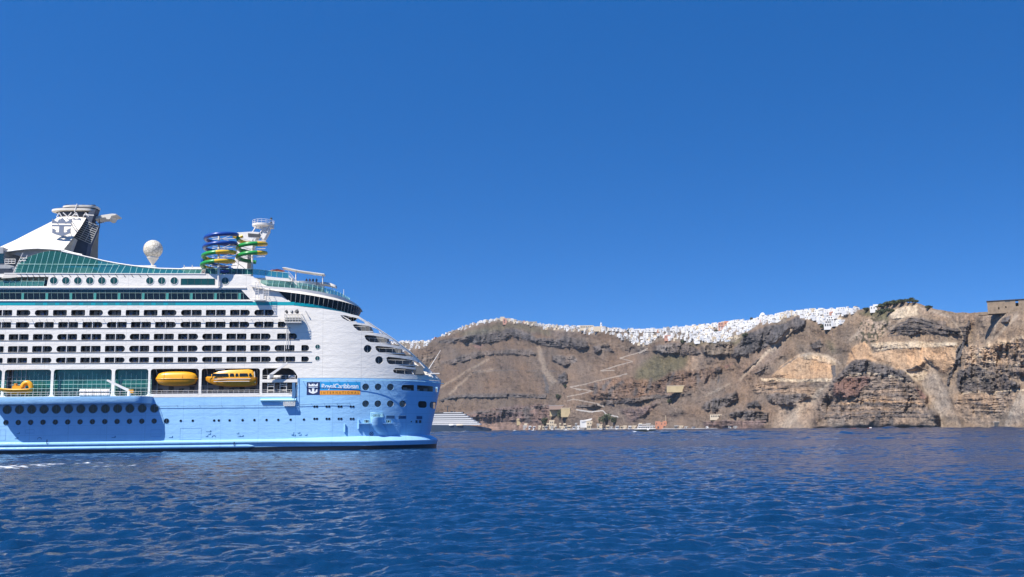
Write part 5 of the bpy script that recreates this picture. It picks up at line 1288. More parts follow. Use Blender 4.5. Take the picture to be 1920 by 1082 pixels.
# shaded corner fold and the small slanted white strip
mb = MB(); mb.prism([L(u,v,12) for u,v in ((118,469),(137,444.5),(140,447),(131,471),(126,471.5))], 12.2, 25.8); mb.build('funnel_fin', M_W, FN)
mb = MB(); mb.prism([L(u,v,14.2) for u,v in ((134,447),(160,408),(166,398),(180,392),(170,420),(181,421),(165,459),(161,480),(124,472),(128,466))], 14.2, 17.2); mb.build('stack', M_SLATE, FN)
A_ = [(L(u,v,14)[0], L(u,v,14)[1]) for u,v in ((139,443.5),(170,457.5))]; B_ = [(L(u,v,14)[0], L(u,v,14)[1]) for u,v in ((160,412),(186,423))]
mb = MB(); mb.prism([A_[0],A_[1],B_[1],B_[0]], 14.05, 14.19); mb.build('louvre_backing', M_DGREY, FN)
mb = MB()
for k in range(10):
    t = k/9.5; a = (A_[0][0]+(B_[0][0]-A_[0][0])*t, A_[0][1]+(B_[0][1]-A_[0][1])*t); b = (A_[1][0]+(B_[1][0]-A_[1][0])*t, A_[1][1]+(B_[1][1]-A_[1][1])*t); mb.bar((a[0],13.95,a[1]),(b[0],13.95,b[1]),.075)
for t in (.33,.66,1.0): 
    a = [A_[0][i]+(A_[1][i]-A_[0][i])*t for i in (0,1)]; b = [B_[0][i]+(B_[1][i]-B_[0][i])*t for i in (0,1)]; mb.bar((a[0],13.93,a[1]),(b[0],13.93,b[1]),.06)
mb.build('louvres', mat('pale_grey_frame', (0.5,0.5,0.48)), FN)
def ring_plat(name, u0, u1, v0, v1, m, taper=1.0, b=4.2):
    y = 17.0; s0_, z1 = L(u0, v0, y); s1_, _ = L(u1, v0, y); z0 = L(u0, v1, y)[1]; cx = (s0_+s1_)/2; a = (s1_-s0_)/2; kf = (y-b-CL.y)/(y-CL.y)
    def rg(z, k): return [(cx+(1-k)*a*.6+a*k*math.copysign(abs(math.cos(t))**(.35 if math.cos(t) > 0 else .9), math.cos(t)), y+b*k*math.copysign(abs(math.sin(t))**.8, math.sin(t)), z) for t in np.linspace(0, 2*math.pi, 32, endpoint=False)]
    mb = MB(); mb.loft([rg(z0, taper), rg(z0+(z1-z0)*.3, 1.0), rg(z1, 1.0)]); mb.m[-2] = 1; return mb.build(name, [m, M_DGREY], FN, smooth=40)
ring_plat('crown_platform', 98.5, 183, 394.5, 399.5, M_W2, .88, 3.0); ring_plat('crown_platform', 119, 186, 388.5, 392.8, M_W2, .96, 2.8)
ring_plat('crown_rim', 106, 182, 392.8, 394.7, M_DGREY, 1, 2.6)
ring_plat('crown_core', 112, 170, 399.4, 416, M_DGREY, .92, 2.3)
mb = MB()
for u0, v0, u1, v1 in ((106,407.5,111,399),(111,399,116,407),(127,407,134,398.6),(134,407,143,398.6),(143,398.6,147,407),(139,403,146,403),(156,407,161,399),(161,399,166,406),(157,403,176,404),(118,398.6,127,407)):
    a_, b_ = L(u0,v0,12.6), L(u1,v1,12.6); mb.bar((a_[0],12.6,a_[1]),(b_[0],12.6,b_[1]),.13)
mb.build('truss', M_W, FN)
for u, w, y in ((127,9,17),(138,7,20),(157,8,17),(167,6,21),(175,9,18)):
    s, z = L(u, 386.8, y); MB().lathe([(w*.058,-.6),(w*.06,.25),(w*.068,.3),(w*.05,.32)], n=12).build('exhaust_pipe', M_DGREY, FN, smooth=40, loc=(s,y,z))
a_, b_ = L(140,398,14), L(144.5,382,14); MB().bar((a_[0],14,a_[1]),(b_[0],14,b_[1]),.13).build('antenna', M_W, FN)
mb = MB(); mb.prism([L(u,v,16) for u,v in ((176,407),(189,403.5),(210,400.5),(218,401.2),(217,403),(209,404.5),(206,410.5),(200,411),(198,407.5),(187,408.5),(176,412))], 16, 21); mb.build('aft_arm', M_W2, FN)
mb = MB()
for u0,v0,u1,v1 in ((173,420,195,416.5),(177,411,176,420),(186,410,187,424)): a_, b_ = L(u0,v0,15.5), L(u1,v1,15.5); mb.bar((a_[0],15.5,a_[1]),(b_[0],15.5,b_[1]),.1)
mb.build('arm_stay', M_DGREY, FN)
cx_, cz_ = L(115.8,426.3,7.6)
EM = emblem_mb(4.6, 4.3, -.25, .0); EM.v = [(x, y, z) for x, y, z in EM.v]; EM.build('crown_anchor_emblem', mat('emblem_blue_grey', (0.19,0.215,0.27), 0.5), FN, loc=(cx_, 7.6, cz_))
mb = MB()
for x, z in ((-1.6,1.2),(1.6,1.2),(0,-1.2),(0,1.4)): mb.bar((cx_+x,7.7,cz_+z),(cx_+x,10.6,cz_+z),.07)
mb.build('emblem_strut', M_GREY, FN)
a_, b_ = L(134,413,10.5), L(146,432,10.5); mb = MB(); mb.bar((a_[0],10.5,a_[1]),(b_[0],10.5,b_[1]),.09); mb.bar((a_[0]-.4,10.5,a_[1]-.3),(b_[0]-.4,10.5,b_[1]-.3),.09); mb.build('emblem_ladder', M_GREY, FN)
# ---- radar dome
s, z = L(287,467.5,12); RD = empty('radar_dome', (s,12,z)); RD.parent = SHIP; r = 2.3
mb = MB(); mb.lathe([(r*math.sin(a), r*math.cos(a)) for a in np.linspace(0.05, 2.72, 20)], n=28)
def dome_mat():
    m = bpy.data.materials.new('radome_panels'); m.use_nodes = True; t = m.node_tree; p = t.nodes['Principled BSDF']; p.inputs['Roughness'].default_value = .5
    v = t.nodes.new('ShaderNodeTexVoronoi'); v.feature = 'DISTANCE_TO_EDGE'; v.inputs['Scale'].default_value = 1.4; tc = t.nodes.new('ShaderNodeTexCoord'); t.links.new(tc.outputs['Object'], v.inputs['Vector'])
    r_ = t.nodes.new('ShaderNodeMapRange'); r_.inputs[1].default_value = 0; r_.inputs[2].default_value = .16; t.links.new(v.outputs['Distance'], r_.inputs[0])
    mx = t.nodes.new('ShaderNodeMix'); mx.data_type = 'RGBA'; mx.inputs[6].default_value = (.34,.30,.23,1); mx.inputs[7].default_value = (.66,.60,.49,1)
    t.links.new(r_.outputs[0], mx.inputs[0]); t.links.new(mx.outputs[2], p.inputs['Base Color']); return m
mb.build('radome', dome_mat(), RD, smooth=60)
MB().lathe([(r*.58,-r*.82),(r*.6,-r*.95),(.35,-r*1.6),(.25,-r*1.85)], n=18).build('dome_pedestal', M_W2, RD, smooth=40)
MB().box(-4.6,.8,-.6,.6,-r*1.92,-r*1.78).build('dome_arm', M_W, RD)
MB().bar((0.2,0,-r*1.8),(0.2,0,-r*3.2),.25,0,8).build('dome_post', mat('pale_green_frame', (0,0,0)), RD)
# ---- aft mast and water slides
MT = empty('aft_mast', (L(455,510,19)[0],19,zf)); MT.parent = SHIP; ox, oz = MT.location.x, MT.location.z
def PM(*p, y=17.5): return [(L(u,v,y)[0]-ox, L(u,v,y)[1]-oz) for u, v in p]
mb = MB(); mb.prism(PM((426,517),(440,489),(447,466),(443,440),(445,436.6),(472,435),(487,436),(478,452),(468,480),(464,500),(465,517)), -2.0, 2.0); mb.build('mast_body', M_W, MT)
mb = MB(); mb.prism(PM((487,437),(497,419),(505,424),(504,432),(494,450),(488,447)), -1.6, 1.6); mb.build('mast_head', M_W, MT)
mb = MB(); mb.prism(PM((465.5,438),(488,440),(488.5,446),(466,444.5)), -2.1, -2.0); mb.build('mast_window', M_DGREY, MT); mb = MB(); mb.prism(PM((465,478),(471,474),(472,508),(464,506)), -2.1, -2.0); mb.build('mast_window', M_DGREY, MT)
for a, b in (((473,437),(481,424)), ((481,424),(484,419)), ((489,436),(497,419)), ((489,430),(486,420)), ((502,425),(497,434)), ((507,424),(502,436))):
    q = PM(a, b); MB().bar((q[0][0],-1.7,q[0][1]),(q[1][0],-1.7,q[1][1]),.17,0,6).build('mast_leg', M_W, MT)
q = PM((472,415.5),(512.5,419.5),(510,427)); mb = MB(); c0 = PM((492,420))[0]
mb.lathe([(2.0,-.75),(2.75,-.35),(2.8,.15),(2.6,.2)], (c0[0],0,c0[1]), 22); mb.build('mast_platform', M_W, MT, smooth=35)
mb = MB(); 
for k in range(16): an = 2*math.pi*k/16; mb.bar((c0[0]+2.7*math.cos(an),2.7*math.sin(an),c0[1]+.1),(c0[0]+2.7*math.cos(an),2.7*math.sin(an),c0[1]+1.1),.045)
for h_ in (.6, 1.1): mb.tube([(c0[0]+2.7*math.cos(an),2.7*math.sin(an),c0[1]+h_) for an in np.linspace(0,2*math.pi,24,endpoint=False)], .045, 4, closed=True)
mb.build('mast_rail', M_W, MT)
q = PM((507,405),(507.5,424)); mb = MB(); mb.bar((q[0][0],0,q[0][1]),(q[1][0],0,q[1][1]),.06); mb.lathe([(.05,-.25),(.28,-.2),(.28,.2),(.05,.25)], (q[0][0],0,q[0][1]-.4), 10); mb.lathe([(.05,-.2),(.25,-.15),(.25,.15),(.05,.2)], (q[0][0],0,q[0][1]-1.5), 10); mb.build('mast_antenna', M_DGREY, MT)
q = PM((506,424),(513,420)); MB().box(q[0][0]-.2,q[1][0]-.2,-1,1,q[0][1]-.3,q[1][1]-.2).build('radar_scanner', M_W, MT)
# slides
SLD = empty('water_slide', (L(430,510,4)[0],4,zf)); SLD.parent = SHIP; sx_, sz_ = SLD.location.x, SLD.location.z
SM_ = [mat('slide_blue', (0.012,0.055,0.26), 0.3), mat('slide_green', (0.02,0.26,0.05), 0.3), mat('slide_yellow', (0.72,0.44,0.03), 0.3)]
def helix(cu, cv, ru, pitch_px, turns, y, colf, start=0.0, drift=0.0, name='slide_tube'):
    c = L(cu, cv, y); R_ = (L(cu+ru, cv, y)[0]-c[0]); pz = pitch_px*(R_/ru); pts = []; cc = []
    N_ = int(turns*36)
    for i in range(N_+1):
        a = start-2*math.pi*i/36; t = i/36
        pts.append((c[0]-sx_+drift*t+R_*math.cos(a), y-4+R_*math.sin(a), c[1]-sz_-pz*t)); cc.append(colf(t, a % (2*math.pi)))
    MB().tube(pts, .50, 8, 0, cols=cc).build(name, SM_, SLD, smooth=60)
def cf1(t, a):
    if t < 1.9: return 0
    u_ = math.cos(a); return 1 if (u_ < 0.02 and math.sin(a) < .25) else 2
helix(415.5, 439.5, 28.6, 17.2, 3.9, 1.6, cf1, start=math.radians(10), drift=-.22)
def cf2(t, a): return 1 if (math.sin(a) < -.05 and math.cos(a) < .62) else (2 if math.cos(a) > .2 or t < .3 else 1)
helix(472.5, 448, 26.0, 17.5, 2.35, 2.8, cf2, start=math.radians(200), drift=.0)
P1 = [(L(u,v,4)[0]-sx_, -.5, L(u,v,4)[1]-sz_) for u,v in ((438,443),(447,447),(456,443))]
MB().tube(P1, .45, 8).build('slide_link', SM_[2], SLD, smooth=60)
# lower blue outrun
P1 = [(L(u,v,4)[0]-sx_, y_, L(u,v,4)[1]-sz_) for u,v,y_ in ((380,490,-1),(400,494,2),(425,500,2),(436,506,-.5),(430,511,-2),(418,513,-3))]
MB().tube(P1, .42, 8).build('slide_outrun', SM_[0], SLD, smooth=60)
for u, v0, v1, y in ((410.5,438,537,-.55),(473.5,450,518,3.0)):
    a_, b_ = L(u,v0,y), L(u-1,v1,y); MB().bar((a_[0]-sx_,y-4,a_[1]-sz_),(b_[0]-sx_,y-4,b_[1]-sz_),.24,0,10).build('slide_column', M_W, SLD, smooth=50)
mb = MB(); random.seed(11)
for k in range(4):
    z = L(415,446+17*k,3)[1]-sz_; x = L(415,446,3)[0]-sx_
    for an in (0.3, 1.3, 2.4, 3.5, 4.5, 5.5): mb.bar((x,-.5,z-.2),(x+3.6*math.cos(an),-.5+3.6*math.sin(an),z+.15),.07)
    z = L(473,452+15*k,4)[1]-sz_; x = L(473,446,4)[0]-sx_
    if k < 3:
        for an in (0.3, 1.6, 2.6, 3.9, 5.1): mb.bar((x,-.8,z-.2),(x+3.3*math.cos(an),-.8+3.3*math.sin(an),z+.15),.07)
mb.build('slide_bracket', M_W, SLD)
mb = MB()
for (u0,v0,u1,v1) in ((440,462,452,490),(452,462,445,506),(412,486,470,492),(440,476,462,478),(436,486,462,506)):
    a_, b_ = L(u0,v0,3), L(u1,v1,3); mb.bar((a_[0]-sx_,-1,a_[1]-sz_),(b_[0]-sx_,-1,b_[1]-sz_),.06)
mb.build('slide_stay', M_GREY, SLD)
# far side closing wall of the superstructure is the mirrored shell; end of the pool deck coaming
# ================================================================ things carried by the ship
def section(w, h, keel, n=16, top=None):
    q = []
    for k in range(n):
        a = 2*math.pi*k/n; c, s = math.cos(a), math.sin(a)
        q.append((math.copysign(abs(c)**.7, c)*w, math.copysign(abs(s)**(.75 if s > 0 else 1.25), s)*(h if s > 0 else keel)))
    return q
def boat_loft(Ls, ws, hs, ks, z0s, n=18):
    return [[(x, a*1.0, z0+b) for a, b in section(w, h, k, n)] for x, w, h, k, z0 in zip(Ls, ws, hs, ks, z0s)]
# enclosed lifeboat
M_YD = mat('lifeboat_orange_yellow', (0.70,0.29,0.012), 0.4, var=.15, vscale=1)
uc, w_, h_ = 331.5, (L(371,710,.3)[0]-L(292,710,.3)[0]), (L(330,696,.3)[1]-L(330,724,.3)[1])
s, z = L(uc, 724, .9); LB = empty('lifeboat', to_world((s, .9, z)), SROT); tag(LB, 'smooth closed yellow lifeboat without windows in the left davit bay of the ship', 'lifeboat')
xs = np.linspace(-.5, .5, 15)*w_; e = [(1-abs(2*x/w_)**3.2)**.5 if abs(2*x/w_) < .999 else .06 for x in xs]; zm = h_*.48
mb = MB(); mb.loft([[(x, y*1.45, zm+zz) for y, zz in section(max(.1,k), .05, max(.1, (h_*.48)*(k**.8)), 16)] for x, k in zip(xs, e)]); mb.build('boat_hull', M_YD, LB, smooth=50)
mb = MB(); mb.loft([[(x, y*1.4, zm+.02+zz) for y, zz in section(max(.1,k), max(.08,h_*.5*(k**.7)), .02, 16)] for x, k in zip(xs, e)]); mb.build('boat_canopy', M_YEL, LB, smooth=50)
mb = MB(); ring = [(x, -1.47*max(.1,k), zm) for x, k in zip(xs, e)]; mb.tube(ring, .09, 6); mb.build('fender_rail', M_YD, LB)
for x in (-.28*w_, .16*w_): MB().tube([(x, -1.50*math.cos(a), zm+h_*.51*math.sin(a)) for a in np.linspace(0, math.pi, 12)], .035, 4).build('seam_band', M_YD, LB)
for x in (-.33*w_, .33*w_): MB().bar((x,0,h_*.9),(x,0,h_*1.12),.08).build('lifting_hook', M_DGREY, LB)
# tender with windows
wd_ = (L(486,710,.3)[0]-L(383,710,.3)[0]); h_ = (L(430,692.5,.3)[1]-L(430,725.5,.3)[1]); s, z = L(434.5, 725.5, 1.0)
TN = empty('tender_lifeboat', to_world((s, 1.0, z)), SROT); tag(TN, 'yellow tender lifeboat with dark windows in the right davit bay of the ship', 'lifeboat')
def X(u): return L(u, 710, .0)[0]-s
def Z(v): return L(434, v, .0)[1]-z
kx = [X(u) for u in (383.5,390,398,410,430,455,470,478,480)]; kw = [.12,.75,1.25,1.65,1.8,1.8,1.75,1.6,1.5]; kb = [Z(v) for v in (712,717,720,723,725,725.3,724.5,723,722)]; ktp = [Z(v) for v in (706.5,707.5,708,708.5,709,709,708.5,708,707.5)]
mb = MB(); mb.loft([[(x, -w, t), (x, -w*.97, b+(t-b)*.5), (x, -w*.62, b+(t-b)*.08), (x, 0, b), (x, w*.62, b+(t-b)*.08), (x, w*.97, b+(t-b)*.5), (x, w, t)] for x, w, b, t in zip(kx, kw, kb, ktp)]); mb.build('boat_hull', M_YD, TN, smooth=35)
kx = [X(u) for u in (384,392,400,410,430,466,473,476)]; kw = [.12,.8,1.25,1.6,1.72,1.72,1.6,1.5]; kt = [Z(v) for v in (707,703.5,699.5,696.5,694,692.7,694.5,699)]; kb = [Z(v) for v in (707.5,708,708.4,708.8,709,709,708.6,708)]
mb = MB(); mb.loft([[(x, -w, b), (x, w, b), (x, w*.94, b+(t-b)*.6), (x, w*.7, t), (x, -w*.7, t), (x, -w*.94, b+(t-b)*.6)] for x, w, b, t in zip(kx, kw, kb, kt)]); mb.build('boat_canopy', M_YEL, TN, smooth=25)
for u0, u1 in ((388,397),(398,429.5),(431.5,440),(442,448),(449.5,466),(467.5,473)):
    a_ = 1.79; z0, z1 = Z(706), Z(700.5); 
    if u0 < 390: pts = [(X(388),z0),(X(397),z0),(X(397),z1)]
    else: pts = [(X(u0),z0),(X(u1),z0),(X(u1)-.15,z1),(X(u0)+.1,z1)]
    wv = -1.76 if u0 > 395 else -1.45
    MB().prism(pts, wv-.03, wv+.02).build('window', M_GLD, TN)
for u0, u1 in ((428,440),(441,449)): pass
mb = MB(); mb.box(X(402), X(471), -1.86, -1.80, Z(711.5), Z(710.3)); mb.box(X(402), X(469), -1.86, -1.80, Z(716), Z(714.8)); mb.build('hull_grab_rail', M_W2, TN)
MB().box(X(403), X(421), -.9, .9, Z(693.6), Z(692.2)).build('roof_hatch', M_GREY, TN)
for u in (399, 466): MB().bar((X(u),0,Z(697)),(X(u),0,Z(688)),.09).build('lifting_hook', M_DGREY, TN)
MB().bar((X(479),-1.3,Z(718)),(X(477),-1.3,Z(697)),.12,0,6).build('stern_post', M_W2, TN)
# fast rescue boat at the far left
s, z = L(30, 740, -3.4); RB = empty('rescue_boat', to_world((s, -3.4, z)), SROT); tag(RB, 'small open orange yellow rescue boat on the boat deck at the left edge', 'rescue boat')
def X(u): return L(u, 730, -3.4)[0]-s
def Z(v): return L(30, v, -3.4)[1]-z
kx = [X(u) for u in (-2,6,16,30,44,54,58)]; kw = [.15,.7,1.0,1.2,1.2,1.1,1.0]; kb = [Z(v) for v in (731,735,737.5,739.5,739.5,738.5,737)]; ktp = [Z(v) for v in (728.5,729.5,730.5,731.3,731.3,731,730.5)]
mb = MB(); mb.loft([[(x, -w, t), (x, -w*.9, b+(t-b)*.45), (x, 0, b), (x, w*.9, b+(t-b)*.45), (x, w, t)] for x, w, b, t in zip(kx, kw, kb, ktp)]); mb.build('boat_hull', M_YD, RB, smooth=35)
mb = MB(); mb.tube([(x,-w,t) for x,w,t in zip(kx,kw,ktp)], .2, 8); mb.tube([(x,w,t) for x,w,t in zip(kx,kw,ktp)], .2, 8); mb.build('tube_collar', M_YEL, RB, smooth=60)
mb = MB(); mb.tube([(X(42)+1.2*math.sin(a)*.0+X(50)*0, 0, Z(731)) if False else (X(50)+1.0*math.cos(a), 0, Z(729)+1.35*math.sin(a)) for a in np.linspace(.1, 2.9, 12)], .55, 8); mb.build('engine_hood', M_YEL, RB, smooth=60)
MB().box(X(24), X(41), -.5, .5, Z(731), Z(723.5)).build('console', M_YEL, RB)
MB().box(X(27), X(31), -.45, .45, Z(723.5), Z(719)).build('seat_back', M_YD, RB)
for u in (10, 17, 36, 42): MB().bar((X(u),-1,Z(738)),(X(u),-1,Z(748)),.05).build('cradle_leg', M_W, RB)
# life raft canisters: four stacks of two
first = None
for k in range(4):
    for j in range(2):
        s, z = L(156.5+14.2*k, 744-7*j, -3.9)
        if first is None:
            rt = empty('life_raft', (0,0,0)); 
            rr = [[(x, .42*k2*math.cos(a), .42*k2*math.sin(a)+.45) for a in np.linspace(0, 2*math.pi, 12, endpoint=False)] for x, k2 in ((-.86,.55),(-.80,.9),(-.66,1),(.66,1),(.80,.9),(.86,.55))]
            MB().loft(rr).build('canister', M_W, rt, smooth=40)
            m_ = MB(); 
            for x in (-.45,.45): m_.tube([(x,.44*math.cos(a),.44*math.sin(a)+.45) for a in np.linspace(0,2*math.pi,12,endpoint=False)], .03, 4, closed=True)
            m_.build('strap', M_DGREY, rt); MB().box(-.7,.7,-.3,.3,-.0,.06).build('cradle', M_GREY, rt); first = rt
        else:
            rt = first.copy(); COL.objects.link(rt)
            for ch in first.children: c2 = ch.copy(); COL.objects.link(c2); c2.parent = rt
        rt.location = to_world((s, -3.9, z)); rt.rotation_euler = (0,0,SROT)
        nm = ['nearest the rescue boat', 'second from the rescue boat', 'third from the rescue boat', 'nearest the crane'][k]
        tag(rt, 'white life raft canister, %s one in the stack %s' % (('lower','upper')[j], nm), 'life raft', 'life raft canisters stacked in pairs on the boat deck')
for k, u in enumerate((519.5, 548)):
    s, z = L(u, 710.5, .8); rt = first.copy(); COL.objects.link(rt)
    for ch in first.children: c2 = ch.copy(); COL.objects.link(c2); c2.parent = rt
    rt.location = to_world((s, .8, z)); rt.rotation_euler = (0,0,SROT)
    tag(rt, ['white life raft canister on the shelf beside the slanted white crane', 'white life raft canister at the rounded right end of the crane shelf'][k], 'life raft', 'life raft canisters on the aft shelf')
# ---- people on the viewing deck
def person(loc, rz, shirt, trousers, lab, skin=(0.42,0.26,0.18), hair=(0.03,0.02,0.015), lean=0.0):
    V_ = {'pel':(0,0,.95,.15),'ab':(0,.0,1.12,.14),'ch':(0,.02+lean*.3,1.34,.17),'nk':(0,.03+lean*.5,1.50,.06),'hd':(0,.05+lean*.6,1.62,.095),'ht':(0,.05+lean*.6,1.72,.08),
          'sl':(-.19,.02+lean*.3,1.42,.065),'sr':(.19,.02+lean*.3,1.42,.065),'el':(-.26,.08+lean*.4,1.14,.05),'er':(.26,.08+lean*.4,1.14,.05),'wl':(-.20,.30,1.05,.035),'wr':(.20,.30,1.05,.035),'fl':(-.17,.38,1.06,.03),'fr':(.17,.38,1.06,.03),
          'hl':(-.10,0,.86,.10),'hr':(.10,0,.86,.10),'kl':(-.11,.02,.48,.065),'kr':(.11,.02,.48,.065),'al':(-.12,-.01,.09,.045),'ar':(.12,-.01,.09,.045),'tl':(-.13,.14,.04,.04),'tr':(.13,.14,.04,.04)}
    E_ = [('pel','ab'),('ab','ch'),('ch','nk'),('nk','hd'),('hd','ht'),('ch','sl'),('ch','sr'),('sl','el'),('sr','er'),('el','wl'),('er','wr'),('wl','fl'),('wr','fr'),('pel','hl'),('pel','hr'),('hl','kl'),('hr','kr'),('kl','al'),('kr','ar'),('al','tl'),('ar','tr')]
    ks_ = list(V_); me = bpy.data.meshes.new('person'); me.from_pydata([V_[k][:3] for k in ks_], [(ks_.index(a), ks_.index(b)) for a, b in E_], [])
    o = bpy.data.objects.new('person_tmp', me); COL.objects.link(o); sk = o.modifiers.new('s', 'SKIN')
    for i, k in enumerate(ks_): me.skin_vertices[0].data[i].radius = (V_[k][3],)*2
    me.skin_vertices[0].data[0].use_root = True
    ss = o.modifiers.new('u', 'SUBSURF'); ss.levels = 1; ss.render_levels = 1
    bpy.context.view_layer.update(); m2 = bpy.data.meshes.new_from_object(o.evaluated_get(bpy.context.evaluated_depsgraph_get())); bpy.data.objects.remove(o)
    for nm, c_ in (('skin', skin), ('shirt', shirt), ('trousers', trousers), ('hair', hair)): m2.materials.append(mat('%s_%d_%d_%d' % (nm, *[int(255*x) for x in c_]), c_, .8))
    for p in m2.polygons:
        c = p.center; p.use_smooth = True
        p.material_index = 3 if (c.z > 1.63 and c.y < .09+lean*.6) or c.z > 1.70 else 0 if c.z > 1.48 else (0 if (c.y > .18 and c.z > 1.0) else 1 if c.z > .96 else 2)
    o = bpy.data.objects.new('person', m2); COL.objects.link(o); o.location = loc; o.rotation_euler = (0,0,rz)
    tag(o, lab, 'person'); return o
for k, (u, y, sh, tr, lab) in enumerate(((574.5,6,(.03,.03,.05),(.03,.03,.05),'person in black at the curved railing, leftmost of the four under the awning'),
    (580.5,6.3,(.22,.07,.07),(.03,.03,.04),'person in a dark red top, second of the four under the awning'),
    (586.5,6.6,(.02,.05,.04),(.04,.04,.05),'person in dark green, third of the four under the awning'),
    (593,7.2,(.02,.09,.20),(.03,.03,.05),'person in a blue top, rightmost of the four under the awning'))):
    s, z = L(u, 522, y+.2); person(to_world((s, y+.8, z-1.62)), SROT+math.pi+(k-1.5)*.2, sh, tr, lab, lean=.05*k)
# ================================================================ TOWN ON THE RIM
M_HW = mat('whitewash', (0.63,0.615,0.59), 0.8); M_HC = mat('cream_plaster', (0.58,0.48,0.34), 0.85); M_HG = mat('grey_plaster', (0.36,0.345,0.325), 0.85)
M_HP = mat('rose_plaster', (0.48,0.25,0.18), 0.85); M_HO = mat('orange_plaster', (0.50,0.22,0.13), 0.85); M_HD = mat('dark_opening', (0.05,0.055,0.06), 0.6); M_HB = mat('blue_shutter', (0.06,0.16,0.30), 0.6)
M_HY = mat('yellow_stone', (0.50,0.39,0.22), 0.9, var=.25, vscale=.1); M_HT = mat('tan_rubble', (0.27,0.20,0.135), 0.95, var=.45, vscale=.25); M_SH = mat('shade_roof', (0.30,0.26,0.21), 0.9)
def facade(mb, w, y, z0, nz, fl, mo, rnd, doorp=.3):
    nx = max(1, int(w/2.1))
    for k in range(nz):
        for j in range(nx):
            if rnd.random() < .15: continue
            x = -w/2+w*(j+.5)/nx+rnd.uniform(-.2,.2); door = rnd.random() < doorp
            hw = .5 if not door else .6; zb = z0+k*fl+(.05 if door else .9); zt = z0+k*fl+(2.1 if door else 2.0)
            mb.box(x-hw, x+hw, y-.04, y+.05, zb, zt, mo)
def make_house(i, rnd):
    mb = MB(); kind = i % 8; w = rnd.uniform(5.5, 10.5); d = rnd.uniform(4.5, 7); h = rnd.uniform(2.5, 3.2)
    mb.box(-w/2, w/2, 0, d, -2.2, h, 0); facade(mb, w, 0, 0, 1, h, 1 if kind % 3 else 2, rnd)
    if kind in (0, 3, 6):      # flat roof with parapet
        for a in ((-w/2,w/2,0,.25),(-w/2,w/2,d-.25,d)): mb.box(a[0],a[1],a[2]+.003,a[3]-.003,h,h+.5,0)
        mb.box(-w/2+.003,-w/2+.25,.25,d-.25,h,h+.5,0); mb.box(w/2-.25,w/2-.003,.25,d-.25,h,h+.5,0)
    if kind in (1, 4):         # barrel vault
        mb.loft([[(w/2*math.cos(a)*.98, y, h+1.2*math.sin(a)) for a in np.linspace(0, math.pi, 9)]+[(-w/2*.98,y,h-.2),(w/2*.98,y,h-.2)][::1] for y in (.1, d-.1)], 0)
    if kind in (2, 5, 6):      # upper storey set back
        w2 = w*rnd.uniform(.4,.65); x0 = rnd.choice((-1,1))*(w-w2)/2*.95; mb.box(x0-w2/2, x0+w2/2, d*.35, d-.1, h-.1, h+2.8, 0)
        mb.box(x0-.5, x0+.5, d*.35-.04, d*.35+.02, h+.7, h+1.9, 1)
    if kind == 7:              # terrace and front wall
        mb.box(-w/2-.4, w/2+1.6, -2.6, .1, -3, -.2, 0); mb.box(-w/2-.4, w/2+1.6, -2.6, -2.4, -.2, .7, 0); mb.box(w*.1, w*.45, -1.8, -.1, 2.1, 2.25, 3)
    if kind == 3: mb.box(w*.2, w*.2+.7, d*.5, d*.5+.7, h+.3, h+1.5, 0)
    o = mb.build('town_house', [M_HW, M_HD, M_HB, M_SH]); me = o.data; bpy.data.objects.remove(o); return me
rnd = random.Random(17)
PROTO = [make_house(i, rnd) for i in range(32)]
for tint, mm in ((1, M_HC), (2, M_HG), (3, M_HP)):
    for i in range(8): me = PROTO[i*3].copy(); me.materials[0] = mm; PROTO.append(me)
spots = []; seen = set()
BX = [(u0, v0) for v0 in np.arange(574, 662, 3.9) for u0 in np.arange(690, 1612, 6.6)]
Uu = np.array([b[0] for b in BX])+np.array([rnd.uniform(-2.4,2.4) for _ in BX]); Vv = np.array([b[1] for b in BX])+np.array([rnd.uniform(-1.2,1.2) for _ in BX])
ins = np.zeros(len(BX), bool)
for P_ in TOWN: ins |= inpoly(P_, Uu, Vv)
gap = [A2((300,215),(420,235),(440,280),(250,262)), A2((780,312),(860,312),(860,345),(780,345)), A2((1070,220),(1110,220),(1110,275),(1070,270)), A2((1220,262),(1280,258),(1290,290),(1230,330)), A1((1450,265),(1560,262),(1560,300),(1480,300))]
for g_ in gap: ins &= ~inpoly(g_, Uu, Vv)
for i in np.nonzero(ins)[0]:
    if rnd.random() < .17: continue
    spots.append((float(Uu[i]), float(Vv[i])))
for u in np.arange(700, 1600, 6.2):                        # the skyline row
    uu = u+rnd.uniform(-1.5,1.5); rv = float(np.interp(uu, gu, ridge_v))
    if rnd.random() < .7: spots.append((uu, rv+.5))
PL = []
for (u, v) in spots:
    rv = float(np.interp(u, gu, ridge_v)); p = T(u, max(v, rv+.3)); warm = .35 if 1000 < u < 1180 or u < 990 and u > 930 else .07
    i = rnd.randrange(32) if rnd.random() > warm+.14 else 32+rnd.randrange(24 if rnd.random() < .15 else 16)
    ang = math.atan2(-p.x, -p.y); rz = math.pi-ang+rnd.uniform(-.55,.55); rz = -math.atan2(p.x, p.y)+rnd.uniform(-.65,.65)
    PL.append((p.length, u, v, p, rz, i))
PL.sort(key=lambda q: q[0])
near = PL[:292]; far = PL[292:]
def zone(u, v, rv):
    row = 'skyline row' if v < rv+5 else ('upper row' if v < rv+11 else ('middle row' if v < rv+18 else 'lowest row'))
    for lim, a in ((1575,'at the right end of town'),(1545,'above the stepped hotel'),(1515,'left of the stepped hotel'),(1485,'above the rock spur tip'),(1460,'above the dark rock spur'),(1441,'right of the domed church'),(1419,'below the domed church'),(1392,'left of the domed church'),(1366,'right of the tall rose building'),(1340,'beside the tall rose building'),(0,'left of the tall rose building')):
        if u > lim: return row, a
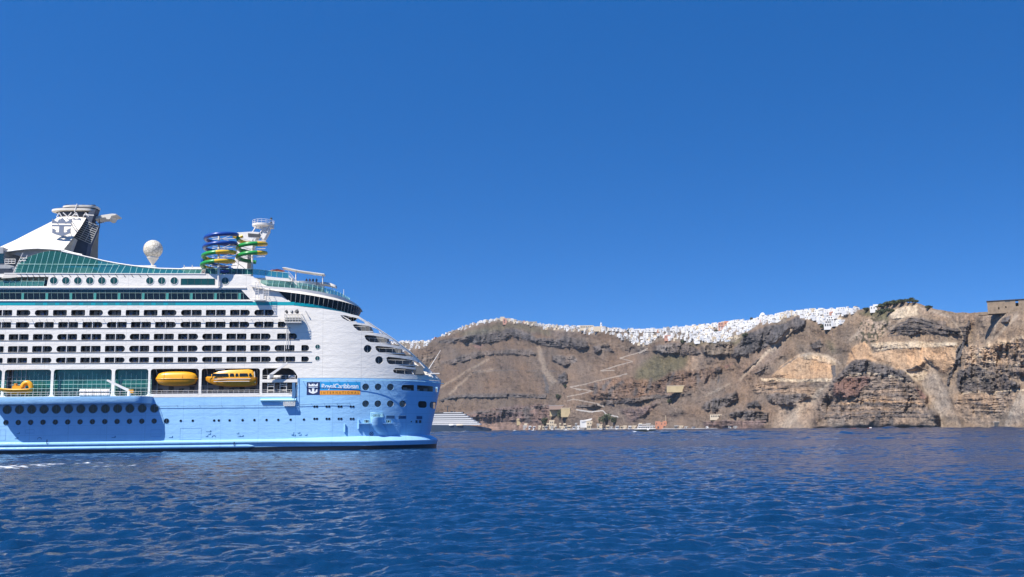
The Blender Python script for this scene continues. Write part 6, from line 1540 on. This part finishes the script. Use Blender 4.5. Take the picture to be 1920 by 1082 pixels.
KD = {0:'flat roofed',3:'flat roofed',6:'flat roofed',1:'barrel vaulted',4:'barrel vaulted',2:'stepped two storey',5:'stepped two storey',7:'terraced'}
for dist, u, v, p, rz, i in near:
    o = bpy.data.objects.new('town_house', PROTO[i]); COL.objects.link(o); o.location = p; o.rotation_euler = (0,0,rz)
    c = 'white' if i < 32 else ('cream' if i < 40 else 'pale grey' if i < 48 else 'rose'); row, a = zone(u, v, float(np.interp(u, gu, ridge_v)))
    kd = KD[(i if i < 32 else ((i-32)%8)*3) % 8]
    tag(o, '%s %s house in the %s %s' % (kd, c, row, a), 'house', '%s %s houses, %s %s' % (kd, c, row, a))
big = MB(); mats_far = [M_HW, M_HD, M_HB, M_SH, M_HC, M_HG, M_HP]
for dist, u, v, p, rz, i in far:
    me = PROTO[i]; c, s = math.cos(rz), math.sin(rz); wallm = {0:0, 1:4, 2:5, 3:6}[0 if i < 32 else 1+(i-32)//8]
    big.add([(p.x+q.co.x*c-q.co.y*s, p.y+q.co.x*s+q.co.y*c, p.z+q.co.z) for q in me.vertices], [tuple(f_.vertices) for f_ in me.polygons])
    big.m[-len(me.polygons):] = [wallm if f_.material_index == 0 else f_.material_index for f_ in me.polygons]
tag(big.build('distant_town', mats_far), 'mass of tiny white houses of the cliff top town farther along the rim', kind='stuff')
# ---- buildings with a look of their own; frames: x along the picture, y away, z up, metres at the building's own distance
def place(name, u, v, lab, cat='building', dist=None, group=None):
    """empty on the cliff (or at a given distance over the water) plus metres per photo pixel there"""
    if dist is None: p = T(u, v)
    else:
        d = ray(u, v); d = d/math.hypot(d.x, d.y); p = CAMP+d*dist
    o = empty(name, p, -math.atan2(p.x, p.y)); tag(o, lab, cat, group); return o, math.hypot(p.x, p.y)/FPX
def block(par, k, u0, u1, v0, v1, uc, vb, y0, y1, m, name='wall', sink=4):
    return MB().box((u0-uc)*k, (u1-uc)*k, y0, y1, (vb-v1)*k-sink, (vb-v0)*k).build(name, m, par)
def wins(par, k, uc, vb, y, lst, m=None, name='window'):
    for (u0, u1, v0, v1) in lst: MB().box((u0-uc)*k, (u1-uc)*k, y-.08, y+.05, (vb-v1)*k, (vb-v0)*k).build(name, m or M_HD, par)
o, k = place('church', 1430, 597, 'white church with a big round dome on the skyline', 'church')
block(o,k,1419,1441,591.5,598,1430,597,0,9,M_HW,'nave'); block(o,k,1424,1437,588,592,1430,597,2,8,M_HW,'drum',0)
MB().lathe([(3.9*math.cos(a)*k/.8, 4.2*math.sin(a)*k/.8) for a in np.linspace(0, 1.5, 9)], (0.4*k,5,(597-588.3)*k), 18).build('dome', M_HW, o, smooth=60)
MB().bar((.4*k,5,(597-584)*k),(.4*k,5,(597-582)*k),.15).build('cross', M_HD, o); wins(o,k,1430,597,0,[(1421.5,1423,593.5,596),(1427,1429,593.5,596.5),(1434,1436,593.5,596.5)])
o, k = place('tall_building', 1356, 617, 'tall rose plaster building with dark window strips standing among white houses')
block(o,k,1347.5,1358,604.5,617,1356,617,0,8,M_HP); block(o,k,1358.1,1366,602.5,617,1356,617,.4,8,M_HO)
wins(o,k,1356,617,0,[(1349,1351,606,609),(1353,1355,606,609),(1349,1351,611,614),(1353,1355,611,614)]); wins(o,k,1356,617,.4,[(1360.5,1362,605,614)])
o, k = place('domed_villa', 950, 605, 'rose and cream villa block on the highest point of the left rim')
block(o,k,943,962,597,606,950,605,0,8,M_HP); block(o,k,938,946,593.5,599,950,605,3,9,M_HC,'tower'); wins(o,k,950,605,0,[(945,947,599,602),(950,952,599,602),(955,957,599,602),(945,947,603,605),(955,957,603,605)])
o, k = place('bell_tower_church', 1127, 615, 'cream church with a slim white bell tower breaking the skyline', 'church')
block(o,k,1113,1135,610,616,1127,615,0,8,M_HC,'nave'); block(o,k,1125.3,1129,606,612,1127,615,1,3,M_HW,'bell_tower',0)
MB().lathe([(1.7*k,0),(1.5*k,1.2*k),(.3*k,3.6*k),(.1*k,5*k)], (.2*k,2,9*k), 10).build('spire', M_HW, o)
for u, v, lab in ((1100,614,'long cream building with an orange end on the rim left of the bell tower'), (1255,634,'rose brown building with arches at the lower edge of the town'), (1000,604,'brown flat roofed building on the rim right of the villa block')):
    o, k = place('rim_building', u, v, lab); mm = {1100:M_HC,1255:M_HP,1000:M_SH}[u]; w = {1100:26,1255:18,1000:14}[u]
    block(o,k,u-w/2,u+w/2,v-5.2,v+1,u,v,-1,7,mm); wins(o,k,u,v,-1,[(u-w/2+2+3.4*j,u-w/2+3.6+3.4*j,v-3.6,v-.8) for j in range(int((w-2)/3.4))])
o, k = place('white_hotel', 1645, 579, 'white two storey house alone on the rim beside the green trees')
block(o,k,1632.5,1652,573.5,580,1645,579,0,8,M_HW); block(o,k,1638,1648,570.8,573.6,1645,579,1,7,M_HW,'upper_floor',0); wins(o,k,1645,579,0,[(1634.5,1636,575.5,578.5),(1639,1640.5,575.5,578.5),(1644,1645.5,575.5,578.5),(1648.5,1650,575.5,578.5)])
o, k = place('terraced_hotel', 1560, 611, 'white stepped hotel with dark arches at the lower right corner of the town')
for j, (a, b, v0, v1) in enumerate(((1546,1582,606,612.5),(1548,1580,601.5,606),(1550,1577,597,601.5),(1553,1572,592.5,597))):
    block(o,k,a,b,v0,v1,1560,611,j*3.5-2,j*3.5+7,M_HW if j != 1 else M_HG,'floor',4 if j == 0 else 0); wins(o,k,1560,611,j*3.5-2,[(a+1.6+4*i_,a+4+4*i_,v0+1.2,v1-.9) for i_ in range(int((b-a-2)/4))],M_HD,'arch')
o, k = place('ruined_building', 1888, 585, 'large tan rubble ruin with empty windows on the right end of the rim')
R0 = 1888; zt = (585-565.5)*k
mb = MB(); 
W_ = [(-30,22.5)]; x0, x1 = (1858.5-R0)*k, (1916-R0)*k
op = [((1902-R0)*k,(1906.5-R0)*k,(585-576)*k,(585-564.5)*k), ((1875-R0)*k,(1877-R0)*k,(585-580)*k,(585-576)*k), ((1886-R0)*k,(1888-R0)*k,(585-578)*k,(585-575)*k)]
xs_ = sorted([x0,x1]+[a for q in op for a in q[:2]])
for a, b in zip(xs_[:-1], xs_[1:]):
    q = [w for w in op if abs(w[0]-a) < 1e-6]
    if q: mb.box(a, b, 0, .9, -1.0, q[0][2]); mb.box(a, b, 0, .9, min(q[0][3], zt-.5), zt)
    else: mb.box(a, b, 0, .9, -1.0, zt+(0.0 if a < 0 else .2))
mb.box(x0, x0+.9, .9, 14, -1.0, zt-.3); mb.box(x1-.9, x1, .9, 14, -1.0, zt-.3); mb.box(x0, x1, 13.1, 14, -1.0, zt-1.5); mb.build('wall', M_HT, o)
MB().box(x0-.6, x1+.8, -.8, 14.5, zt+.25, zt+.75).build('roof_slab', M_DGREY, o)
wins(o,k,R0,585,-.02,[(1886,1894,565.8,568)],M_HD,'opening'); block(o,k,1843,1858,582.5,586,R0,585,2,9,M_HT,'low_annex',1)
o, k = place('dark_boathouse', 1872, 797, 'small dark hut with a pale roof on the shore at the far right', 'hut')
block(o,k,1866,1878,792.5,798,1872,797,0,5,M_DGREY); MB().box((1864.5-1872)*k,(1879.5-1872)*k,-.5,5.5,(797-792.4)*k,(797-791.6)*k).build('roof', M_HG, o)
# walls on the slope and the old port
for name, u0, u1, v0, v1, m, lab in (('retaining_wall',1031,1045.5,766,777,M_HY,'yellow stone retaining wall above the port, the smaller left one'), ('retaining_wall',1052,1069,766,778.5,M_HY,'yellow stone retaining wall above the port, the larger right one'),
    ('cliff_terrace_wall',1251,1286.5,724.5,731.5,M_HY,'long pale yellow wall on a ledge halfway up the cliff'), ('retaining_wall',1030,1068,761,764.5,mat('pale_rose_stone', (0.33,0.23,0.18), 0.9),'low pinkish wall along the ledge above the yellow walls')):
    o, k = place(name, (u0+u1)/2, v1, lab, 'wall'); uc = (u0+u1)/2
    block(o,k,u0,u1,v0,v1,uc,v1,-16,2,m,'wall'); block(o,k,u0-.3,u1+.3,v0-.8,v0-.05,uc,v1,-16.2,2,M_HG if m is not M_HY else M_HC,'coping',0)
o, k = place('hillside_building', 1346, 783, 'long low white building alone on the slope right of the port')
block(o,k,1332,1362,777.5,782.5,1346,783,-2,5,M_HC); wins(o,k,1346,783,-2,[(1334+3.1*j,1335.8+3.1*j,779,782) for j in range(9)])
o, k = place('customs_house', 1240, 803.5, 'bright orange building with two dark arches on the waterfront'); uc = 1240; vb = 803.5
for a, b, v0 in ((1229.5,1238.5,790.3),(1238.6,1243,792.2),(1243.1,1250,790)): block(o,k,a,b,v0,804,uc,vb,-7,6,M_HO)
wins(o,k,uc,vb,-7,[(1233,1236,799.5,803.5),(1243.8,1247.2,799.2,803.5)],M_HD,'arch'); wins(o,k,uc,vb,-7,[(1231,1232.6,793,796),(1240,1241.5,794,796.5),(1246,1247.4,793,796)])
MB().bar(((1248.8-uc)*k,0,13*k),((1248.8-uc)*k,0,24*k),.45).build('chimney', M_HC, o); block(o,k,1250.1,1258,790.5,800,uc,vb,1,6,mat('brown_stone', (0.16,0.09,0.06), .9),'annex',2)
o, k = place('waterfront_hall', 1108, 803, 'pale yellow arcaded hall under a long stepped roof at the port'); uc = 1108; vb = 803
block(o,k,1100,1115,790,803,uc,vb,-2,6,M_HC); block(o,k,1088,1127,788,796,uc,vb,5,12,M_HW,'upper_wall',6); wins(o,k,uc,vb,-2,[(1101.5+3.2*j,1103.6+3.2*j,798.5,803) for j in range(4)],M_HD,'arch'); wins(o,k,uc,vb,-2,[(1102,1104,793,795.5),(1107,1109,793,795.5),(1111,1113,793,795.5)])
mb = MB(); mb.prism([((a-uc)*k,(vb-b)*k) for a,b in ((1090,789),(1127,781),(1127,784),(1092,791.5))], 4, 8); mb.build('stepped_roof', M_HW, o)
o, k = place('port_house', 1037, 801, 'tall pale yellow house at the left end of the port'); block(o,k,1030,1044,788,801,1037,801,-1,6,M_HC); wins(o,k,1037,801,-1,[(1032+3.6*j,1033.8+3.6*j,v_,v_+3) for j in range(3) for v_ in (791,796.5)])
o, k = place('port_house', 973, 798, 'small orange yellow house above the shore right of the grey ship'); block(o,k,969,977,785,794,973,798,-1,5,M_HY); wins(o,k,973,798,-1,[(971,972.3,787.5,790),(974,975.3,787.5,790)])
prt = []; rnd = random.Random(5)
for u in np.arange(985, 1385, 8.6):
    for lev in (0, 1):
        if lev == 1 and (rnd.random() < .45 or u > 1225): continue
        if 1098 < u < 1118 or 1226 < u < 1256 or (1258 < u and rnd.random() < .45): continue
        if 1143 < u < 1200 and lev == 1: continue
        uu = u+rnd.uniform(-2.5,2.5); vb = (803.2 if lev == 0 else 799)-rnd.uniform(0,1.0); w = rnd.uniform(6,11); h = rnd.uniform(2.6,5.2)
        prt.append((uu, vb, w, h, lev))
cols_ = [('white', M_HW), ('cream', M_HC), ('cream', M_HC), ('pale grey', M_HG)]
for uu, vb, w, h, lev in prt:
    cn, mm = cols_[rnd.randrange(4)]
    side = next(s_ for lim, s_ in ((1330,'farthest right of the orange building'),(1290,'well right of the orange building'),(1256,'just right of the orange building'),(1214,'behind the ferry'),(1180,'left of the ferry'),(1150,'right of the big trees'),(1118,'below the big trees'),(1076,'just left of the hall'),(1050,'below the larger yellow wall'),(1024,'beside the tall yellow house'),(1003,'left of the tall yellow house'),(0,'nearest the grey ship')) if uu > lim)
    o, k = place('port_house', uu, vb, 'low %s port house, %s row, %s' % (cn, ('front','back')[lev], side), 'house', None, '%s %s row port houses %s' % (cn, ('front','back')[lev], side))
    block(o,k,uu-w/2,uu+w/2,vb-h,vb,uu,vb,-1,5,mm); n_ = max(1,int(w/2.6))
    m_ = MB()
    for j in range(n_): a = (-w/2+w*(j+.5)/n_)*k; m_.box(a-.45,a+.45,-1.08,-.95,.3,min(2.3,h*k-.5)); 
    for j in range(1):
        if rnd.random() < .5: m_.box((-w/2)*k,(w/2)*k,-2.8,-1.1,2.4,2.5)
    m_.build('openings', M_HD, o) if m_.v else None
# quay
def ribbon(pts, width, m, name, lift=1.2, thick=1.0, kind='structure', lab=None):
    P_ = []
    for i in range(len(pts)-1):
        n_ = max(2, int(math.hypot(pts[i+1][0]-pts[i][0], pts[i+1][1]-pts[i][1])/2))
        for j in range(n_): t = j/n_; P_.append(T(pts[i][0]+(pts[i+1][0]-pts[i][0])*t, pts[i][1]+(pts[i+1][1]-pts[i][1])*t))
    P_.append(T(*pts[-1])); mb = MB(); rings = []
    for p in P_:
        d = Vector((p.x, p.y, 0)).normalized(); q = p-d*(width*.6); rings.append([q+Vector((0,0,-3)), q+Vector((0,0,lift)), q+d*width*1.6+Vector((0,0,lift+.2)), q+d*width*1.6+Vector((0,0,-3))])
    mb.loft(rings); o = mb.build(name, m); tag(o, lab, None, None, kind); return o
M_PATH = mat('pale_path_stone', (0.40,0.33,0.26), 0.9, var=.3, vscale=.08)
def z1(*p): return [(720+x/4.1625, 560+y/4.1625) for x, y in p]
def z2(*p): return [(1080+x/4.1625, 560+y/4.1625) for x, y in p]
ribbon(z2((560,388),(480,425),(340,465),(445,492),(330,520),(190,565),(300,560)), 1.5, M_PATH, 'zigzag_path', .9)
ribbon(z2((400,585),(330,605),(180,640),(60,672),(-50,690),(-20,700),(130,720),(40,745),(-70,765)), 1.5, M_PATH, 'zigzag_path', .9)
ribbon(z1((1430,800),(1480,785),(1560,800),(1665,820),(1720,838)), 1.5, M_PATH, 'zigzag_path', .9)
ribbon(z2((0,868),(120,885),(210,875),(240,905),(330,925)), 1.6, mat('white_path_wall', (0.50,0.46,0.40), 0.9), 'zigzag_path', 1.2)
ribbon([(1040,804.6),(1120,804.4),(1200,804.4),(1290,804.3),(1345,804.0)], 6, mat('quay_concrete', (0.36,0.34,0.31), 0.9), 'quay', 1.0)
# ---- trees
M_TR = mat('olive_foliage', (0.070,0.082,0.036), 0.9, var=.5, vscale=.5); M_BK = mat('bark', (0.09,0.06,0.04), .9)
def tree(u, v, wpx, hpx, lab, group=None, seed=0, name='tree'):
    o, k = place(name, u, v, lab, 'tree', None, group); r = random.Random(seed*31+int(u)); w, h = wpx*k, hpx*k
    MB().tube([(0,0,-2),(0,0,h*.35),(w*.05,0,h*.7)], [w*.05+.15,w*.04+.1,.08], 6).build('trunk', M_BK, o); mb = MB()
    lobes = [(r.uniform(-.33,.33)*w, r.uniform(-.25,.25)*w, h*r.uniform(.38,.78), w*r.uniform(.16,.30), h*r.uniform(.16,.28)) for _ in range(9)]
    for lx, ly, lz, lr, lh in lobes:
        for _ in range(70):
            a, b = r.uniform(0, 6.28), math.acos(r.uniform(-1,1)); q = r.uniform(.6,1.05)
            c = Vector((lx+lr*q*math.sin(b)*math.cos(a), ly+lr*q*math.sin(b)*math.sin(a), lz+lh*q*math.cos(b))); s = .06*w+.12
            d1 = Vector((r.uniform(-1,1),r.uniform(-1,1),r.uniform(-1,1)))*s; d2 = Vector((r.uniform(-1,1),r.uniform(-1,1),r.uniform(-1,1)))*s
            mb.add([c-d1, c+d2, c+d1, c-d2], [(0,1,2,3)])
    mb.build('crown', M_TR, o); return o
tree(1052,788,17,21,'dark tree between the yellow walls and the port houses'); tree(1137,799,24,24,'biggest dark tree behind the port right of the stepped hall'); tree(1153,797,14,15,'smaller tree beside the biggest port tree')
tree(1021,801,14,18,'dark tree at the left end of the port'); tree(1047,751,11,13,'lone dark bush on the brown slope above the port'); tree(1060,729,8,9,'small round bush high on the scree channel')
tree(1398,633,12,9,'dark tree clump at the lower edge of the town by the dark spur'); tree(1281,645,14,9,'green tree clump below the rose building with arches'); tree(1256,757,10,9,'round bush on the slope below the ledge wall')
tree(1342,626,7,8,'green tree beside the tall rose building'); tree(1180,623,10,6,'dark tree on the rim right of the bell tower'); tree(1545,617,12,9,'dark tree under the stepped hotel'); tree(1409,600,5,8,'thin tree on the skyline left of the domed church')
for j, (u, v, w, h) in enumerate(((1655,579,22,9),(1668,576,20,11),(1681,573,22,12),(1694,570,20,10),(1706,568,18,9),(1716,569,14,8),(1652,590,20,11),(1670,588,20,10),(1626,584,14,7),(1742,579,12,6))):
    tree(u, v, w, h, ['green tree crown on the rim next to the white two storey house','broad green tree on the rim, second from the white house','round green tree on the rim above the pale headwall','dense green tree just left of the highest rim point','green tree at the highest rim point','small tree right of the highest rim point','bush on the slope under the rim trees, left one','bush on the slope under the rim trees, right one','low bush at the end of the town houses','low bush on the rim right of the pale headwall'][j], None, j+3)
# ================================================================ BOATS
def on_water(u, v):
    d = ray(u, v); t = -CH/d.z; return CAMP+d*t
# grey expedition yacht
p = on_water(866, 809.6); p.z = 0; k = math.hypot(p.x, p.y)/FPX; YS = empty('grey_cruise_yacht', p, -math.atan2(p.x, p.y)+.02); tag(YS, 'dark grey hulled cruise ship with stacked white decks behind the blue stern', 'cruise ship')
def Q(u, v): return ((u-866)*k, (809.6+(u-866)*-.011-v)*k)
M_YH = mat('blue_grey_hull', (0.055,0.085,0.125), .4)
xs = [740,780,820,860,885,900,910,918,922.5]; wd = [8,9,9,9,8,6,4,2,.15]; tp = [797,797,797,797.5,798.5,799.8,801.2,803.2,805.2]
rings = []
for u, w, t in zip(xs, wd, tp):
    x, zt = Q(u, t); rings.append([(x-(2 if u > 900 else 0)*0, 9-w, zt), (x-(.06*(u-880) if u > 880 else 0), 9-w*.8, -.5), (x-(.06*(u-880) if u > 880 else 0), 9+w*.8, -.5), (x, 9+w, zt)])
mb = MB(); mb.loft(rings); mb.build('hull', M_YH, YS, smooth=30)
for i, (a, b, v0, v1, dk) in enumerate(((740,903,795.2,796.9,1),(740,898,791.8,793.4,1),(740,892,788.6,790.2,1),(740,887,784.9,786.6,1),(740,881,781.0,782.6,1),(740,875,777.3,778.9,1),(832,869,773.2,774.9,1))):
    x0, z1_ = Q(a, v0+.65); x1, z0_ = Q(b, v1); mb = MB(); y0 = .3+i*.55
    mb.slab([(x0,y0),(x1-3,y0),(x1-1,y0+1.5),(x1,9),(x1-1,18-y0-1.5),(x1-3,18-y0),(x0,18-y0)], z0_, z1_); mb.build('deck', M_HW, YS)
    if i < 6:
        nv = (791.8,788.6,784.9,781,777.3,773.2)[i]+1.6; zt_y = Q(a, nv)[1]
        MB().slab([(x0,y0+1.2),(x1-8,y0+1.2),(x1-4,9),(x1-8,18-y0-1.2),(x0,18-y0-1.2)], z1_+.01, zt_y-.01).build('cabin_band', M_DGREY if i != 1 else M_HG, YS)
for u0, u1, c_ in ((842,851,M_W),(855.5,868,M_HC)):
    x0, z0_ = Q(u0, 799); x1, z1_ = Q(u1, 795.8); MB().loft([[(x, -.3+.9*a*math.cos(t), (z0_+z1_)/2-.1+1.5*a*math.sin(t)) for t in np.linspace(0, 2*math.pi, 10, endpoint=False)] for x, a in ((x0,.35),(x0+1.5,.95),(x1-1.5,1),(x1,.35))]).build('tender', c_, YS, smooth=50)
x0, z0_ = Q(840, 773.4); MB().bar((x0,9,z0_),(x0-.3,9,Q(839.5,762)[1]),.8,0,8).build('funnel_mast', M_DGREY, YS)
for u, w in ((846,5),(852,3),(845,2)): x, z = Q(u, 773.2); MB().box(x, x+w*k*.8, 7, 10, z-.2, z+1.8).build('top_house', M_DGREY, YS)
# white passenger ferry
p = on_water(1210, 810.3); p.z = 0; k = math.hypot(p.x, p.y)/FPX; FR = empty('passenger_ferry', p, -math.atan2(p.x, p.y)+.05); tag(FR, 'small white passenger ferry with dark hull stripe crossing in front of the orange building', 'ferry')
def Q(u, v): return ((u-1210)*k, (810.3-v)*k)
xs = [1190.5,1193,1200,1215,1225,1229]; wd = [.1,1.4,2.2,2.4,2.3,2.1]; tp = [802.3,803,804,804.8,805,805]
mb = MB(); mb.loft([[(Q(u,0)[0], 2.5-w, Q(u,t)[1]), (Q(u,0)[0]+(.8 if u < 1195 else 0), 2.5-w*.75, -.3), (Q(u,0)[0]+(.8 if u < 1195 else 0), 2.5+w*.75, -.3), (Q(u,0)[0], 2.5+w, Q(u,t)[1])] for u, w, t in zip(xs, wd, tp)]); mb.build('hull', mat('ferry_green_black', (0.02,0.03,0.03), .4), FR, smooth=30)
mb = MB(); mb.slab([(Q(u,0)[0], 2.46-w) for u, w in zip(xs, wd)]+[(Q(u,0)[0], 2.54+w) for u, w in list(zip(xs, wd))[::-1]], Q(0,805)[1]+.02, Q(0,803.6)[1]); mb.build('bulwark', M_W, FR)
def fb(u0,u1,v0,v1,y0,y1,m,n='cabin'): a = Q(u0,v1); b = Q(u1,v0); return MB().box(a[0],b[0],y0,y1,a[1],b[1]).build(n,m,FR)
fb(1196,1219,800.2,804,.8,4.2,M_W); fb(1196,1224,799.4,800.1,.4,4.6,M_W,'upper_deck'); fb(1198,1205,796.3,799.4,1.2,3.8,M_W,'wheelhouse'); fb(1197,1212,795.5,796.2,.9,4.1,M_W,'roof'); fb(1199,1204.5,797,798.6,1.12,1.22,M_HD,'window')
for j in range(6): fb(1198+3.4*j,1200.4+3.4*j,801,803,.72,.82,M_HD,'window')
mb = MB()
for u in (1208,1213,1218,1223): a = Q(u,799.4); mb.bar((a[0],.6,a[1]),(a[0],.6,a[1]+1.1),.05)
a, b = Q(1206,797), Q(1224,797); mb.bar((a[0],.6,a[1]),(b[0],.6,b[1]),.05); mb.build('rail', M_W, FR); fb(1213,1217,803.9,806.8,.0,.12,M_W,'hull_door')
# little boats by the port and under the cliff
def skiff(u, v, wpx, lab, m, cab=True, mast=False):
    p = on_water(u, v); p.z = 0; k = math.hypot(p.x, p.y)/FPX; o = empty('small_boat', p, -math.atan2(p.x, p.y)+rnd.uniform(-.3,.3)); tag(o, lab, 'boat'); w = wpx*k/2
    MB().loft([[(x*w, -b*w*.3, .25*w*.5+.5+.3*abs(x)), (x*w*.92, -b*w*.2, -.2), (x*w*.92, b*w*.2, -.2), (x*w, b*w*.3, .25*w*.5+.5+.3*abs(x))] for x, b in ((-1,.8),(-.4,1),(.3,.95),(.8,.5),(1,.05))]).build('hull', m, o, smooth=30)
    if cab: MB().box(-w*.45,w*.25,-w*.18,w*.18,.6,.6+max(1.2,w*.3)).build('cabin', M_W, o)
    if mast: MB().bar((0,0,.5),(0,0,.5+w*1.3),.12).build('mast', M_W, o)
M_RB = mat('rust_red_hull', (0.40,0.09,0.04), .6); M_WB = M_W
skiff(1000,808.4,9,'white boat moored left of the port houses',M_WB,True,True); skiff(1036,807.6,12,'dark boat with a white cabin moored before the tall yellow house',M_NAVY)
skiff(1062,807.4,10,'white boat moored in front of the cream port houses',M_WB,True,True); skiff(1085,807.2,11,'dark blue boat moored just left of the arcaded hall',M_NAVY); skiff(1127,806.9,15,'long dark boat moored right of the arcaded hall',M_NAVY)
skiff(1600,804.9,9,'small rust red boat floating off the big dark rock, left one',M_RB,False); skiff(1633,804.7,12,'larger rust red boat floating off the big dark rock, right one',M_RB,True); skiff(965,808.4,7,'tiny white boat by the shore right of the grey ship',M_WB)

# ---- sea air between the boat and the island
hb = MB().box(-9800, 9800, -9800, 9800, -9, 420)
hm = bpy.data.materials.new('sea_haze'); hm.use_nodes = True; ht = hm.node_tree
ht.nodes.remove(ht.nodes['Principled BSDF']); pv = ht.nodes.new('ShaderNodeVolumePrincipled')
pv.inputs['Color'].default_value = (0.80, 0.90, 1.0, 1); pv.inputs['Density'].default_value = 0.00003; pv.inputs['Anisotropy'].default_value = 0.2
ht.links.new(pv.outputs[0], ht.nodes['Material Output'].inputs['Volume'])
tag(hb.build('haze', hm), kind='stuff')
SC.cycles.volume_bounces = 0
